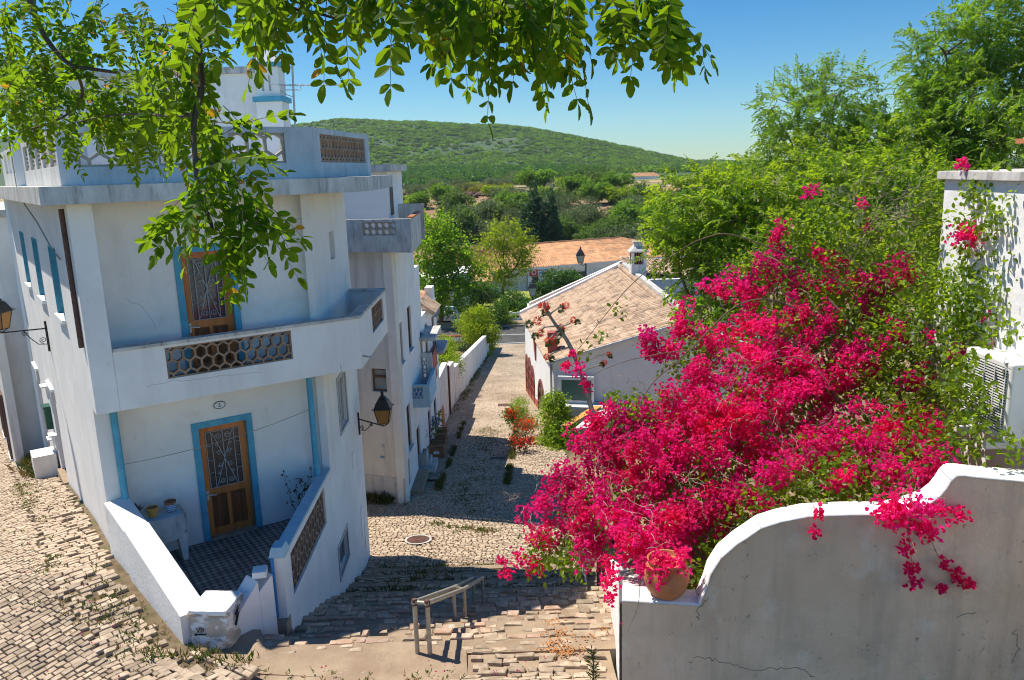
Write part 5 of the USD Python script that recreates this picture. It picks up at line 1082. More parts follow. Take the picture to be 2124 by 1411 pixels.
# ------------------------------------------------------------------ the far side of the road
mk = thing('long_building', 'long low building with orange tile roof and red badge sign across the road', 'building', (-4, 93, -8.5))
MF = Fr((-5.0, 92.2), (.915, .40)); eL, dpth = 34.0, 19.0; ez = MF.px(1110, 555)[1]; rz = MF.P(12, -9.5)[1] * ray(1150, 506)[2] / ray(1150, 506)[1] + CAM[2]
part('wall', MB().box((.6, -dpth + .6, -9.2), (eL - .6, -.6, ez), MF), M['cream'], mk)
E_ = lambda s, o, z: MF.P(s, o, z)
roof = [(E_(0, 0, ez), E_(eL, 0, ez), E_(7.5, -dpth / 2, rz), E_(eL - 7.5, -dpth / 2, rz)), (E_(0, -dpth, ez), E_(0, 0, ez), E_(7.5, -dpth / 2, rz), E_(7.5, -dpth / 2, rz))]
def corrugated(e0, e1, r0, r1, n, amp):
    V, Fq = [], []; t = np.linspace(0, 1, n * 4 + 1); s = np.linspace(0, 1, 22); nv = np.array([0, 0, 1.0])
    for k, b in enumerate(s):
        a = (e0 + (e1 - e0) * t[:, None]) * (1 - b) + (r0 + (r1 - r0) * t[:, None]) * b; V.append(a + nv * (amp * np.sin(t * n * 2 * np.pi)[:, None] + (.03 if k % 2 else 0)))
    m_ = len(t); i, j = np.meshgrid(np.arange(21), np.arange(m_ - 1), indexing='ij'); q = i * m_ + j
    return np.vstack(V), np.stack([q, q + 1, q + m_ + 1, q + m_], -1).reshape(-1, 4)
for q in roof: part('roof', MB().add(*corrugated(*q, 100, .05)), M['tile_orange'], mk)
part('roof_underside', MB().hexa(np.array([E_(0, 0, ez - .25), E_(eL, 0, ez - .25), E_(eL, -dpth, ez - .25), E_(0, -dpth, ez - .25)]), np.array([E_(0, 0, ez - .03), E_(eL, 0, ez - .03), E_(eL, -dpth, ez - .03), E_(0, -dpth, ez - .03)])), M['white'], mk)
part('hip_tiles', MB().tube([E_(0, 0, ez + .05), E_(7.5, -dpth / 2, rz + .06), E_(eL - 7.5, -dpth / 2, rz + .06), E_(eL, 0, ez + .05)], .14, 6), M['tile_orange'], mk)
part('fascia', MB().box((.2, -.55, ez - .75), (eL, -.42, ez - .06), MF), M['white'], mk)
for k in range(8): part('pilaster', MB().box((4.0 + k * 4.0, -.62, -9.2), (4.5 + k * 4.0, -.40, ez - .76), MF), M['paint_white'], mk)
for s0, s1, z0, z1 in ((8.0, 9.5, -9, -6.5), (13.5, 16, -9, -6.4), (18, 19.6, -8, -6.5), (22, 24, -9, -6.4)): part('window', MF.plate(MB(), rect(s0, z0, s1, z1), -.6, -.56), M['darkglass'], mk)
sg0, sg1 = MF.px(1098, 566, -.4), MF.px(1136, 566, -.4); zt_, zb_ = MF.px(1116, 557, -.4)[1], MF.px(1116, 572, -.4)[1]
sn_ = part('sign', MF.plate(MB(), rect(sg0[0], zb_, sg1[0], zt_), -.41, -.35), M['sign_white'], mk)
hh_ = zt_ - zb_; part('sign_badge', MF.plate(MB(), rect(sg0[0], zb_, sg0[0] + hh_ * 1.25, zt_), -.349, -.335), M['sign_red'], sn_)
c0 = sg.Point(sg0[0] + hh_ * .66, zb_ + hh_ * .5); part('badge_ring', MF.plate(MB(), c0.buffer(hh_ * .36).difference(c0.buffer(hh_ * .22)), -.334, -.325), M['sign_white'], sn_)
g_ = np.random.default_rng(4); lt = MB(); wS = sg1[0] - sg0[0] - hh_ * 1.4
for r_, (z_, h_) in enumerate(((zb_ + hh_ * .62, hh_ * .2), (zb_ + hh_ * .2, hh_ * .26))):
    for blk, n_ in ((0, 7), (.60, 5)):
        for k in range(n_): MF.plate(lt, rect(sg0[0] + hh_ * 1.4 + wS * (blk + k * .075), z_, sg0[0] + hh_ * 1.4 + wS * (blk + k * .075 + .05), z_ + h_ * (.8 + .3 * g_.random())), -.349, -.34)
part('sign_letters', lt, M['gateblue'], sn_)
wg = thing('white_annex', 'small bright white annex with two red windows left of the long building', 'building', (-5.5, 89, -8))
AF = Fr((atY(968, 600, 88)[0], 88.6), (1, .12)); aL = atY(1019, 600, 88)[0] - atY(968, 600, 88)[0]
part('wall', MB().box((0, -5, -9), (aL, 0, -5.9), AF), M['white'], wg); part('roof', MB().hexa(AF.pts([[-.3, .3, -5.9], [aL + .3, .3, -5.9], [aL + .3, -5.2, -5.9], [-.3, -5.2, -5.9]]), AF.pts([[-.3, .3, -5.8], [aL + .3, .3, -5.8], [aL + .3, -5.2, -5.1], [-.3, -5.2, -5.1]])), M['tile_orange'], wg)
for k in (aL * .5, aL * .78): window(AF, k, k + .7, -7.6, -6.5, wg, off=.01, rev=0, fm='red', pane='darkglass', bars=1, sill=False)
vh = thing('small_house', 'small white house under the large plane tree across the road', 'house', (-7, 79, -8))
vx0, vx1 = atY(880, 640, 79)[0], atY(975, 640, 79)[0]; vm = atY(938, 640, 79)[0]
part('wall', MB().box((vm, 79, -8.8), (vx1, 85, -3.6)), M['white'], vh); part('wall', MB().box((vx0 - 5, 80.5, -8.8), (vm - .002, 85, -4.2)), M['cream'], vh)
part('porch_beam', MB().box((vx0 - 5, 79.2, -6.6), (vm - .002, 80.4, -6.25)), M['ochre'], vh)
part('porch_roof', MB().box((vx0 - 5, 79.1, -6.249), (vm - .002, 80.49, -6.1)), M['cream'], vh)
VF = Fr((vm, 79), (1, 0))
for a in (.35, 1.35): window(VF, a, a + .6, -5.9, -4.6, vh, off=.01, rev=0, fm='oldwood', pane='darkglass', bars=1)
part('pot_shelf', MB().box((vm - .6, 78.4, -8.8), (vm + .2, 79, -6.9)), M['paleblue'], vh)
part('stair_wall', VF.plate(MB(), sg.Polygon([(-2.2, -8.6), (.3, -8.6), (.3, -7.4), (-1.0, -7.2), (-1.6, -7.5)]), 1.2, 1.5), M['white'], vh)
def openwork(name, label, x0, x1, y, zb, h):
    t = thing(name, label, 'wall', (x0, y, zb)); fr = Fr((x0, y), (1, 0)); L = x1 - x0
    holes = [sg.Point(.45 + k * .42, zb + h * .55).buffer(.17, 8) for k in range(int((L - .5) / .42))]
    part('wall', fr.plate(MB(), rect(0, zb, L, zb + h).difference(unary_union(holes)), -.15, 0), M['white'], t)
    for s in (0, L - .3): part('pier', MB().box((s, -.2, zb - .2), (s + .3, .05, zb + h + .06), fr), M['white'], t)
openwork('openwork_wall', 'low white openwork wall in front of the small house', atY(937, 685, 76.2)[0], atY(996, 685, 76.2)[0], 76.2, -8.3, 1.05)
openwork('openwork_wall', 'low white openwork wall beside the palm-like plant across the road', atY(1056, 675, 76.2)[0], atY(1092, 675, 76.2)[0] + 6, 76.2, -8.3, 1.05)
S('lawn', MB().hexa(np.array([[-9, 77.5, -8.9], [12, 77.5, -8.9], [12, 92, -8.9], [-9, 92, -8.9]]), np.array([[-9, 77.5, -8.15], [12, 77.5, -8.15], [12, 92, -7.6], [-9, 92, -7.6]])), M['lawn'])
def post_lamp(label, top, zg, arm):
    t = thing('street_lamp', label, 'street lamp', (top[0] + arm, top[1], zg)); x = top[0] + arm
    mb = MB().tube([(x, top[1], zg), (x, top[1], top[2] - .1)], .075, 8)
    if arm: mb.tube([(x, top[1], top[2] - .15), (x - arm * .5, top[1], top[2] - .3), (top[0], top[1], top[2] - .12)], .04, 6)
    mb.lathe([(.16, 0), (.16, .3), (.08, .45), (.075, .6)], (x, top[1], zg), 10)
    part('post', mb, M['iron'], t); lantern_parts(t, np.array(top), 2.1, 'palelamp')
post_lamp('tall dark street lamp standing out against the orange roof', atY(1204, 545, 80), -8.1, .55)
post_lamp('pale green street lamp by the road, left of the tiled roof', atY(1105, 613, 75), -8.1, 0)
fh = thing('far_villa', 'small white villa with a tiled roof on the plateau below the hill', 'house', atY(1340, 385, 300))
vb = atY(1340, 388, 300)
part('wall', MB().box(vb + [-5, 0, -2.5], vb + [5, 8, 4.0]), M['white'], fh); part('annex', MB().box(vb + [-6.5, -2, -2.5], vb + [-5.01, 6, 1.6]).box(vb + [-5, -2.5, -2.5], vb + [1, -.01, 1.2]), M['white'], fh)
part('roof', MB().hexa(vb + np.array([[-5.4, -.5, 4.0], [5.4, -.5, 4.0], [5.4, 8.5, 4.0], [-5.4, 8.5, 4.0]]), vb + np.array([[-3.6, 3, 5.2], [3.6, 3, 5.2], [3.6, 5, 5.2], [-3.6, 5, 5.2]])), M['tile_orange'], fh)
for x in (-1.0, 2.2): part('window', MB().box(vb + [x, -.06, 1.4], vb + [x + 1.2, 0, 2.9]), M['dark'], fh)
ru = thing('ruined_shed', 'low grey ruined shed wall on the plateau left of the far villa', 'ruin', atY(1168, 390, 255))
rb = atY(1168, 392, 255); part('wall', MB().box(rb + [-4.5, 0, -1], rb + [4.5, .5, 1.6]).box(rb + [-4.5, .51, -1], rb + [-4, 5, 1.2]), M['white2'], ru); part('opening', MB().box(rb + [-1, -.05, -.5], rb + [.2, 0, 1.0]), M['dark'], ru)

# ------------------------------------------------------------------ garden on the right: retaining walls, shed, unit
WG = Fr((1.07, 7.0), (1, -.15))
prof = [(1290, 1247), (1452, 1257), (1467, 1220), (1476, 1191), (1497, 1158), (1530, 1130), (1579, 1097), (1620, 1084), (1674, 1073), (1744, 1070), (1790, 1069), (1838, 1070), (1875, 1063), (1908, 1053), (1935, 1042), (1953, 1028), (1966, 1012), (1975, 997), (1985, 988), (2000, 988), (2040, 993), (2124, 1000)]
pz = [WG.px(*q) for q in prof]
pts = [(pz[0][0], -.5)] + [pz[0]] + pz[1:] + [(pz[-1][0] + 2.5, pz[-1][1] - .05), (pz[-1][0] + 2.5, -.5)]
ww = thing('curved_wall', 'large weathered white garden wall with a sweeping curved top in the right foreground', 'wall', (2.5, 6.8, 0))
polyW = sg.Polygon(pts)
part('wall', WG.plate(MB(), polyW, -.27, 0), M['garden_wall'], ww)
cap = MB(); cp = np.array(pts[1:-1]); 
from shapely import LineString
for (a, b) in zip(cp[:-1], cp[1:]):
    t_ = np.linspace(0, 1, max(2, int(np.hypot(*(b - a)) / .12)) + 1)
    for u, w in zip(t_[:-1], t_[1:]):
        A_, B_ = a + (b - a) * u, a + (b - a) * w; nn = nrm([-(b - a)[1], (b - a)[0]]) * .022
        jit = lambda s: .006 * (meshkit.noise(np.array([[s * 9, 3, 1]]), 2)[0] - .5)
        bt = WG.pts([[A_[0], -.278, A_[1]], [B_[0], -.278, B_[1]], [B_[0], .012 + jit(B_[0]), B_[1]], [A_[0], .012 + jit(A_[0]), A_[1]]])
        tp_ = WG.pts([[A_[0] + nn[0], -.26, A_[1] + nn[1]], [B_[0] + nn[0], -.26, B_[1] + nn[1]], [B_[0] + nn[0], -.012, B_[1] + nn[1]], [A_[0] + nn[0], -.012, A_[1] + nn[1]]])
        cap.hexa(bt, tp_)
part('limewashed_top', cap, M['limewash'], ww)
crack(WG, [(1440, 1362), (1500, 1372), (1560, 1390), (1620, 1384), (1665, 1388), (1690, 1405)], 0.0, ww, 5); crack(WG, [(2105, 1310), (2112, 1350), (2095, 1380)], 0.0, ww, 6); crack(WG, [(1470, 1240), (1450, 1262), (1452, 1290)], 0.0, ww, 7); crack(WG, [(1990, 1278), (2030, 1272)], 0.0, ww, 8)
rwl = thing('retaining_wall', 'white retaining wall stepping down beside the stairs under the bougainvillea', 'wall', (1.3, 10, 1))
RT = Fr((1.75, 14.7), (-.68, -7.45)); rl = 7.48
part('wall', RT.plate(MB(), sg.Polygon([(0, -3), (rl + .05, -.5), (rl + .05, 2.33), (rl - 1.6, 1.7), (rl - 3.2, .7), (0, -1.0)]), -.3, 0), M['limewash'], rwl)
part('drain_groove', MB().tube([WG.P(-.075, -.04, -.3), WG.P(-.07, -.03, 2.3)], .03, 6), M['iron'], rwl)
S('garden_soil', MB().add(*sheet(np.linspace(1.3, 26, 26), np.linspace(7.45, 30.5, 30), lambda x, y: np.interp(y + .15 * (x - 1) * 0, [6, 9, 12, 16, 24, 31], [2.2, 2.2, 1.2, -.8, -3, -4.6]) + np.where(x < 2.2, -.35, 0))), M['soil'], smooth=True)
sh = thing('white_shed', 'whitewashed shed wall behind the bougainvillea at the right edge', 'building', (5, 8, 2.5))
part('wall', MB().box((4.93, 3.5, 1.8), (9, 9.05, 6.24)), M['limewash'], sh)
part('roof_slab', MB().box((4.87, 3.4, 6.241), (9.1, 9.12, 6.33)), M['concrete'], sh)
part('vent_pipe', MB().lathe([(.06, 0), (.06, .28), (.0, .28)], (5.55, 8.35, 6.33), 10).box((5.36, 8.16, 6.60), (5.74, 8.54, 6.65)), M['terracotta'], sh)
ac = thing('air_conditioner', 'white air conditioning unit with a side grille hung on the shed wall', 'air conditioner', (4.7, 7.4, 3.8))
ax0, ax1, ay0, ay1, az0, az1 = 4.66, 4.925, 7.12, 7.9, 3.80, 4.58
b_ = trimesh.creation.box(bounds=[(ax0, ay0, az0), (ax1, ay1, az1)])
import manifold3d
def rbox(lo, hi, r):
    lo, hi = np.array(lo, float), np.array(hi, float); s = manifold3d.Manifold.sphere(r, 16); 
    return manifold3d.Manifold.batch_hull([s.translate([x, y, z]) for x in (lo[0] + r, hi[0] - r) for y in (lo[1] + r, hi[1] - r) for z in (lo[2] + r, hi[2] - r)])
v, f, _n = meshkit.arrays(rbox((ax0, ay0, az0), (ax1, ay1, az1), .03))
part('casing', (v, f), M['acwhite'], ac, smooth=40)
part('grille_back', MB().box((ax0 - .006, ay0 + .07, az0 + .07), (ax0 + .01, ay1 - .07, az1 - .06)), M['dark'], ac)
gm = MB()
for z in np.arange(az0 + .08, az1 - .07, .026): gm.box((ax0 - .022, ay0 + .06, z), (ax0 - .006, ay1 - .06, z + .010))
for y in np.linspace(ay0 + .06, ay1 - .06, 5): gm.box((ax0 - .026, y - .005, az0 + .07), (ax0 - .022, y + .005, az1 - .06))
part('grille', gm, M['acwhite'], ac)
part('seam', MB().box((ax0 + .2, ay0 - .004, az0 + .05), (ax0 + .206, ay0 + .01, az1 - .04)), M['greyframe'], ac)
part('service_panel', rbox((ax0 + .24, ay0 - .02, az0 + .35), (ax1 - .03, ay0 + .05, az0 + .52), .015), M['acwhite'], ac)
for y_ in (7.15, 7.65): part('bracket', MB().box((4.5, y_, az0 - .06), (4.93, y_ + .05, az0)), M['white2'], ac)
tp = thing('terracotta_pot', 'big round terracotta pot on the low end of the curved wall', 'plant pot', WG.P(.36, -.16, 2.34))
part('bowl', MB().lathe([(0, 0), (.14, 0), (.19, .06), (.225, .17), (.215, .27), (.18, .33), (.195, .37), (.175, .37), (.16, .33), (0, .30)], WG.P(.36, -.16, 2.355), 24), M['terracotta'], tp, smooth=50)

# ------------------------------------------------------------------ stair rail, bin, street ironwork, boxes
hr = thing('stair_rail', 'double tubular metal handrail standing in the middle of the stairs', 'handrail', (-1.1, 11, -.4))
pr_ = [((866, 1354), (857, 1249), 9.62), ((892, 1357), (891, 1251), 9.58), ((945, 1297), (942, 1219), 11.25), ((966, 1295), (960, 1222), 11.28), ((984, 1262), (983, 1200), 12.62), ((1003, 1262), (1003, 1199), 12.64)]
tops = []
for k, (b, t, Y) in enumerate(pr_):
    pb, pt = atY(*b, Y), atY(*t, Y); pt[0] = pb[0]; tops.append(pt); part('post', MB().tube([pb - [0, 0, .25], pt], .032 if k < 2 else .027, 10), M['steel'], hr, smooth=50)
for k in (0, 1): part('rail', MB().tube([tops[k] + (tops[k] - tops[k + 2]) * .02, tops[k + 2], tops[k + 4] + (tops[k + 4] - tops[k + 2]) * .03], .033, 10), M['steel'], hr, smooth=50)
for k in (0, 2, 4): part('cross_bar', MB().tube([tops[k], tops[k + 1]], .026, 8), M['steel'], hr, smooth=50)
for k in (0, 1): part('elbow', MB().lathe([(.0, -.05), (.04, -.045), (.042, .02), (.03, .045), (0, .05)], tops[k], 10), M['rust'], hr, smooth=50)
bn = thing('litter_bin', 'small perforated grey litter bin on a post below the bougainvillea', 'litter bin', (1.6, 14.65, -1.8))
bp = np.array([1.60, 14.5, -1.82]); bc = bp + np.array([-.24, -.02, .55])
part('post', MB().tube([bp, bp + [0, 0, 1.0]], .045, 8).tube([bp + [-.03, 0, .75], bc + [.14, 0, .2]], .018, 5), M['bark'], bn)
part('bucket', MB().lathe([(0, 0), (.12, .0), (.17, .06), (.185, .40), (.175, .40), (.16, .07), (0, .03)], bc, 18), M['concrete'], bn, smooth=50)
hm = MB()
for a in np.arange(np.pi, 2 * np.pi, .28): p = bc + np.array([.178 * math.cos(a), .178 * math.sin(a), .12]); d = np.array([math.cos(a), math.sin(a), 0]) * .012; hm.tube([p - d, p + d], .016, 6)
part('slot', hm, M['dark'], bn)
part('strut', MB().tube([bp + [-.34, .1, .75], bp + [-.24, .05, .0]], .02, 5), M['paint_white'], bn)
mh = thing('manhole_cover', 'round rusty manhole cover set in the sunlit cobbles', 'manhole cover', (-2.62, 19.2, gz(19.2)))
mz = lambda p: np.array([[x, y, gz(y) + z] for x, y, z in p])
g = np.linspace(0, 2 * np.pi, 29)[:-1]
def disc(r0, r1, z): v = mz([(-2.62 + r * math.cos(a), 19.2 + r * math.sin(a), z) for r in (r0, r1) for a in g]); return v, [[i, (i + 1) % 28, 28 + (i + 1) % 28, 28 + i] for i in range(28)]
part('rim', MB().add(*disc(.30, .36, .022)), M['concrete'], mh); part('lid', MB().add(*disc(.001, .295, .02)), M['rust'], mh)
for k in range(3): part('raised_ring', MB().add(*disc(.07 + k * .08, .095 + k * .08, .026)), M['rust'], mh)
for (x0, x1, y0, y1, lb) in ((-.92, -.32, 27.2, 27.6, 'rusty street drain grate in the sunlit patch nearer the stairs'), (-.75, -.1, 37.6, 38.2, 'far street drain grate beside the tiled house')):
    dg = thing('drain_grate', lb, 'drain grate', (x0, y0, gz(y0))); m_ = MB()
    for k in range(10): xx = x0 + (x1 - x0) * k / 9; m_.hexa(mz([(xx - .014, y0, -.01), (xx + .014, y0, -.01), (xx + .014, y1, -.01), (xx - .014, y1, -.01)]), mz([(xx - .014, y0, .014), (xx + .014, y0, .014), (xx + .014, y1, .014), (xx - .014, y1, .014)]))
    part('bars', m_, M['rust'], dg)
    part('frame', MB().hexa(mz([(x0 - .05, y0 - .05, -.02), (x1 + .05, y0 - .05, -.02), (x1 + .05, y1 + .05, -.02), (x0 - .05, y1 + .05, -.02)]), mz([(x0 - .05, y0 - .05, .003), (x1 + .05, y0 - .05, .003), (x1 + .05, y1 + .05, .003), (x0 - .05, y1 + .05, .003)])), M['rust'], dg)
bxs = [((905, 933), 27.4, .58, .42, 'nearest brown box of the row at the pavement edge'), ((907, 912), 28.3, .58, .40, 'second brown box of the row at the pavement edge'), ((909, 893), 29.4, .58, .40, 'third brown box of the row at the pavement edge'), ((911, 880), 30.4, .58, .38, 'farthest brown box of the row at the pavement edge')]
for (px, py), Y, w_, h_, lb in bxs:
    p = np.array([atY(px, py, Y)[0], Y, gz(Y) + .09]); t = thing('box', lb, 'box', p)
    part('side', MB().box(p + [-w_ / 2, 0, 0], p + [w_ / 2, .02, h_]).box(p + [-w_ / 2, .38, 0], p + [w_ / 2, .4, h_]).box(p + [-w_ / 2, .021, 0], p + [-w_ / 2 + .02, .379, h_]).box(p + [w_ / 2 - .02, .021, 0], p + [w_ / 2, .379, h_]), M['cardboard'], t)
    part('lid', MB().hexa(p + np.array([[-w_ / 2, 0, h_ - .03], [w_ / 2, 0, h_ - .03], [w_ / 2, .28, h_ - .02], [-w_ / 2, .28, h_ - .02]]), p + np.array([[-w_ / 2, 0, h_ - .015], [w_ / 2, 0, h_ - .015], [w_ / 2, .28, h_ - .005], [-w_ / 2, .28, h_ - .005]])), M['cardboard'], t)
    part('label', MB().box(p + [-.1, -.004, h_ * .35], p + [.1, 0, h_ * .6]), M['sign_white'], t)
PLT = []
for (px, py), Y, sz, lb in (((862, 955), 25.7, (.78, .6, .6), 'nearest square concrete planter by the house wall'), ((884, 955), 25.9, (.34, .5, .36), 'low concrete block beside the nearest planter'), ((868, 895), 28.6, (.82, .6, .55), 'far white planter full of flowers by the house wall')):
    p = np.array([atY(px, py, Y)[0], Y, gz(Y) + .09]); t = thing('planter', lb, 'planter', p); w_, d_, h_ = sz
    part('box', MB().box(p + [-w_ / 2, 0, 0], p + [w_ / 2, .05, h_]).box(p + [-w_ / 2, d_ - .05, 0], p + [w_ / 2, d_, h_]).box(p + [-w_ / 2, .051, 0], p + [-w_ / 2 + .05, d_ - .051, h_]).box(p + [w_ / 2 - .05, .051, 0], p + [w_ / 2, d_ - .051, h_]).box(p + [-w_ / 2 + .051, .052, 0], p + [w_ / 2 - .051, d_ - .052, h_ * .85]), M['concrete'], t); PLT.append(p + [0, .25, h_])
# ------------------------------------------------------------------ vegetation
def blob(px, py, r, Y, ry=None):                                   # a lobe where the photograph shows it, at its distance, with depth of its own
    c = atY(px, py, Y); s = np.dot(c - CAM, _F) / FPX
    return (c, np.array([r * s, r * s * .8, (ry or r) * s]))
def hit(px, py, f=ground_far, lo=60, hi=1300):
    d = ray(px, py); Y = np.linspace(lo, hi, 1500); P = CAM + d / d[1] * Y[:, None]; g = P[:, 2] - f(P[:, 0], P[:, 1]); i = np.where(g < 0)[0]
    return P[i[0]] if len(i) else P[-1]
def tree(name, label, cat, blobs, base, leafm, n, per, L, Wd, spread, r0, seed, bark='bark', group=None, tmpl=T_DIA, droop=.15, shell=.45, twigs=3):
    g = np.random.default_rng(seed); base = np.array(base, float); t = thing(name, label, cat, base, group)
    fork = base + (np.mean([b[0] for b in blobs], 0) - base) * .45
    part('trunk', tree_wood(g, base, fork, blobs, r0, twigs), M[bark], t, smooth=50)
    part('crown', crown(g, blobs, n, per, L, Wd, spread, droop, tmpl, shell), L_[leafm], t)
    return t

# trees by the road and in the gardens below
tree('plane_tree', 'large bright green plane tree rising behind the row houses', 'tree', [blob(912, 478, 38, 76), blob(900, 520, 52, 75), blob(940, 520, 40, 77), blob(955, 560, 42, 75), blob(905, 575, 52, 75), blob(945, 610, 44, 74), blob(890, 620, 40, 76), blob(878, 470, 30, 77)], (-7.0, 76.5, -8.2), 'plane', 640, 20, .26, .2, .38, .28, 21, shell=.35)
tree('street_tree', 'slender tree with a dark trunk and yellow-green crown before the orange roof', 'tree', [blob(1052, 490, 40, 86), blob(1020, 515, 34, 86), blob(1085, 512, 34, 86), blob(1015, 562, 38, 85), blob(1062, 545, 42, 87), blob(1086, 545, 18, 86), blob(1050, 578, 26, 85)], atY(1043, 612, 86), 'plane2', 420, 16, .28, .15, .34, .2, 22, shell=.3)
tree('orange_tree', 'dark glossy round orange tree standing on the edge of the lawn', 'tree', [blob(1062, 632, 30, 79), blob(1048, 648, 24, 78), blob(1080, 645, 24, 78)], atY(1062, 680, 79), 'citrus', 360, 22, .20, .12, .26, .12, 23)
tree('citrus_tree', 'broad glossy citrus tree partly hidden by the tiled roof', 'tree', [blob(1150, 590, 30, 84), blob(1180, 585, 26, 84), blob(1130, 605, 24, 83), blob(1200, 600, 24, 85)], atY(1160, 640, 84) , 'citrus', 420, 22, .22, .13, .28, .12, 24)
tree('small_tree', 'dark small tree between the plane tree and the lawn', 'tree', [blob(995, 606, 22, 80), blob(1015, 612, 20, 81), blob(980, 620, 18, 80)], atY(1003, 650, 80), 'citrus', 240, 18, .2, .11, .24, .09, 25)
tree('loquat_tree', 'leafy loquat tree in the garden behind the low white wall', 'tree', [blob(990, 662, 28, 59), blob(965, 672, 18, 60), blob(1012, 690, 20, 58), blob(985, 690, 24, 58)], (atY(995, 720, 59)[0], 59, -8.0), 'plane2', 420, 16, .20, .08, .22, .1, 26)
tree('lemon_tree', 'bright green tree leaning over the tall weathered garden wall', 'tree', [blob(915, 735, 26, 42), blob(930, 760, 26, 41), blob(902, 755, 24, 42), blob(925, 715, 18, 43)], (atY(905, 760, 42.5)[0], 42.5, -5.6), 'bright', 480, 18, .11, .055, .17, .07, 27)
tree('garden_bush', 'grey-green bush beside the balustrade in the garden below', 'bush', [blob(965, 715, 16, 61), blob(985, 722, 14, 60)], (atY(970, 745, 61)[0], 61, -8.1), 'olive', 160, 16, .14, .06, .2, .05, 28)
tree('garden_bush', 'bright bush over the end of the low white wall', 'bush', [blob(1012, 715, 16, 60), blob(1000, 735, 14, 58)], (atY(1005, 750, 60)[0], 60, -8.1), 'bright', 170, 16, .13, .07, .2, .05, 29)
g_ = np.random.default_rng(31); c_ = atY(1050, 668, 74.5); c_[2] = -7.9
pa = thing('palm_plant', 'yellow-green palm-like plant beside the far openwork wall', 'plant', c_)
Pp = np.repeat(c_[None], 44, 0) + g_.normal(size=(44, 3)) * .1; part('fronds', fronds(g_, Pp, g_.normal(size=(44, 3)) + [0, 0, .9], 1.5, 30, .34, .05, droop=.9, spread=1.0), L_['bright'], pa)
part('stem', MB().lathe([(.12, -.4), (.14, 0), (.08, .5)], c_, 8), M['bark'], pa)

# plants against the tiled house and along the pavement
gt_ = gz
tree('climber', 'bright green climber heaped against the near corner of the tiled house', 'climber', [blob(1150, 835, 22, 29.8), blob(1150, 870, 34, 29.6), blob(1165, 905, 36, 29.2), blob(1140, 920, 28, 29.4), blob(1185, 930, 28, 28.8), blob(1150, 955, 34, 28.6)], (atY(1160, 960, 29.5)[0], 29.5, -4.3), 'bright', 900, 16, .085, .065, .12, .03, 33)
tree('flower_shrub', 'yellow-green feathery shrub beside the street at the tiled house', 'shrub', [blob(1078, 842, 16, 33), blob(1070, 862, 18, 32.6), blob(1085, 868, 16, 32.8)], (atY(1075, 880, 33)[0], 33, gt_(33) - .1), 'bright', 240, 18, .09, .022, .15, .03, 34)
def flower_bed(label, px, py, Y, w, h, leafm, flw, seed, nm='flower_bed', cat='plants'):
    g = np.random.default_rng(seed); c = atY(px, py, Y); zg = min(c[2], float(gz(Y)) + .6); c[2] = zg; t = thing(nm, label, cat, c); n = 260
    P = c + np.c_[g.normal(size=(n, 2)) * w * .45, g.random(n) * h]; part('leaves', leaves(P, g.normal(size=(n, 3)) + [0, 0, .8], .15, .06, T_DIA, rng=g), L_[leafm], t)
    m = 150; P = c + np.c_[g.normal(size=(m, 2)) * w * .45, h * (.5 + .6 * g.random(m))]; part('flowers', leaves(P, g.normal(size=(m, 3)) + [0, 0, .6], .09, .08, T_BRACT, rng=g), L_[flw], t)
flower_bed('reddish dry succulents in the bed by the tiled house, nearer the stairs', 1082, 930, 28.2, .55, .35, 'brownleaf', 'redflower', 41)
flower_bed('red flowering plants in the bed by the red plinth', 1092, 900, 30.5, .5, .55, 'drygrass', 'redflower', 42)
flower_bed('orange flowers on a low plant at the street edge', 1062, 880, 31.5, .35, .6, 'grass', 'redflower', 43)
flower_bed('purple flowers over the square concrete planter', 866, 905, 27.4, .42, .55, 'shrub', 'pinkflower', 44)
flower_bed('pale blue hydrangea between the planter and the brown boxes', 893, 892, 29, .45, .65, 'citrus', 'blueflower', 45)
flower_bed('red and yellow flowers in the far white planter', 880, 862, 30.2, .5, .6, 'shrub', 'redflower', 46)
flower_bed('green potted plant with pale leaves at the pavement edge', 903, 862, 31, .25, .5, 'bright', 'petal', 47)
wd = thing('weeds', kind='stuff', base=(-1, 22, -3)); g = np.random.default_rng(50); PW, HW = [], []
def weedline(a, b, n, f, h, wid=.1, thr=.42):
    t = g.random(n); q = np.array(a)[None] * (1 - t[:, None]) + np.array(b)[None] * t[:, None] + g.normal(size=(n, 2)) * wid; keep = meshkit.noise(np.c_[q * 1.7, q[:, 0] * 0], 3) > thr
    q = q[keep]; PW.append(np.c_[q, f(q[:, 0], q[:, 1])]); HW.append(np.full(len(q), h))
weedline((-2.5, 23.6), (-2.3, 34), 1500, gzz, .12, .05, .28); weedline((-.30, 24.0), (.1, 33), 1300, gzz, .12, .05, .28); weedline((-3.3, 22.4), (-4.6, 22.7), 260, gzz, .3, .12)
weedline((-1.6, 20), (-1.0, 33), 900, gzz, .07, .35); weedline((-2.9, 36), (-1.9, 60), 700, gzz, .15, .15)
st_z = lambda x, y: np.interp(y, yl, zl) - .08
for i in range(NL): weedline((-3.4, yl[i] + .1), (1.6, yl[i] + .25), 150, st_z, .10, .08)
for i in range(NL): weedline((-2.9, yl[i] + .3), (-1.4, yl[i] + .6), 24, st_z, .18, .15)
weedline((-3.6, 17.3), (2, 17.25), 260, gzz, .10, .06); weedline((-2.4, 20.4), (.2, 19.2), 200, gzz, .10, .1)
so2 = lambda s, o: (SF.P(s, o)[:2])
weedline(so2(-12, .35), so2(-8.6, .35), 1300, side_z, .30, .16); weedline(so2(-8, .9), so2(0, .9), 300, side_z, .06, .15)
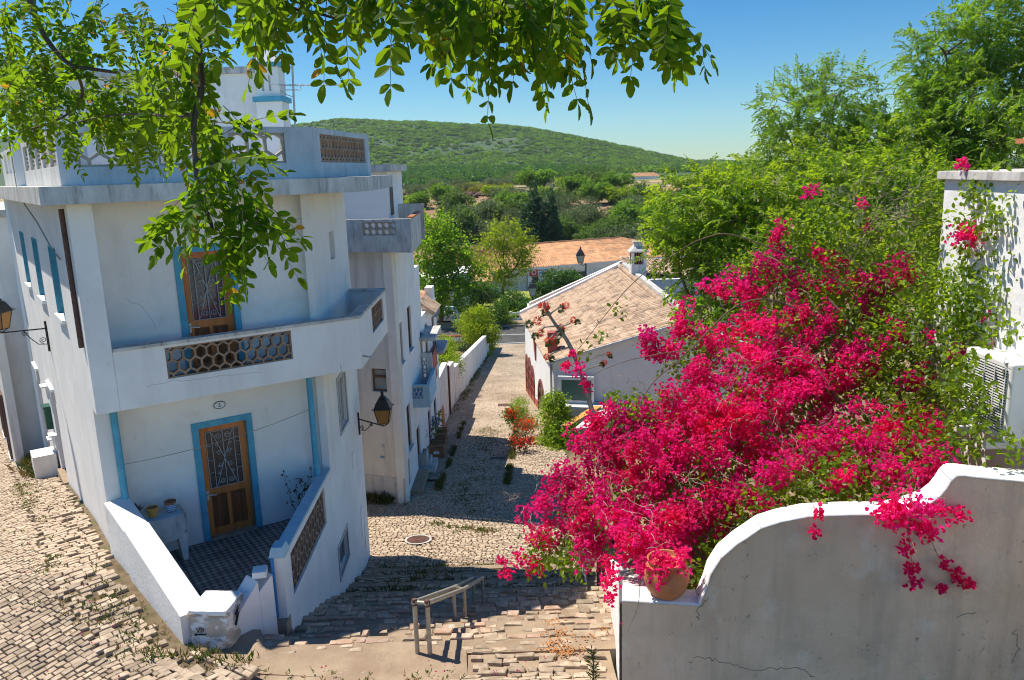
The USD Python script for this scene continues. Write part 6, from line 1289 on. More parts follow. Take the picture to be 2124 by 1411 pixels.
weedline(CORN + tn * .6, PILL + tn * .6, 260, side_z, .06, .25); weedline(PILL + tn * .5, (-3.6, 9.3), 90, side_z, .10, .1)
weedline((-3.4, 9.2), (-.8, 8.9), 34, lambda x, y: foot_z(x, y), .07, .12)
q = np.c_[g.uniform(-12, -4.6, 900), g.uniform(7, 18, 900)]; q = q[shapely.contains_xy(pe, q[:, 0], q[:, 1])]; q = q[meshkit.noise(np.c_[q * 1.2, q[:, 0] * 0], 8) > .6]; PW.append(np.c_[q, side_z(q[:, 0], q[:, 1])]); HW.append(np.full(len(q), .07))
PW, HW = np.vstack(PW), np.concatenate(HW); sel = g.random(len(PW)) < .72
def tuft(P, h, k=4):
    P = np.repeat(P, k, 0) + g.normal(size=(len(P) * k, 3)) * [.012, .012, .004]; return blades(g, P, np.repeat(h, k), .016, .6)
part('green_blades', tuft(PW[sel], HW[sel]), L_['grass'], wd, kind='stuff'); part('dry_blades', tuft(PW[~sel], HW[~sel]), L_['drygrass'], wd, kind='stuff')
lt = thing('fallen_petals', kind='stuff', base=(0, 10, 0)); P = []
for (px, py, n, w) in ((1150, 1305, 60, .10), (1165, 1325, 60, .12), (1150, 1340, 40, .10), (1150, 1350, 90, .16), (1185, 1352, 40, .10), (1220, 1335, 20, .10), (1260, 1320, 14, .10), (1160, 1302, 20, .08)):
    for Y in (0,):
        d = ray(px, py); ys_ = np.linspace(8, 14, 1500); zz = CAM[2] + d[2] / d[1] * ys_; k = np.where(zz < np.interp(ys_, ys0, zs0))[0]
        if len(k): c = CAM + d / d[1] * ys_[k[0]]; q = c + g.normal(size=(n, 3)) * [w, w * .6, 0]; ki = np.clip(np.searchsorted(ys0, q[:, 1]) - 1, 0, NS - 1); q[:, 2] = zs0[ki] + .012 + .01 * g.random(n); P.append(q)
P = np.vstack(P); part('orange_petals', leaves(P, g.normal(size=P.shape) * [1, 1, .25], .035, .03, T_BRACT, U=np.tile([0, 0, 1.0], (len(P), 1))), L_['petal'], lt, kind='stuff')
q = np.c_[g.uniform(-9, -4.4, 400), g.uniform(7.5, 13, 400)]; q = q[shapely.contains_xy(pe, q[:, 0], q[:, 1])][:70]; q2 = np.c_[g.uniform(-3.5, .9, 40), g.uniform(8.2, 9.4, 40)]
P = np.vstack([np.c_[q, side_z(q[:, 0], q[:, 1]) + .04], np.c_[q2, foot_z(q2[:, 0], q2[:, 1]) + .03]]); part('magenta_bracts', leaves(P, g.normal(size=P.shape) * [1, 1, .3], .035, .03, T_BRACT, rng=g), L_['drypetal'], lt, kind='stuff')
c_ = np.array([.86, 8.55, .26]); sp = thing('spurge_plant', 'small upright spiky green plant growing at the foot of the curved wall', 'plant', c_)
P = c_ + np.c_[g.normal(size=(120, 2)) * .02, g.random(120) * .52]; part('leaves', leaves(P, np.c_[g.normal(size=(120, 2)), np.full(120, .6)], .09, .016, T_DIA, rng=g), L_['grass'], sp); part('stem', MB().tube([c_ - [0, 0, .05], c_ + [.02, 0, .52]], .008, 5), M['bark'], sp)

# ------------------------------------------------------------------ far bank, orchard and hill
def lump(seed, n, h, w, L, Wd, leafm, name, label, group, cone=False, cat='shrub'):
    g = np.random.default_rng(seed); t = thing(name, label, cat, (0, 0, -500), group)
    o = np.array([0, 0, -500.0])
    if cone: bl = [(o + [g.normal() * .1, g.normal() * .1, h * z], np.array([w * (1.05 - z), w * (1.05 - z), h * .16])) for z in np.linspace(.12, .95, 8)]
    else: bl = [(o + [g.normal() * w * .42, g.normal() * w * .42, h * (.35 + .4 * g.random())], np.array([w * .5, w * .5, h * .36]) * (.7 + .5 * g.random())) for _ in range(7)]
    v, f = crown(g, bl, n, 14, L, Wd, w * .085, .1, T_DIA, .35); part('crown', (v, f), L_[leafm], t)
    part('stem', MB().tube([o - [0, 0, .6], o + [0, 0, h * .6]], [w * .05, w * .02], 5), M['bark'], t); return t
protos = {}
KIND = {'round': (61, 300, 3.0, 2.6, .30, .19, 'shrub', 'scrub_bush', 'mid green round bush on the dry bank'), 'dark': (62, 320, 3.6, 2.8, .30, .2, 'feather_dark', 'scrub_bush', 'dark green bush on the dry bank'),
        'olive': (63, 300, 3.2, 2.8, .28, .12, 'olive', 'olive_bush', 'grey-green olive bush on the dry bank'), 'bright': (64, 260, 2.4, 2.4, .28, .18, 'bright', 'scrub_bush', 'bright yellow-green bush on the dry bank'),
        'yellow': (65, 260, 1.6, 2.8, .24, .12, 'yellow', 'broom_bush', 'yellow broom bush along the edge of the plateau'), 'pine': (66, 520, 8.0, 2.3, .42, .24, 'pine', 'dark_conifer', 'dark drooping conifer at the foot of the bank')}
GRP = {'round': 'mid green bushes on the bank', 'dark': 'dark bushes on the bank', 'olive': 'olive bushes on the bank', 'bright': 'bright bushes on the bank', 'yellow': 'broom bushes on the plateau edge', 'pine': 'conifers at the foot of the bank'}
PL = []
g = np.random.default_rng(70)
expl = [('pine', 1110, 520, 1.25), ('pine', 1145, 522, 1.15), ('pine', 1090, 520, .85), ('olive', 985, 470, 1.7), ('round', 950, 440, 1.5), ('dark', 920, 420, 1.2), ('bright', 1010, 455, 1.3), ('olive', 1030, 475, 1.5), ('round', 1070, 460, 1.4), ('dark', 1050, 440, 1.2),
        ('olive', 1180, 455, 1.7), ('round', 1165, 430, 1.3), ('dark', 1225, 425, 1.4), ('bright', 1280, 425, 1.5), ('olive', 1200, 480, 1.6), ('olive', 1230, 470, 1.3), ('dark', 1310, 480, 1.5), ('olive', 1340, 450, 1.5), ('round', 1375, 505, 1.6), ('dark', 1375, 480, 1.5), ('round', 1290, 500, 1.3),
        ('olive', 1300, 520, 1.3), ('olive', 1345, 525, 1.3), ('round', 1260, 505, 1.2), ('olive', 930, 405, 1.6), ('olive', 870, 410, 1.3), ('dark', 1100, 395, 1.6), ('olive', 1095, 388, 1.8), ('round', 1210, 395, 1.8), ('round', 1240, 395, 1.7), ('dark', 1200, 405, 1.3), ('bright', 1185, 402, 1.5), ('bright', 1030, 412, 1.2), ('yellow', 960, 400, 1.7), ('yellow', 985, 398, 1.6), ('yellow', 1000, 402, 1.5), ('yellow', 1020, 400, 1.3), ('yellow', 905, 402, 1.3),
        ('bright', 1130, 415, 1.2), ('round', 1120, 430, 1.2), ('round', 1330, 415, 1.2), ('dark', 1270, 400, 1.3), ('olive', 1060, 420, 1.2), ('olive', 1150, 480, 1.3), ('round', 960, 490, 1.6), ('olive', 1000, 500, 1.3), ('round', 1175, 505, 1.4)]
for k, px, py, s in expl: PL.append((k, hit(px, py), s))
for _ in range(62):
    px, py = g.uniform(560, 1560), g.uniform(398, 528); k = g.choice(['round', 'olive', 'dark', 'bright'], p=[.38, .3, .2, .12]); PL.append((k, hit(px, py), g.uniform(.45, 1.1)))
for _ in range(26):
    px, py = g.uniform(800, 1460), g.uniform(382, 397)
    if 1280 < px < 1400 or 1140 < px < 1205: continue
    PL.append((g.choice(['round', 'olive', 'yellow', 'bright']), hit(px, py), g.uniform(.7, 1.5)))
src = {k: lump(*KIND[k][:3], *KIND[k][3:7], KIND[k][7], KIND[k][8], GRP[k], cone=k == 'pine', cat='tree' if k == 'pine' else 'bush') for k in KIND}
def spot(p):
    (x, y), _ = proj(p[None])[0][0], 0
    a = 'behind the large plane tree' if x < 985 else 'above the slender street tree' if x < 1120 else 'behind the long building' if x < 1260 else 'beside the feathery tree'
    b = 'on the plateau edge' if y < 404 else 'on the upper bank' if y < 440 else 'halfway down the bank' if y < 480 else 'at the foot of the bank'
    return f'{b} {a}'
LOOK = {'round': 'mid green round bush', 'dark': 'dark green bush', 'olive': 'grey-green olive bush', 'bright': 'bright yellow-green bush', 'yellow': 'yellow broom bush', 'pine': 'dark drooping conifer'}
first = {}
for k, p, s in PL:
    if k not in first:
        first[k] = 1; x = UsdGeom.Xformable(stage.GetPrimAtPath(src[k])); x.ClearXformOpOrder(); x.AddTranslateOp(opSuffix='place').Set(Gf.Vec3d(*map(float, p))); x.AddScaleOp().Set(Gf.Vec3f(s, s, s)); tag(stage.GetPrimAtPath(src[k]), f'{LOOK[k]} {spot(p)}', None, f'{LOOK[k]} group {spot(p)}'); continue
    path = numbered('/World/' + KIND[k][7]); x = UsdGeom.Xform.Define(stage, path); x.GetPrim().GetReferences().AddInternalReference(src[k]); x.ClearXformOpOrder()
    x.AddTranslateOp(opSuffix='spot').Set(Gf.Vec3d(*map(float, p))); x.AddRotateZOp().Set(float(g.uniform(0, 360))); q = s * g.uniform(.85, 1.2); x.AddScaleOp(opSuffix='size').Set(Gf.Vec3f(q, q, s)); x.GetPrim().SetInstanceable(True)
    tag(x.GetPrim(), f'{LOOK[k]} {spot(p)}', 'tree' if k == 'pine' else 'bush', f'{LOOK[k]} group {spot(p)}')
def scatter(name, P, S_, protos, idx, seed):
    path = '/World/' + name; pi = UsdGeom.PointInstancer.Define(stage, path); pi.GetPrim().SetCustomDataByKey('kind', 'stuff'); rel = []
    for k, (v, f, m) in enumerate(protos):
        pp = f'{path}/kind_{k:03d}'; usdkit.mesh(stage, pp, (v, f), m); rel.append(pp)
    pi.CreatePrototypesRel().SetTargets(rel); n = len(P); gg = np.random.default_rng(seed); a = gg.random(n) * np.pi
    pi.CreatePositionsAttr(Vt.Vec3fArray.FromNumpy(P.astype(np.float32))); pi.CreateScalesAttr(Vt.Vec3fArray.FromNumpy(S_.astype(np.float32))); pi.CreateProtoIndicesAttr(Vt.IntArray.FromNumpy(idx.astype(np.int32)))
    q = np.zeros((n, 4), np.float16); q[:, 3] = np.cos(a); q[:, 2] = np.sin(a); pi.CreateOrientationsAttr(Vt.QuathArray.FromNumpy(q))
def small_lump(seed, leafm, flat=.75):
    g = np.random.default_rng(seed); bl = [(np.array([g.normal() * .25, g.normal() * .25, .4 * flat]), np.array([.45, .45, .42 * flat]) * (.7 + .5 * g.random())) for _ in range(4)]
    v, f = crown(g, bl, 26, 6, .30, .26, .10, .0, T_DIA, .5); return v, f, L_[leafm]
g = np.random.default_rng(80); n = 34000
q = g.uniform(-.36, .36, n); Y = 420 + 720 * g.random(n) ** .8; X = q * Y; keep = (meshkit.fbm(np.stack([X / 60, Y / 60, X * 0], -1), 4, 4) + .35 * g.random(n)) > .52; X, Y = X[keep], Y[keep]
P = np.stack([X, Y, ground_far(X, Y) - .2], -1); s = 1.2 + 2.6 * g.random(len(P)) ** 2; scatter('hill_scrub', P, np.stack([s * 1.2, s * 1.2, s], -1), [small_lump(1, 'shrub'), small_lump(2, 'feather_dark'), small_lump(3, 'olive')], g.choice(3, len(P), p=[.58, .40, .02]), 1)
P = []
for Yr in np.arange(322, 610, 6.5):
    for x in np.arange(-.34 * Yr, .12 * Yr, 2.7):
        if meshkit.noise(np.array([[x / 45, Yr / 40, 2.0]]), 6)[0] > .24: P.append((x + g.normal() * .2, Yr + g.normal() * .25))
P = np.array(P); P = np.c_[P, ground_far(P[:, 0], P[:, 1]) - .1]; s = g.uniform(2.6, 3.4, len(P)); scatter('orchard', P, np.stack([s, s, s * .95], -1), [small_lump(4, 'citrus', 1.0), small_lump(5, 'pine', 1.0)], g.choice(2, len(P), p=[.6, .4]), 2)
n = 5200; X, Y = [], []
px_, py_ = g.uniform(500, 1560, n), g.uniform(392, 535, n); d_ = np.array([hit(a, b, hi=330) for a, b in zip(px_[:480], py_[:480])]); s = g.uniform(.3, .9, len(d_)) ; scatter('bank_scrub', d_ - [0, 0, .1], np.stack([s * 1.3, s * 1.3, s], -1), [small_lump(6, 'shrub', .8), small_lump(7, 'olive', .8), small_lump(8, 'drygrass', .6)], g.choice(3, len(d_), p=[.4, .3, .3]), 3)
rk = thing('dry_stone_terrace', 'long line of dark rough stones along the edge of the plateau', 'stone wall', hit(1060, 404)); rv, rf_, o = [], [], 0; ico = trimesh.creation.icosphere(1)
for px in np.arange(800, 1480, 2.6):
    for _ in range(2):
        p = hit(px, 404 + (px - 800) * .012 + g.normal() * 2.2, hi=330); v = np.array(ico.vertices) * g.uniform(.3, .75, 3) * [1.2, 1, .8] + g.normal(size=(42, 3)) * .05 + p + [0, 0, .35]; rv.append(v); rf_.append(np.array(ico.faces) + o); o += 42
part('stones', (np.vstack(rv), np.vstack(rf_)), M['rust'], rk, kind='stuff')

# ------------------------------------------------------------------ trees behind the bougainvillea
def frond_tree(name, label, blobs, base, nf, length, n, L, Wd, leafm, r0, seed, droop=.9, inner=None, shell=.62, twigs=6, bark='bark'):
    g = np.random.default_rng(seed); t = thing(name, label, 'tree', base); base = np.array(base, float); fork = base + (np.mean([b[0] for b in blobs], 0) - base) * .5
    part('trunk', tree_wood(g, base, fork, blobs, r0, twigs), M[bark], t, smooth=50)
    C, d, k = blob_points(g, blobs, nf, shell); keep = meshkit.noise(C / 1.1, seed) > .26; C, d = C[keep], d[keep]
    D = d * .9 + g.normal(size=d.shape) * .55 + [0, 0, .25]; mbw = MB()
    part('crown', fronds(g, C, D, length, n, L, Wd, droop=droop, mbw=mbw, rw=.006), L_[leafm], t); part('leaf_stalks', mbw, M['twig'], t, kind='stuff')
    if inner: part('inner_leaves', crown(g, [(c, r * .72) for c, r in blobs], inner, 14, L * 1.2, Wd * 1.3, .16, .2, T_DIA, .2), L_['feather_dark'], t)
    return t
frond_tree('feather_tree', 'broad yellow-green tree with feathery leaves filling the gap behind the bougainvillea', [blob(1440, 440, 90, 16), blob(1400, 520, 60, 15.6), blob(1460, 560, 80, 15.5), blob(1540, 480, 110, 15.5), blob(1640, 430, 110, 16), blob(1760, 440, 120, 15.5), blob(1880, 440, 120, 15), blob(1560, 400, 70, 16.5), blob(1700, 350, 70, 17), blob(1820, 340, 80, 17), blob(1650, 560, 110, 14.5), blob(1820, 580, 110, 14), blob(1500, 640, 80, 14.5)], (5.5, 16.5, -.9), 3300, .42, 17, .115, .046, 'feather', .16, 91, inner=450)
frond_tree('feather_tree', 'sparse feathery young tree reaching into the sky left of the tall one', [blob(1650, 235, 75, 18.5), blob(1735, 215, 75, 18), blob(1815, 250, 65, 18), blob(1690, 290, 90, 18), blob(1800, 300, 60, 18), blob(1625, 300, 42, 18), blob(1600, 230, 26, 18)], (6.8, 18.5, -1.5), 900, .42, 19, .105, .036, 'feather_mid', .10, 92, droop=.7, shell=.4, twigs=8)
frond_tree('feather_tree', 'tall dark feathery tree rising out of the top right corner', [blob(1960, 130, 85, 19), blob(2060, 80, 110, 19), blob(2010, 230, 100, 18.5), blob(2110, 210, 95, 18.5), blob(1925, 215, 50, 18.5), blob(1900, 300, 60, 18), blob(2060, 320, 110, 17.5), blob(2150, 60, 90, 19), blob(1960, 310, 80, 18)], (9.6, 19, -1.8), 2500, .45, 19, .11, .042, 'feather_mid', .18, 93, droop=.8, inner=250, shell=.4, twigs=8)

# ------------------------------------------------------------------ bougainvillea
bg = thing('bougainvillea', 'huge magenta bougainvillea spilling over the curved wall and the retaining wall', 'bougainvillea', (2.6, 8.2, 2.2))
g = np.random.default_rng(101)
FL = [(1620, 985, 48, 7.35), (1745, 990, 42, 7.25), (1835, 975, 42, 7.15), (1905, 990, 34, 7.05), (1690, 930, 52, 7.8), (1555, 1050, 34, 7.45), (1790, 930, 40, 7.8), (1950, 960, 28, 7.0), (1560, 700, 70, 9.5), (1640, 780, 80, 9.2), (1700, 680, 60, 9.5), (1780, 760, 60, 9.1), (1850, 700, 50, 9.0), (1880, 800, 50, 8.6), (1900, 860, 45, 8.3), (1640, 640, 50, 9.7), (1580, 600, 45, 9.9), (1480, 700, 60, 9.6), (1830, 940, 50, 8.0), (1940, 900, 40, 7.9), (1740, 600, 40, 9.8), (2040, 470, 26, 8.3), (2085, 480, 24, 8.0), (2000, 480, 22, 8.5), (2100, 640, 24, 7.9), (2070, 720, 22, 7.9),
      (1125, 1070, 70, 8.9), (1180, 1010, 85, 8.8), (1240, 950, 85, 8.8), (1290, 900, 85, 8.9), (1270, 1050, 105, 8.3), (1340, 980, 110, 8.4), (1370, 860, 95, 9.0), (1440, 930, 120, 8.6), (1450, 820, 90, 9.1), (1530, 860, 110, 8.8), (1560, 770, 90, 9.3), (1640, 830, 100, 9.0), (1600, 950, 100, 8.5), (1700, 930, 85, 8.5), (1650, 720, 70, 9.5), (1730, 800, 70, 9.2), (1490, 1030, 95, 8.1),
      (1400, 1080, 95, 7.9), (1310, 1120, 80, 7.8), (1220, 1120, 60, 8.2), (1580, 1040, 55, 8.0), (1380, 720, 55, 9.6), (1410, 670, 45, 9.7), (1350, 690, 35, 9.6), (1480, 600, 35, 9.9), (1530, 620, 60, 9.9), (1600, 540, 48, 10.1), (1610, 490, 34, 10.2), (1660, 600, 40, 10), (1720, 545, 50, 10), (1790, 610, 52, 9.6), (1860, 575, 48, 9.4), (1810, 650, 35, 9.5), (1760, 720, 40, 9.2), (1870, 900, 45, 8.2), (1800, 880, 50, 8.4), (1770, 980, 55, 8.0), (1900, 960, 48, 7.6),
      (1680, 398, 24, 10.2), (1790, 425, 16, 10), (1800, 470, 14, 10), (1995, 345, 18, 8.6), (2010, 490, 34, 8.4), (2055, 480, 20, 8.3), (2110, 480, 30, 7.9), (2095, 580, 22, 7.9), (1080, 1180, 30, 8.6), (1050, 1190, 20, 8.6), (1110, 1175, 26, 8.6), (1040, 1165, 12, 8.7), (1200, 770, 24, 9.6), (1175, 760, 14, 9.7), (1215, 800, 20, 9.6), (1190, 735, 12, 9.8), (1930, 700, 22, 8.6), (1990, 730, 24, 8.3), (2060, 660, 22, 8),
      (1885, 1070, 40, 6.72), (1850, 1060, 22, 6.72), (1930, 1075, 22, 6.7), (1920, 1100, 20, 6.66), (1990, 1072, 20, 6.55), (1700, 1060, 14, 6.75), (1690, 1105, 10, 6.72), (1880, 1140, 14, 6.66), (1890, 1180, 14, 6.66), (1895, 1210, 16, 6.64), (1960, 1170, 12, 6.6), (1985, 1200, 18, 6.58), (2010, 1210, 14, 6.58), (1950, 1220, 8, 6.6), (1305, 1290, 18, 7.05), (1265, 1240, 16, 7.4), (1255, 1205, 14, 7.6), (1360, 1195, 30, 6.95), (1330, 1180, 24, 7.0), (1390, 1150, 45, 7.1), (1270, 1190, 30, 7.5)]
def on_wall(px, py, Y):
    s_ = WG.px(px, 1200)[0]; return min(Y, WG.P(s_, .07)[1]) if px > 1600 and Y < 6.8 else Y
FL = [(a, b, c * (1.25 if d < 6.8 else 1), on_wall(a, b, d)) for a, b, c, d in FL]
nb_ = np.array([f[2] for f in FL]); n_clu = 0; brv = []
for (px, py, r, Y) in FL:
    c, rr = blob(px, py, r * .96, Y); rr = np.array([rr[0], max(rr[1], .05), rr[2]])
    k = max(1, int((r / 24.0) ** 2 * 1.55))
    for _ in range(k):
        if k == 1: cc = c; cr = rr * .85
        else:
            d = nrm(g.normal(size=3) + [0, -.75, .35]); cc = c + d * rr * (.35 + .6 * g.random()); cr = np.full(3, .07 + .09 * g.random())
        m = int(12 + 620 * cr[0] ** 1.5); m = min(m, 60)
        p = g.normal(size=(m, 3)); p = p / np.linalg.norm(p, axis=1, keepdims=True) * (g.random((m, 1)) ** .7) * cr * 1.15 + cc
        out = nrm(cc - c + [0, -.3, .3]); D = (p - cc) / cr.max() * .8 + g.normal(size=(m, 3)) * .55 + out * .3
        P3, D3 = [], []
        for a in range(3):
            P3.append(p); D3.append(D + g.normal(size=(m, 3)) * .75)
        brv.append((np.vstack(P3), np.vstack(D3), cc))
order = sorted(range(len(brv)), key=lambda i: -len(brv[i][0]))
restP, restD = [], []
for rank, i in enumerate(order):
    P_, D_, cc = brv[i]
    if rank < 300: part('flower_cluster', leaves(P_, D_, .042 * (.6 + .7 * g.random(len(P_))), .038, T_BRACT, rng=g), L_['bract'], bg)
    else: restP.append(P_); restD.append(D_)
if restP: P_, D_ = np.vstack(restP), np.vstack(restD); part('flower_clusters', leaves(P_, D_, .042 * (.6 + .7 * g.random(len(P_))), .038, T_BRACT, rng=g), L_['bract'], bg, kind='stuff')
LF = [(1640, 990, 50, 7.5), (1730, 985, 55, 7.4), (1820, 990, 50, 7.3), (1790, 930, 60, 8.2), (1700, 950, 60, 8.0), (1880, 950, 45, 7.6), (1570, 1040, 45, 7.5), (1985, 735, 36, 7.5), (1978, 790, 34, 7.4), (1990, 850, 30, 7.3), (2030, 720, 26, 7.2), (2080, 690, 30, 7.2), (2105, 760, 18, 7.0), (2060, 600, 40, 8.0), (1950, 500, 60, 9.2), (1930, 420, 50, 9.6), (1780, 640, 90, 9.6), (1860, 760, 80, 9.0),
      (1150, 1140, 45, 8.9), (1110, 1150, 26, 8.8), (1190, 1150, 40, 8.7), (1350, 940, 130, 9.1), (1480, 900, 140, 9.2), (1600, 850, 140, 9.4), (1720, 860, 120, 9.2), (1660, 700, 110, 9.8), (1780, 720, 110, 9.6), (1880, 700, 100, 9.0), (1850, 820, 90, 8.9), (1930, 830, 80, 8.3), (1960, 720, 60, 8.4), (1700, 540, 110, 10.3), (1820, 540, 110, 9.9), (1900, 600, 70, 9.0), (1760, 450, 70, 10.5), (1660, 480, 60, 10.5), (1560, 560, 60, 10.3),
      (1490, 1140, 45, 7.6), (1455, 1170, 34, 7.5), (1440, 1200, 22, 7.3), (1540, 1080, 60, 7.8), (1640, 1010, 70, 8.0), (1720, 1020, 55, 7.8), (1820, 1000, 60, 7.8), (1900, 900, 60, 7.9), (1960, 920, 34, 7.4), (2040, 390, 40, 8.4), (2090, 420, 40, 8.0), (2050, 560, 50, 8.2), (2100, 620, 50, 8.0), (2000, 620, 50, 8.4), (2030, 680, 40, 8.1), (1990, 560, 40, 8.5), (2020, 400, 30, 8.5), (2110, 330, 20, 8.2), (2060, 450, 50, 8.1), (2110, 520, 50, 7.9), (2020, 520, 45, 8.4), (1985, 640, 45, 8.5), (2040, 620, 45, 8.2), (2080, 700, 40, 7.9), (2000, 700, 40, 8.3), (1975, 800, 40, 7.7), (2010, 870, 26, 7.0), (2030, 800, 22, 7.1), (1990, 460, 30, 8.6), (1970, 560, 34, 8.7), (2070, 930, 34, 6.9), (2110, 900, 26, 6.8), (2100, 960, 26, 6.7), (2000, 850, 30, 7.4), (1990, 920, 24, 7.2), (1240, 1060, 80, 8.7), (1420, 1040, 110, 8.5), (1300, 860, 60, 9.3), (1430, 740, 60, 9.8), (1250, 690, 16, 10), (1280, 640, 12, 10.1), (1210, 715, 14, 9.9)]
lb_ = [blob(*f) for f in LF]
P_, d_, k_ = blob_points(g, lb_, 5400, .3); P_ = (P_[:, None] + g.normal(size=(len(P_), 5, 3)) * .045).reshape(-1, 3); P_[:, 1] -= .32 * g.random(len(P_)) ** 2; D_ = np.repeat(d_, 5, 0) * .5 + g.normal(size=P_.shape) * .7 + [0, -.1, -.25]
part('leaf_mass', leaves(P_, D_, .062 * (.6 + .7 * g.random(len(P_))), .044, T_OVAL, U=g.normal(size=P_.shape) * .6 + [0, -.2, 1.0]), L_['boug'], bg, kind='stuff')
def pxpath(pts): return np.array([atY(*p) for p in pts])
def smooth(P, k=24):
    t = np.linspace(0, len(P) - 1, k); from scipy.interpolate import CubicSpline
    return CubicSpline(np.arange(len(P)), P, axis=0)(t)
stems = [([(1940, 990, 7.8), (1900, 900, 8.3), (1840, 780, 8.9), (1770, 680, 9.2), (1720, 620, 9.4)], .035), ([(1900, 1000, 8.0), (1780, 880, 8.7), (1660, 730, 9.2), (1610, 700, 9.2)], .028), ([(1960, 960, 7.8), (1950, 800, 8.2), (1890, 640, 8.9), (1800, 560, 9.5), (1740, 500, 9.8)], .022),
         ([(1780, 640, 9.2), (1700, 560, 9.2), (1560, 500, 9.3), (1480, 487, 9.4), (1390, 530, 9.6), (1310, 590, 9.8), (1250, 660, 9.9), (1190, 735, 10)], .013), ([(1650, 640, 9.0), (1520, 640, 9.0), (1440, 720, 8.9), (1380, 770, 8.9), (1330, 830, 8.8), (1300, 920, 8.7), (1270, 1010, 8.6)], .012), ([(1440, 725, 8.9), (1340, 740, 9.0), (1270, 760, 9.1), (1210, 790, 9.2)], .008),
         ([(1740, 500, 9.8), (1800, 430, 9.9), (1880, 450, 9.6), (1960, 420, 9.2)], .010), ([(1760, 540, 9.6), (1850, 420, 9.8), (1930, 380, 9.4), (1990, 350, 8.8)], .009), ([(1720, 800, 8.6), (1640, 740, 8.8), (1560, 770, 8.7), (1480, 830, 8.5)], .008),
         ([(1890, 1065, 6.72), (1885, 1110, 6.64), (1890, 1160, 6.62), (1895, 1225, 6.62)], .005), ([(1910, 1075, 6.7), (1940, 1140, 6.6), (1965, 1185, 6.58), (2005, 1210, 6.56)], .005), ([(1330, 1180, 7.0), (1325, 1240, 6.96), (1320, 1270, 6.95), (1305, 1300, 6.95)], .005), ([(1960, 1050, 6.62), (1980, 1065, 6.58), (1992, 1078, 6.56)], .004), ([(1160, 1130, 8.7), (1120, 1160, 8.7), (1085, 1190, 8.7)], .006), ([(2000, 960, 7.4), (2050, 780, 7.6), (2080, 600, 8), (2110, 450, 8.1)], .015)]
mbw = MB()
for pts_, r in stems: P_ = smooth(pxpath([(a, b, on_wall(a, b, c)) for a, b, c in pts_]), 40); P_ = P_ + (np.stack([meshkit.fbm(P_ * 2.3 + 9 * k, 3, k) - .5 for k in range(3)], 1)) * min(.16, 5 * r) * np.sin(np.linspace(0, np.pi, 40))[:, None]; mbw.tube(P_, np.linspace(r, r * .35, len(P_)) * .8, 6)
part('stem', mbw, M['bark'], bg, smooth=50)
tw_ = MB(); C, d, k = blob_points(g, [blob(*f[:4]) for f in FL if f[2] > 45] + lb_[12:20] + [blob(1800, 430, 80, 9.8), blob(1850, 480, 80, 9.6)] * 3, 900, .75)
for p, dd in zip(C, d):
    q = p; dr = nrm(dd * .7 + g.normal(size=3) * .6 + [0, -.3, .2]); pth = [q]
    for _ in range(5): dr = nrm(dr + g.normal(size=3) * .38); q = q + dr * .055; pth.append(q)
    tw_.tube(pth, np.linspace(.0035, .0012, 6), 3, False)
    for _ in range(2): q = pth[g.integers(2, 5)]; e = q + nrm(g.normal(size=3)) * .07; tw_.tube([q, (q + e) / 2 + g.normal(size=3) * .008, e], [.002, .0015, .001], 3, False)
part('dry_twigs', tw_, M['twig'], bg, kind='stuff')

# shrub with red pompom flowers on a grey stem, before the tiled roof
pp = thing('pompom_shrub', 'grey-stemmed succulent shrub with red pompom flowers standing before the tiled roof', 'shrub', atY(1215, 800, 13))
YS = 13.0; st_ = smooth(pxpath([(1240, 900, 13), (1200, 760, 13), (1172, 700, 13), (1150, 670, 13), (1128, 628, 13.0)])); mbw = MB().tube(st_, np.linspace(.045, .02, len(st_)), 7)
heads = [(1128, 636, 15), (1173, 634, 11), (1115, 666, 12), (1189, 664, 9), (1122, 691, 11), (1163, 681, 12), (1136, 707, 9), (1150, 702, 9), (1145, 709, 9), (1134, 740, 9), (1254, 752, 8), (1262, 735, 7)]
fv, lv, fo, lo_ = [], [], [], []; nf_ = nl_ = 0
for k, (px, py, r) in enumerate(heads):
    Yk = 13 + g.normal() * .15; c = atY(px, py, Yk); s = np.dot(c - CAM, _F) / FPX * r; j = st_[np.argmin(np.linalg.norm(st_ - c, axis=1))]; mbw.tube(limb(j, c, .08, g, 5), np.linspace(.016, .010, 5), 5)
    m = 90; d = g.normal(size=(m, 3)); d /= np.linalg.norm(d, axis=1, keepdims=True); v, f = leaves(c + d * s * .35, d, s * .6, s * .13, T_DIA, rng=g); part('flower', (v, f), L_['redflower'], pp)
    c2 = c + np.array([g.normal() * .5, .1, -.4]) * s * 1.6; m = 40; d = g.normal(size=(m, 3)) + [0, 0, .3]; d /= np.linalg.norm(d, axis=1, keepdims=True); lv.append((c2 + d * s * .2, d, s * .8))
part('stem', mbw, M['greybark'], pp, smooth=50)
P_ = np.vstack([a for a, b, c in lv]); D_ = np.vstack([b for a, b, c in lv]); part('rosettes', leaves(P_, D_, np.concatenate([np.full(len(a), c) for a, b, c in lv]), .035, T_DIA, rng=g), L_['olive'], pp)

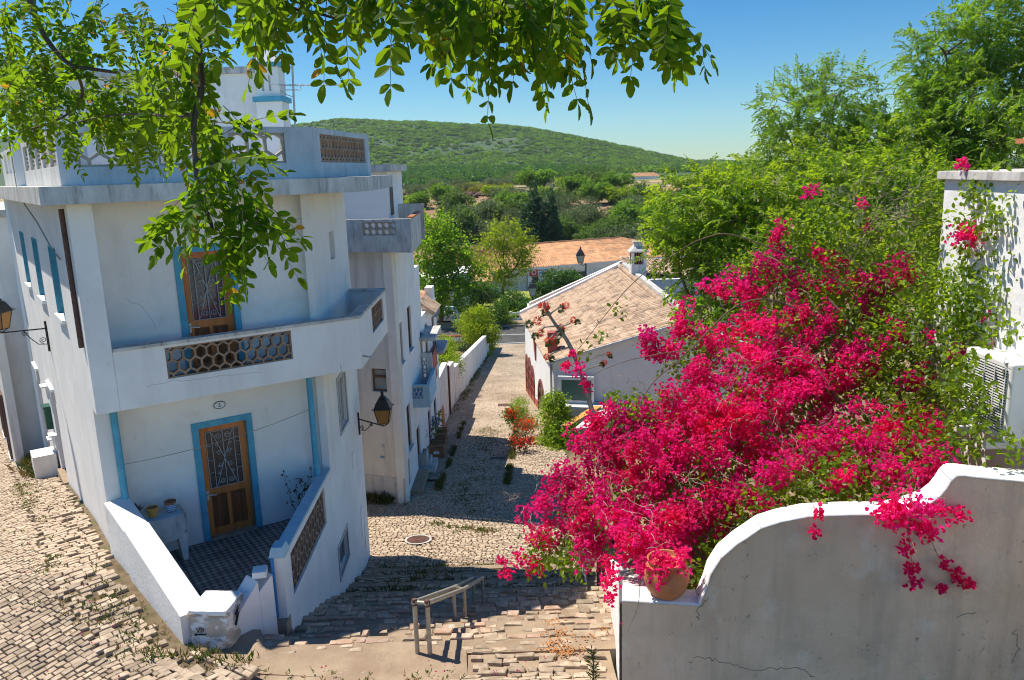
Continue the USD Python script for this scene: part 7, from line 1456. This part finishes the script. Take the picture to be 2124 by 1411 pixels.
# ------------------------------------------------------------------ robinia branches over the camera's view
rb_ = thing('robinia_tree', 'leafy robinia branches with oval leaflets hanging into the top of the picture', 'tree', (-1.0, 2.6, 8.6))
g = np.random.default_rng(120); mbw = MB()
br = [([(370, -120, 2.9), (395, 0, 2.75), (412, 100, 2.7), (418, 180, 2.7), (403, 250, 2.68), (404, 320, 2.66), (412, 400, 2.66), (428, 440, 2.66), (442, 485, 2.66)], .0125), ([(30, -90, 3.4), (62, 0, 3.3), (90, 70, 3.3), (130, 122, 3.3), (165, 140, 3.3), (250, 152, 3.35)], .014),
      ([(455, -60, 2.5), (520, 5, 2.45), (560, 14, 2.4), (620, 20, 2.4), (700, 40, 2.4)], .008), ([(760, -60, 2.45), (850, -5, 2.4), (930, 13, 2.35), (1000, 20, 2.3), (1080, 26, 2.3)], .011), ([(1130, -40, 2.3), (1240, -5, 2.3), (1310, 22, 2.28), (1360, 42, 2.28), (1420, 70, 2.3)], .008),
      ([(405, 235, 2.7), (340, 240, 2.9), (260, 237, 3.2), (160, 255, 3.5)], .007), ([(418, 180, 2.7), (380, 165, 2.75), (340, 120, 2.9), (335, 60, 3.0)], .006), ([(410, 330, 2.66), (460, 350, 2.6), (500, 380, 2.55)], .005), ([(420, 420, 2.66), (480, 440, 2.6), (540, 470, 2.55)], .004), ([(150, 140, 3.3), (160, 220, 3.6), (90, 260, 3.7), (20, 280, 3.8)], .007), ([(1000, 20, 2.3), (1090, 50, 2.25), (1170, 60, 2.25)], .006)]
for pts_, r in br: P_ = smooth(pxpath(pts_), 30); mbw.tube(P_, np.linspace(r, r * .45, 30), 6)
hub = np.array([-.6, 1.4, 10.4]); tr_ = np.array([-3.9, -1.2, 4.9])
for pts_, r in br[:5]: mbw.tube(limb(atY(*pts_[0]), hub, .06, g, 8), np.linspace(r, .03, 8), 6)
mbw.tube(limb(hub, tr_ + [0, 0, 2.0], .06, g, 8), np.linspace(.04, .1, 8), 8); mbw.tube(limb(tr_ + [0, 0, 2.0], tr_ - [0, 0, 4.6], .02, g, 8), np.linspace(.1, .16, 8), 8)
part('branch', mbw, M['bark'], rb_, smooth=50)
FR = []
def spray(n, xr, yr, Yr, ang, ln, leaflets=13, poly=None):
    for _ in range(n):
        for _t in range(40):
            x, y = g.uniform(*xr), g.uniform(*yr)
            if poly is None or poly.contains(sg.Point(x, y)): break
        FR.append((x, y, g.uniform(*Yr), math.radians(g.normal(*ang)), ln * g.uniform(.8, 1.2), leaflets))
spray(120, (430, 1225), (-165, -35), (2.0, 2.75), (90, 28), .25, 14)
spray(30, (880, 1200), (-90, 10), (1.95, 2.4), (85, 24), .23, 13)
spray(18, (1240, 1400), (-60, 20), (2.1, 2.4), (80, 30), .17, 12)
spray(6, (1380, 1420), (20, 70), (2.2, 2.4), (50, 35), .13, 10)
lp = sg.Polygon([(-20, 90), (60, 120), (150, 150), (240, 130), (330, 170), (430, 150), (450, 190), (440, 260), (400, 290), (240, 255), (120, 245), (-20, 260)])
spray(165, (-20, 500), (90, 340), (3.2, 4.4), (75, 70), .22, 15, lp)
spray(40, (-20, 150), (-40, 120), (3.1, 3.9), (60, 60), .22, 15)
spray(22, (120, 330), (-50, 60), (3.0, 3.6), (60, 60), .20, 13)
spray(26, (300, 480), (-40, 200), (2.6, 3.1), (80, 45), .22, 13)
spray(8, (420, 470), (190, 320), (2.5, 2.8), (45, 30), .20, 13)
spray(16, (395, 450), (330, 430), (2.5, 2.7), (80, 50), .20, 13)
spray(14, (420, 540), (400, 470), (2.45, 2.65), (60, 25), .20, 12)
spray(5, (380, 430), (410, 455), (2.55, 2.7), (150, 18), .18, 11)
spray(8, (420, 520), (430, 500), (2.5, 2.65), (88, 15), .19, 11)
vy, fy, oy = [], [], 0; stalk = MB()
FR.sort(key=lambda q: q[2]); restv, restf, ro = [], [], 0
for i, (x, y, Y, a, ln, n) in enumerate(FR):
    p = atY(x, y, Y); d = _r * math.cos(a) - _u * math.sin(a) + _F * g.normal() * .35; ww_ = MB()
    sz_ = .052 if Y < 2.9 else .041
    v, f = fronds(g, [p], [d], ln, n + (4 if Y > 2.9 else 0), sz_, sz_ * .5, T_OVAL, droop=.55, mbw=ww_, spread=1.05, rw=.0016)
    yel = g.random(len(v) // 9) < .013
    if yel.any():
        fy_ = f[np.repeat(yel, 8)]; f_keep = f[~np.repeat(yel, 8)]; vy.append(v); fy.append(fy_ + oy); oy += len(v)
    else: f_keep = f
    if i < 300:
        q = part('leaf', (v, f_keep), L_['robinia'], rb_); stalk.add(*ww_.arr())
    else: restv.append(v); restf.append(f_keep + ro); ro += len(v); stalk.add(*ww_.arr())
if restv: part('far_leaves', (np.vstack(restv), np.vstack(restf)), L_['robinia'], rb_, kind='stuff')
part('leaf_stalks', stalk, M['bark'], rb_, kind='stuff')
part('yellow_leaflets', (np.vstack(vy), np.vstack(fy)), L_['robinia_yellow'], rb_, kind='stuff')

hz = stage.GetPrimAtPath('/World/dark_conifer'); tag(hz, 'middle and tallest of the dark conifers at the foot of the bank')
hz = stage.GetPrimAtPath('/World/dark_conifer_001'); tag(hz, 'rightmost of the dark conifers at the foot of the bank')
hz = stage.GetPrimAtPath('/World/dark_conifer_002'); tag(hz, 'leftmost and smallest of the dark conifers at the foot of the bank')
# ------------------------------------------------------------------ the air over the valley
M['air'] = mat('air', {'v': ('principled_volume', {'color': (.72, .86, 1.0), 'density': .00009, 'anisotropy': .2})}, [], volume='v.volume')
single('haze', MB().box((-4500, -60, -14), (4500, 2700, 140)), M['air'], kind='stuff')
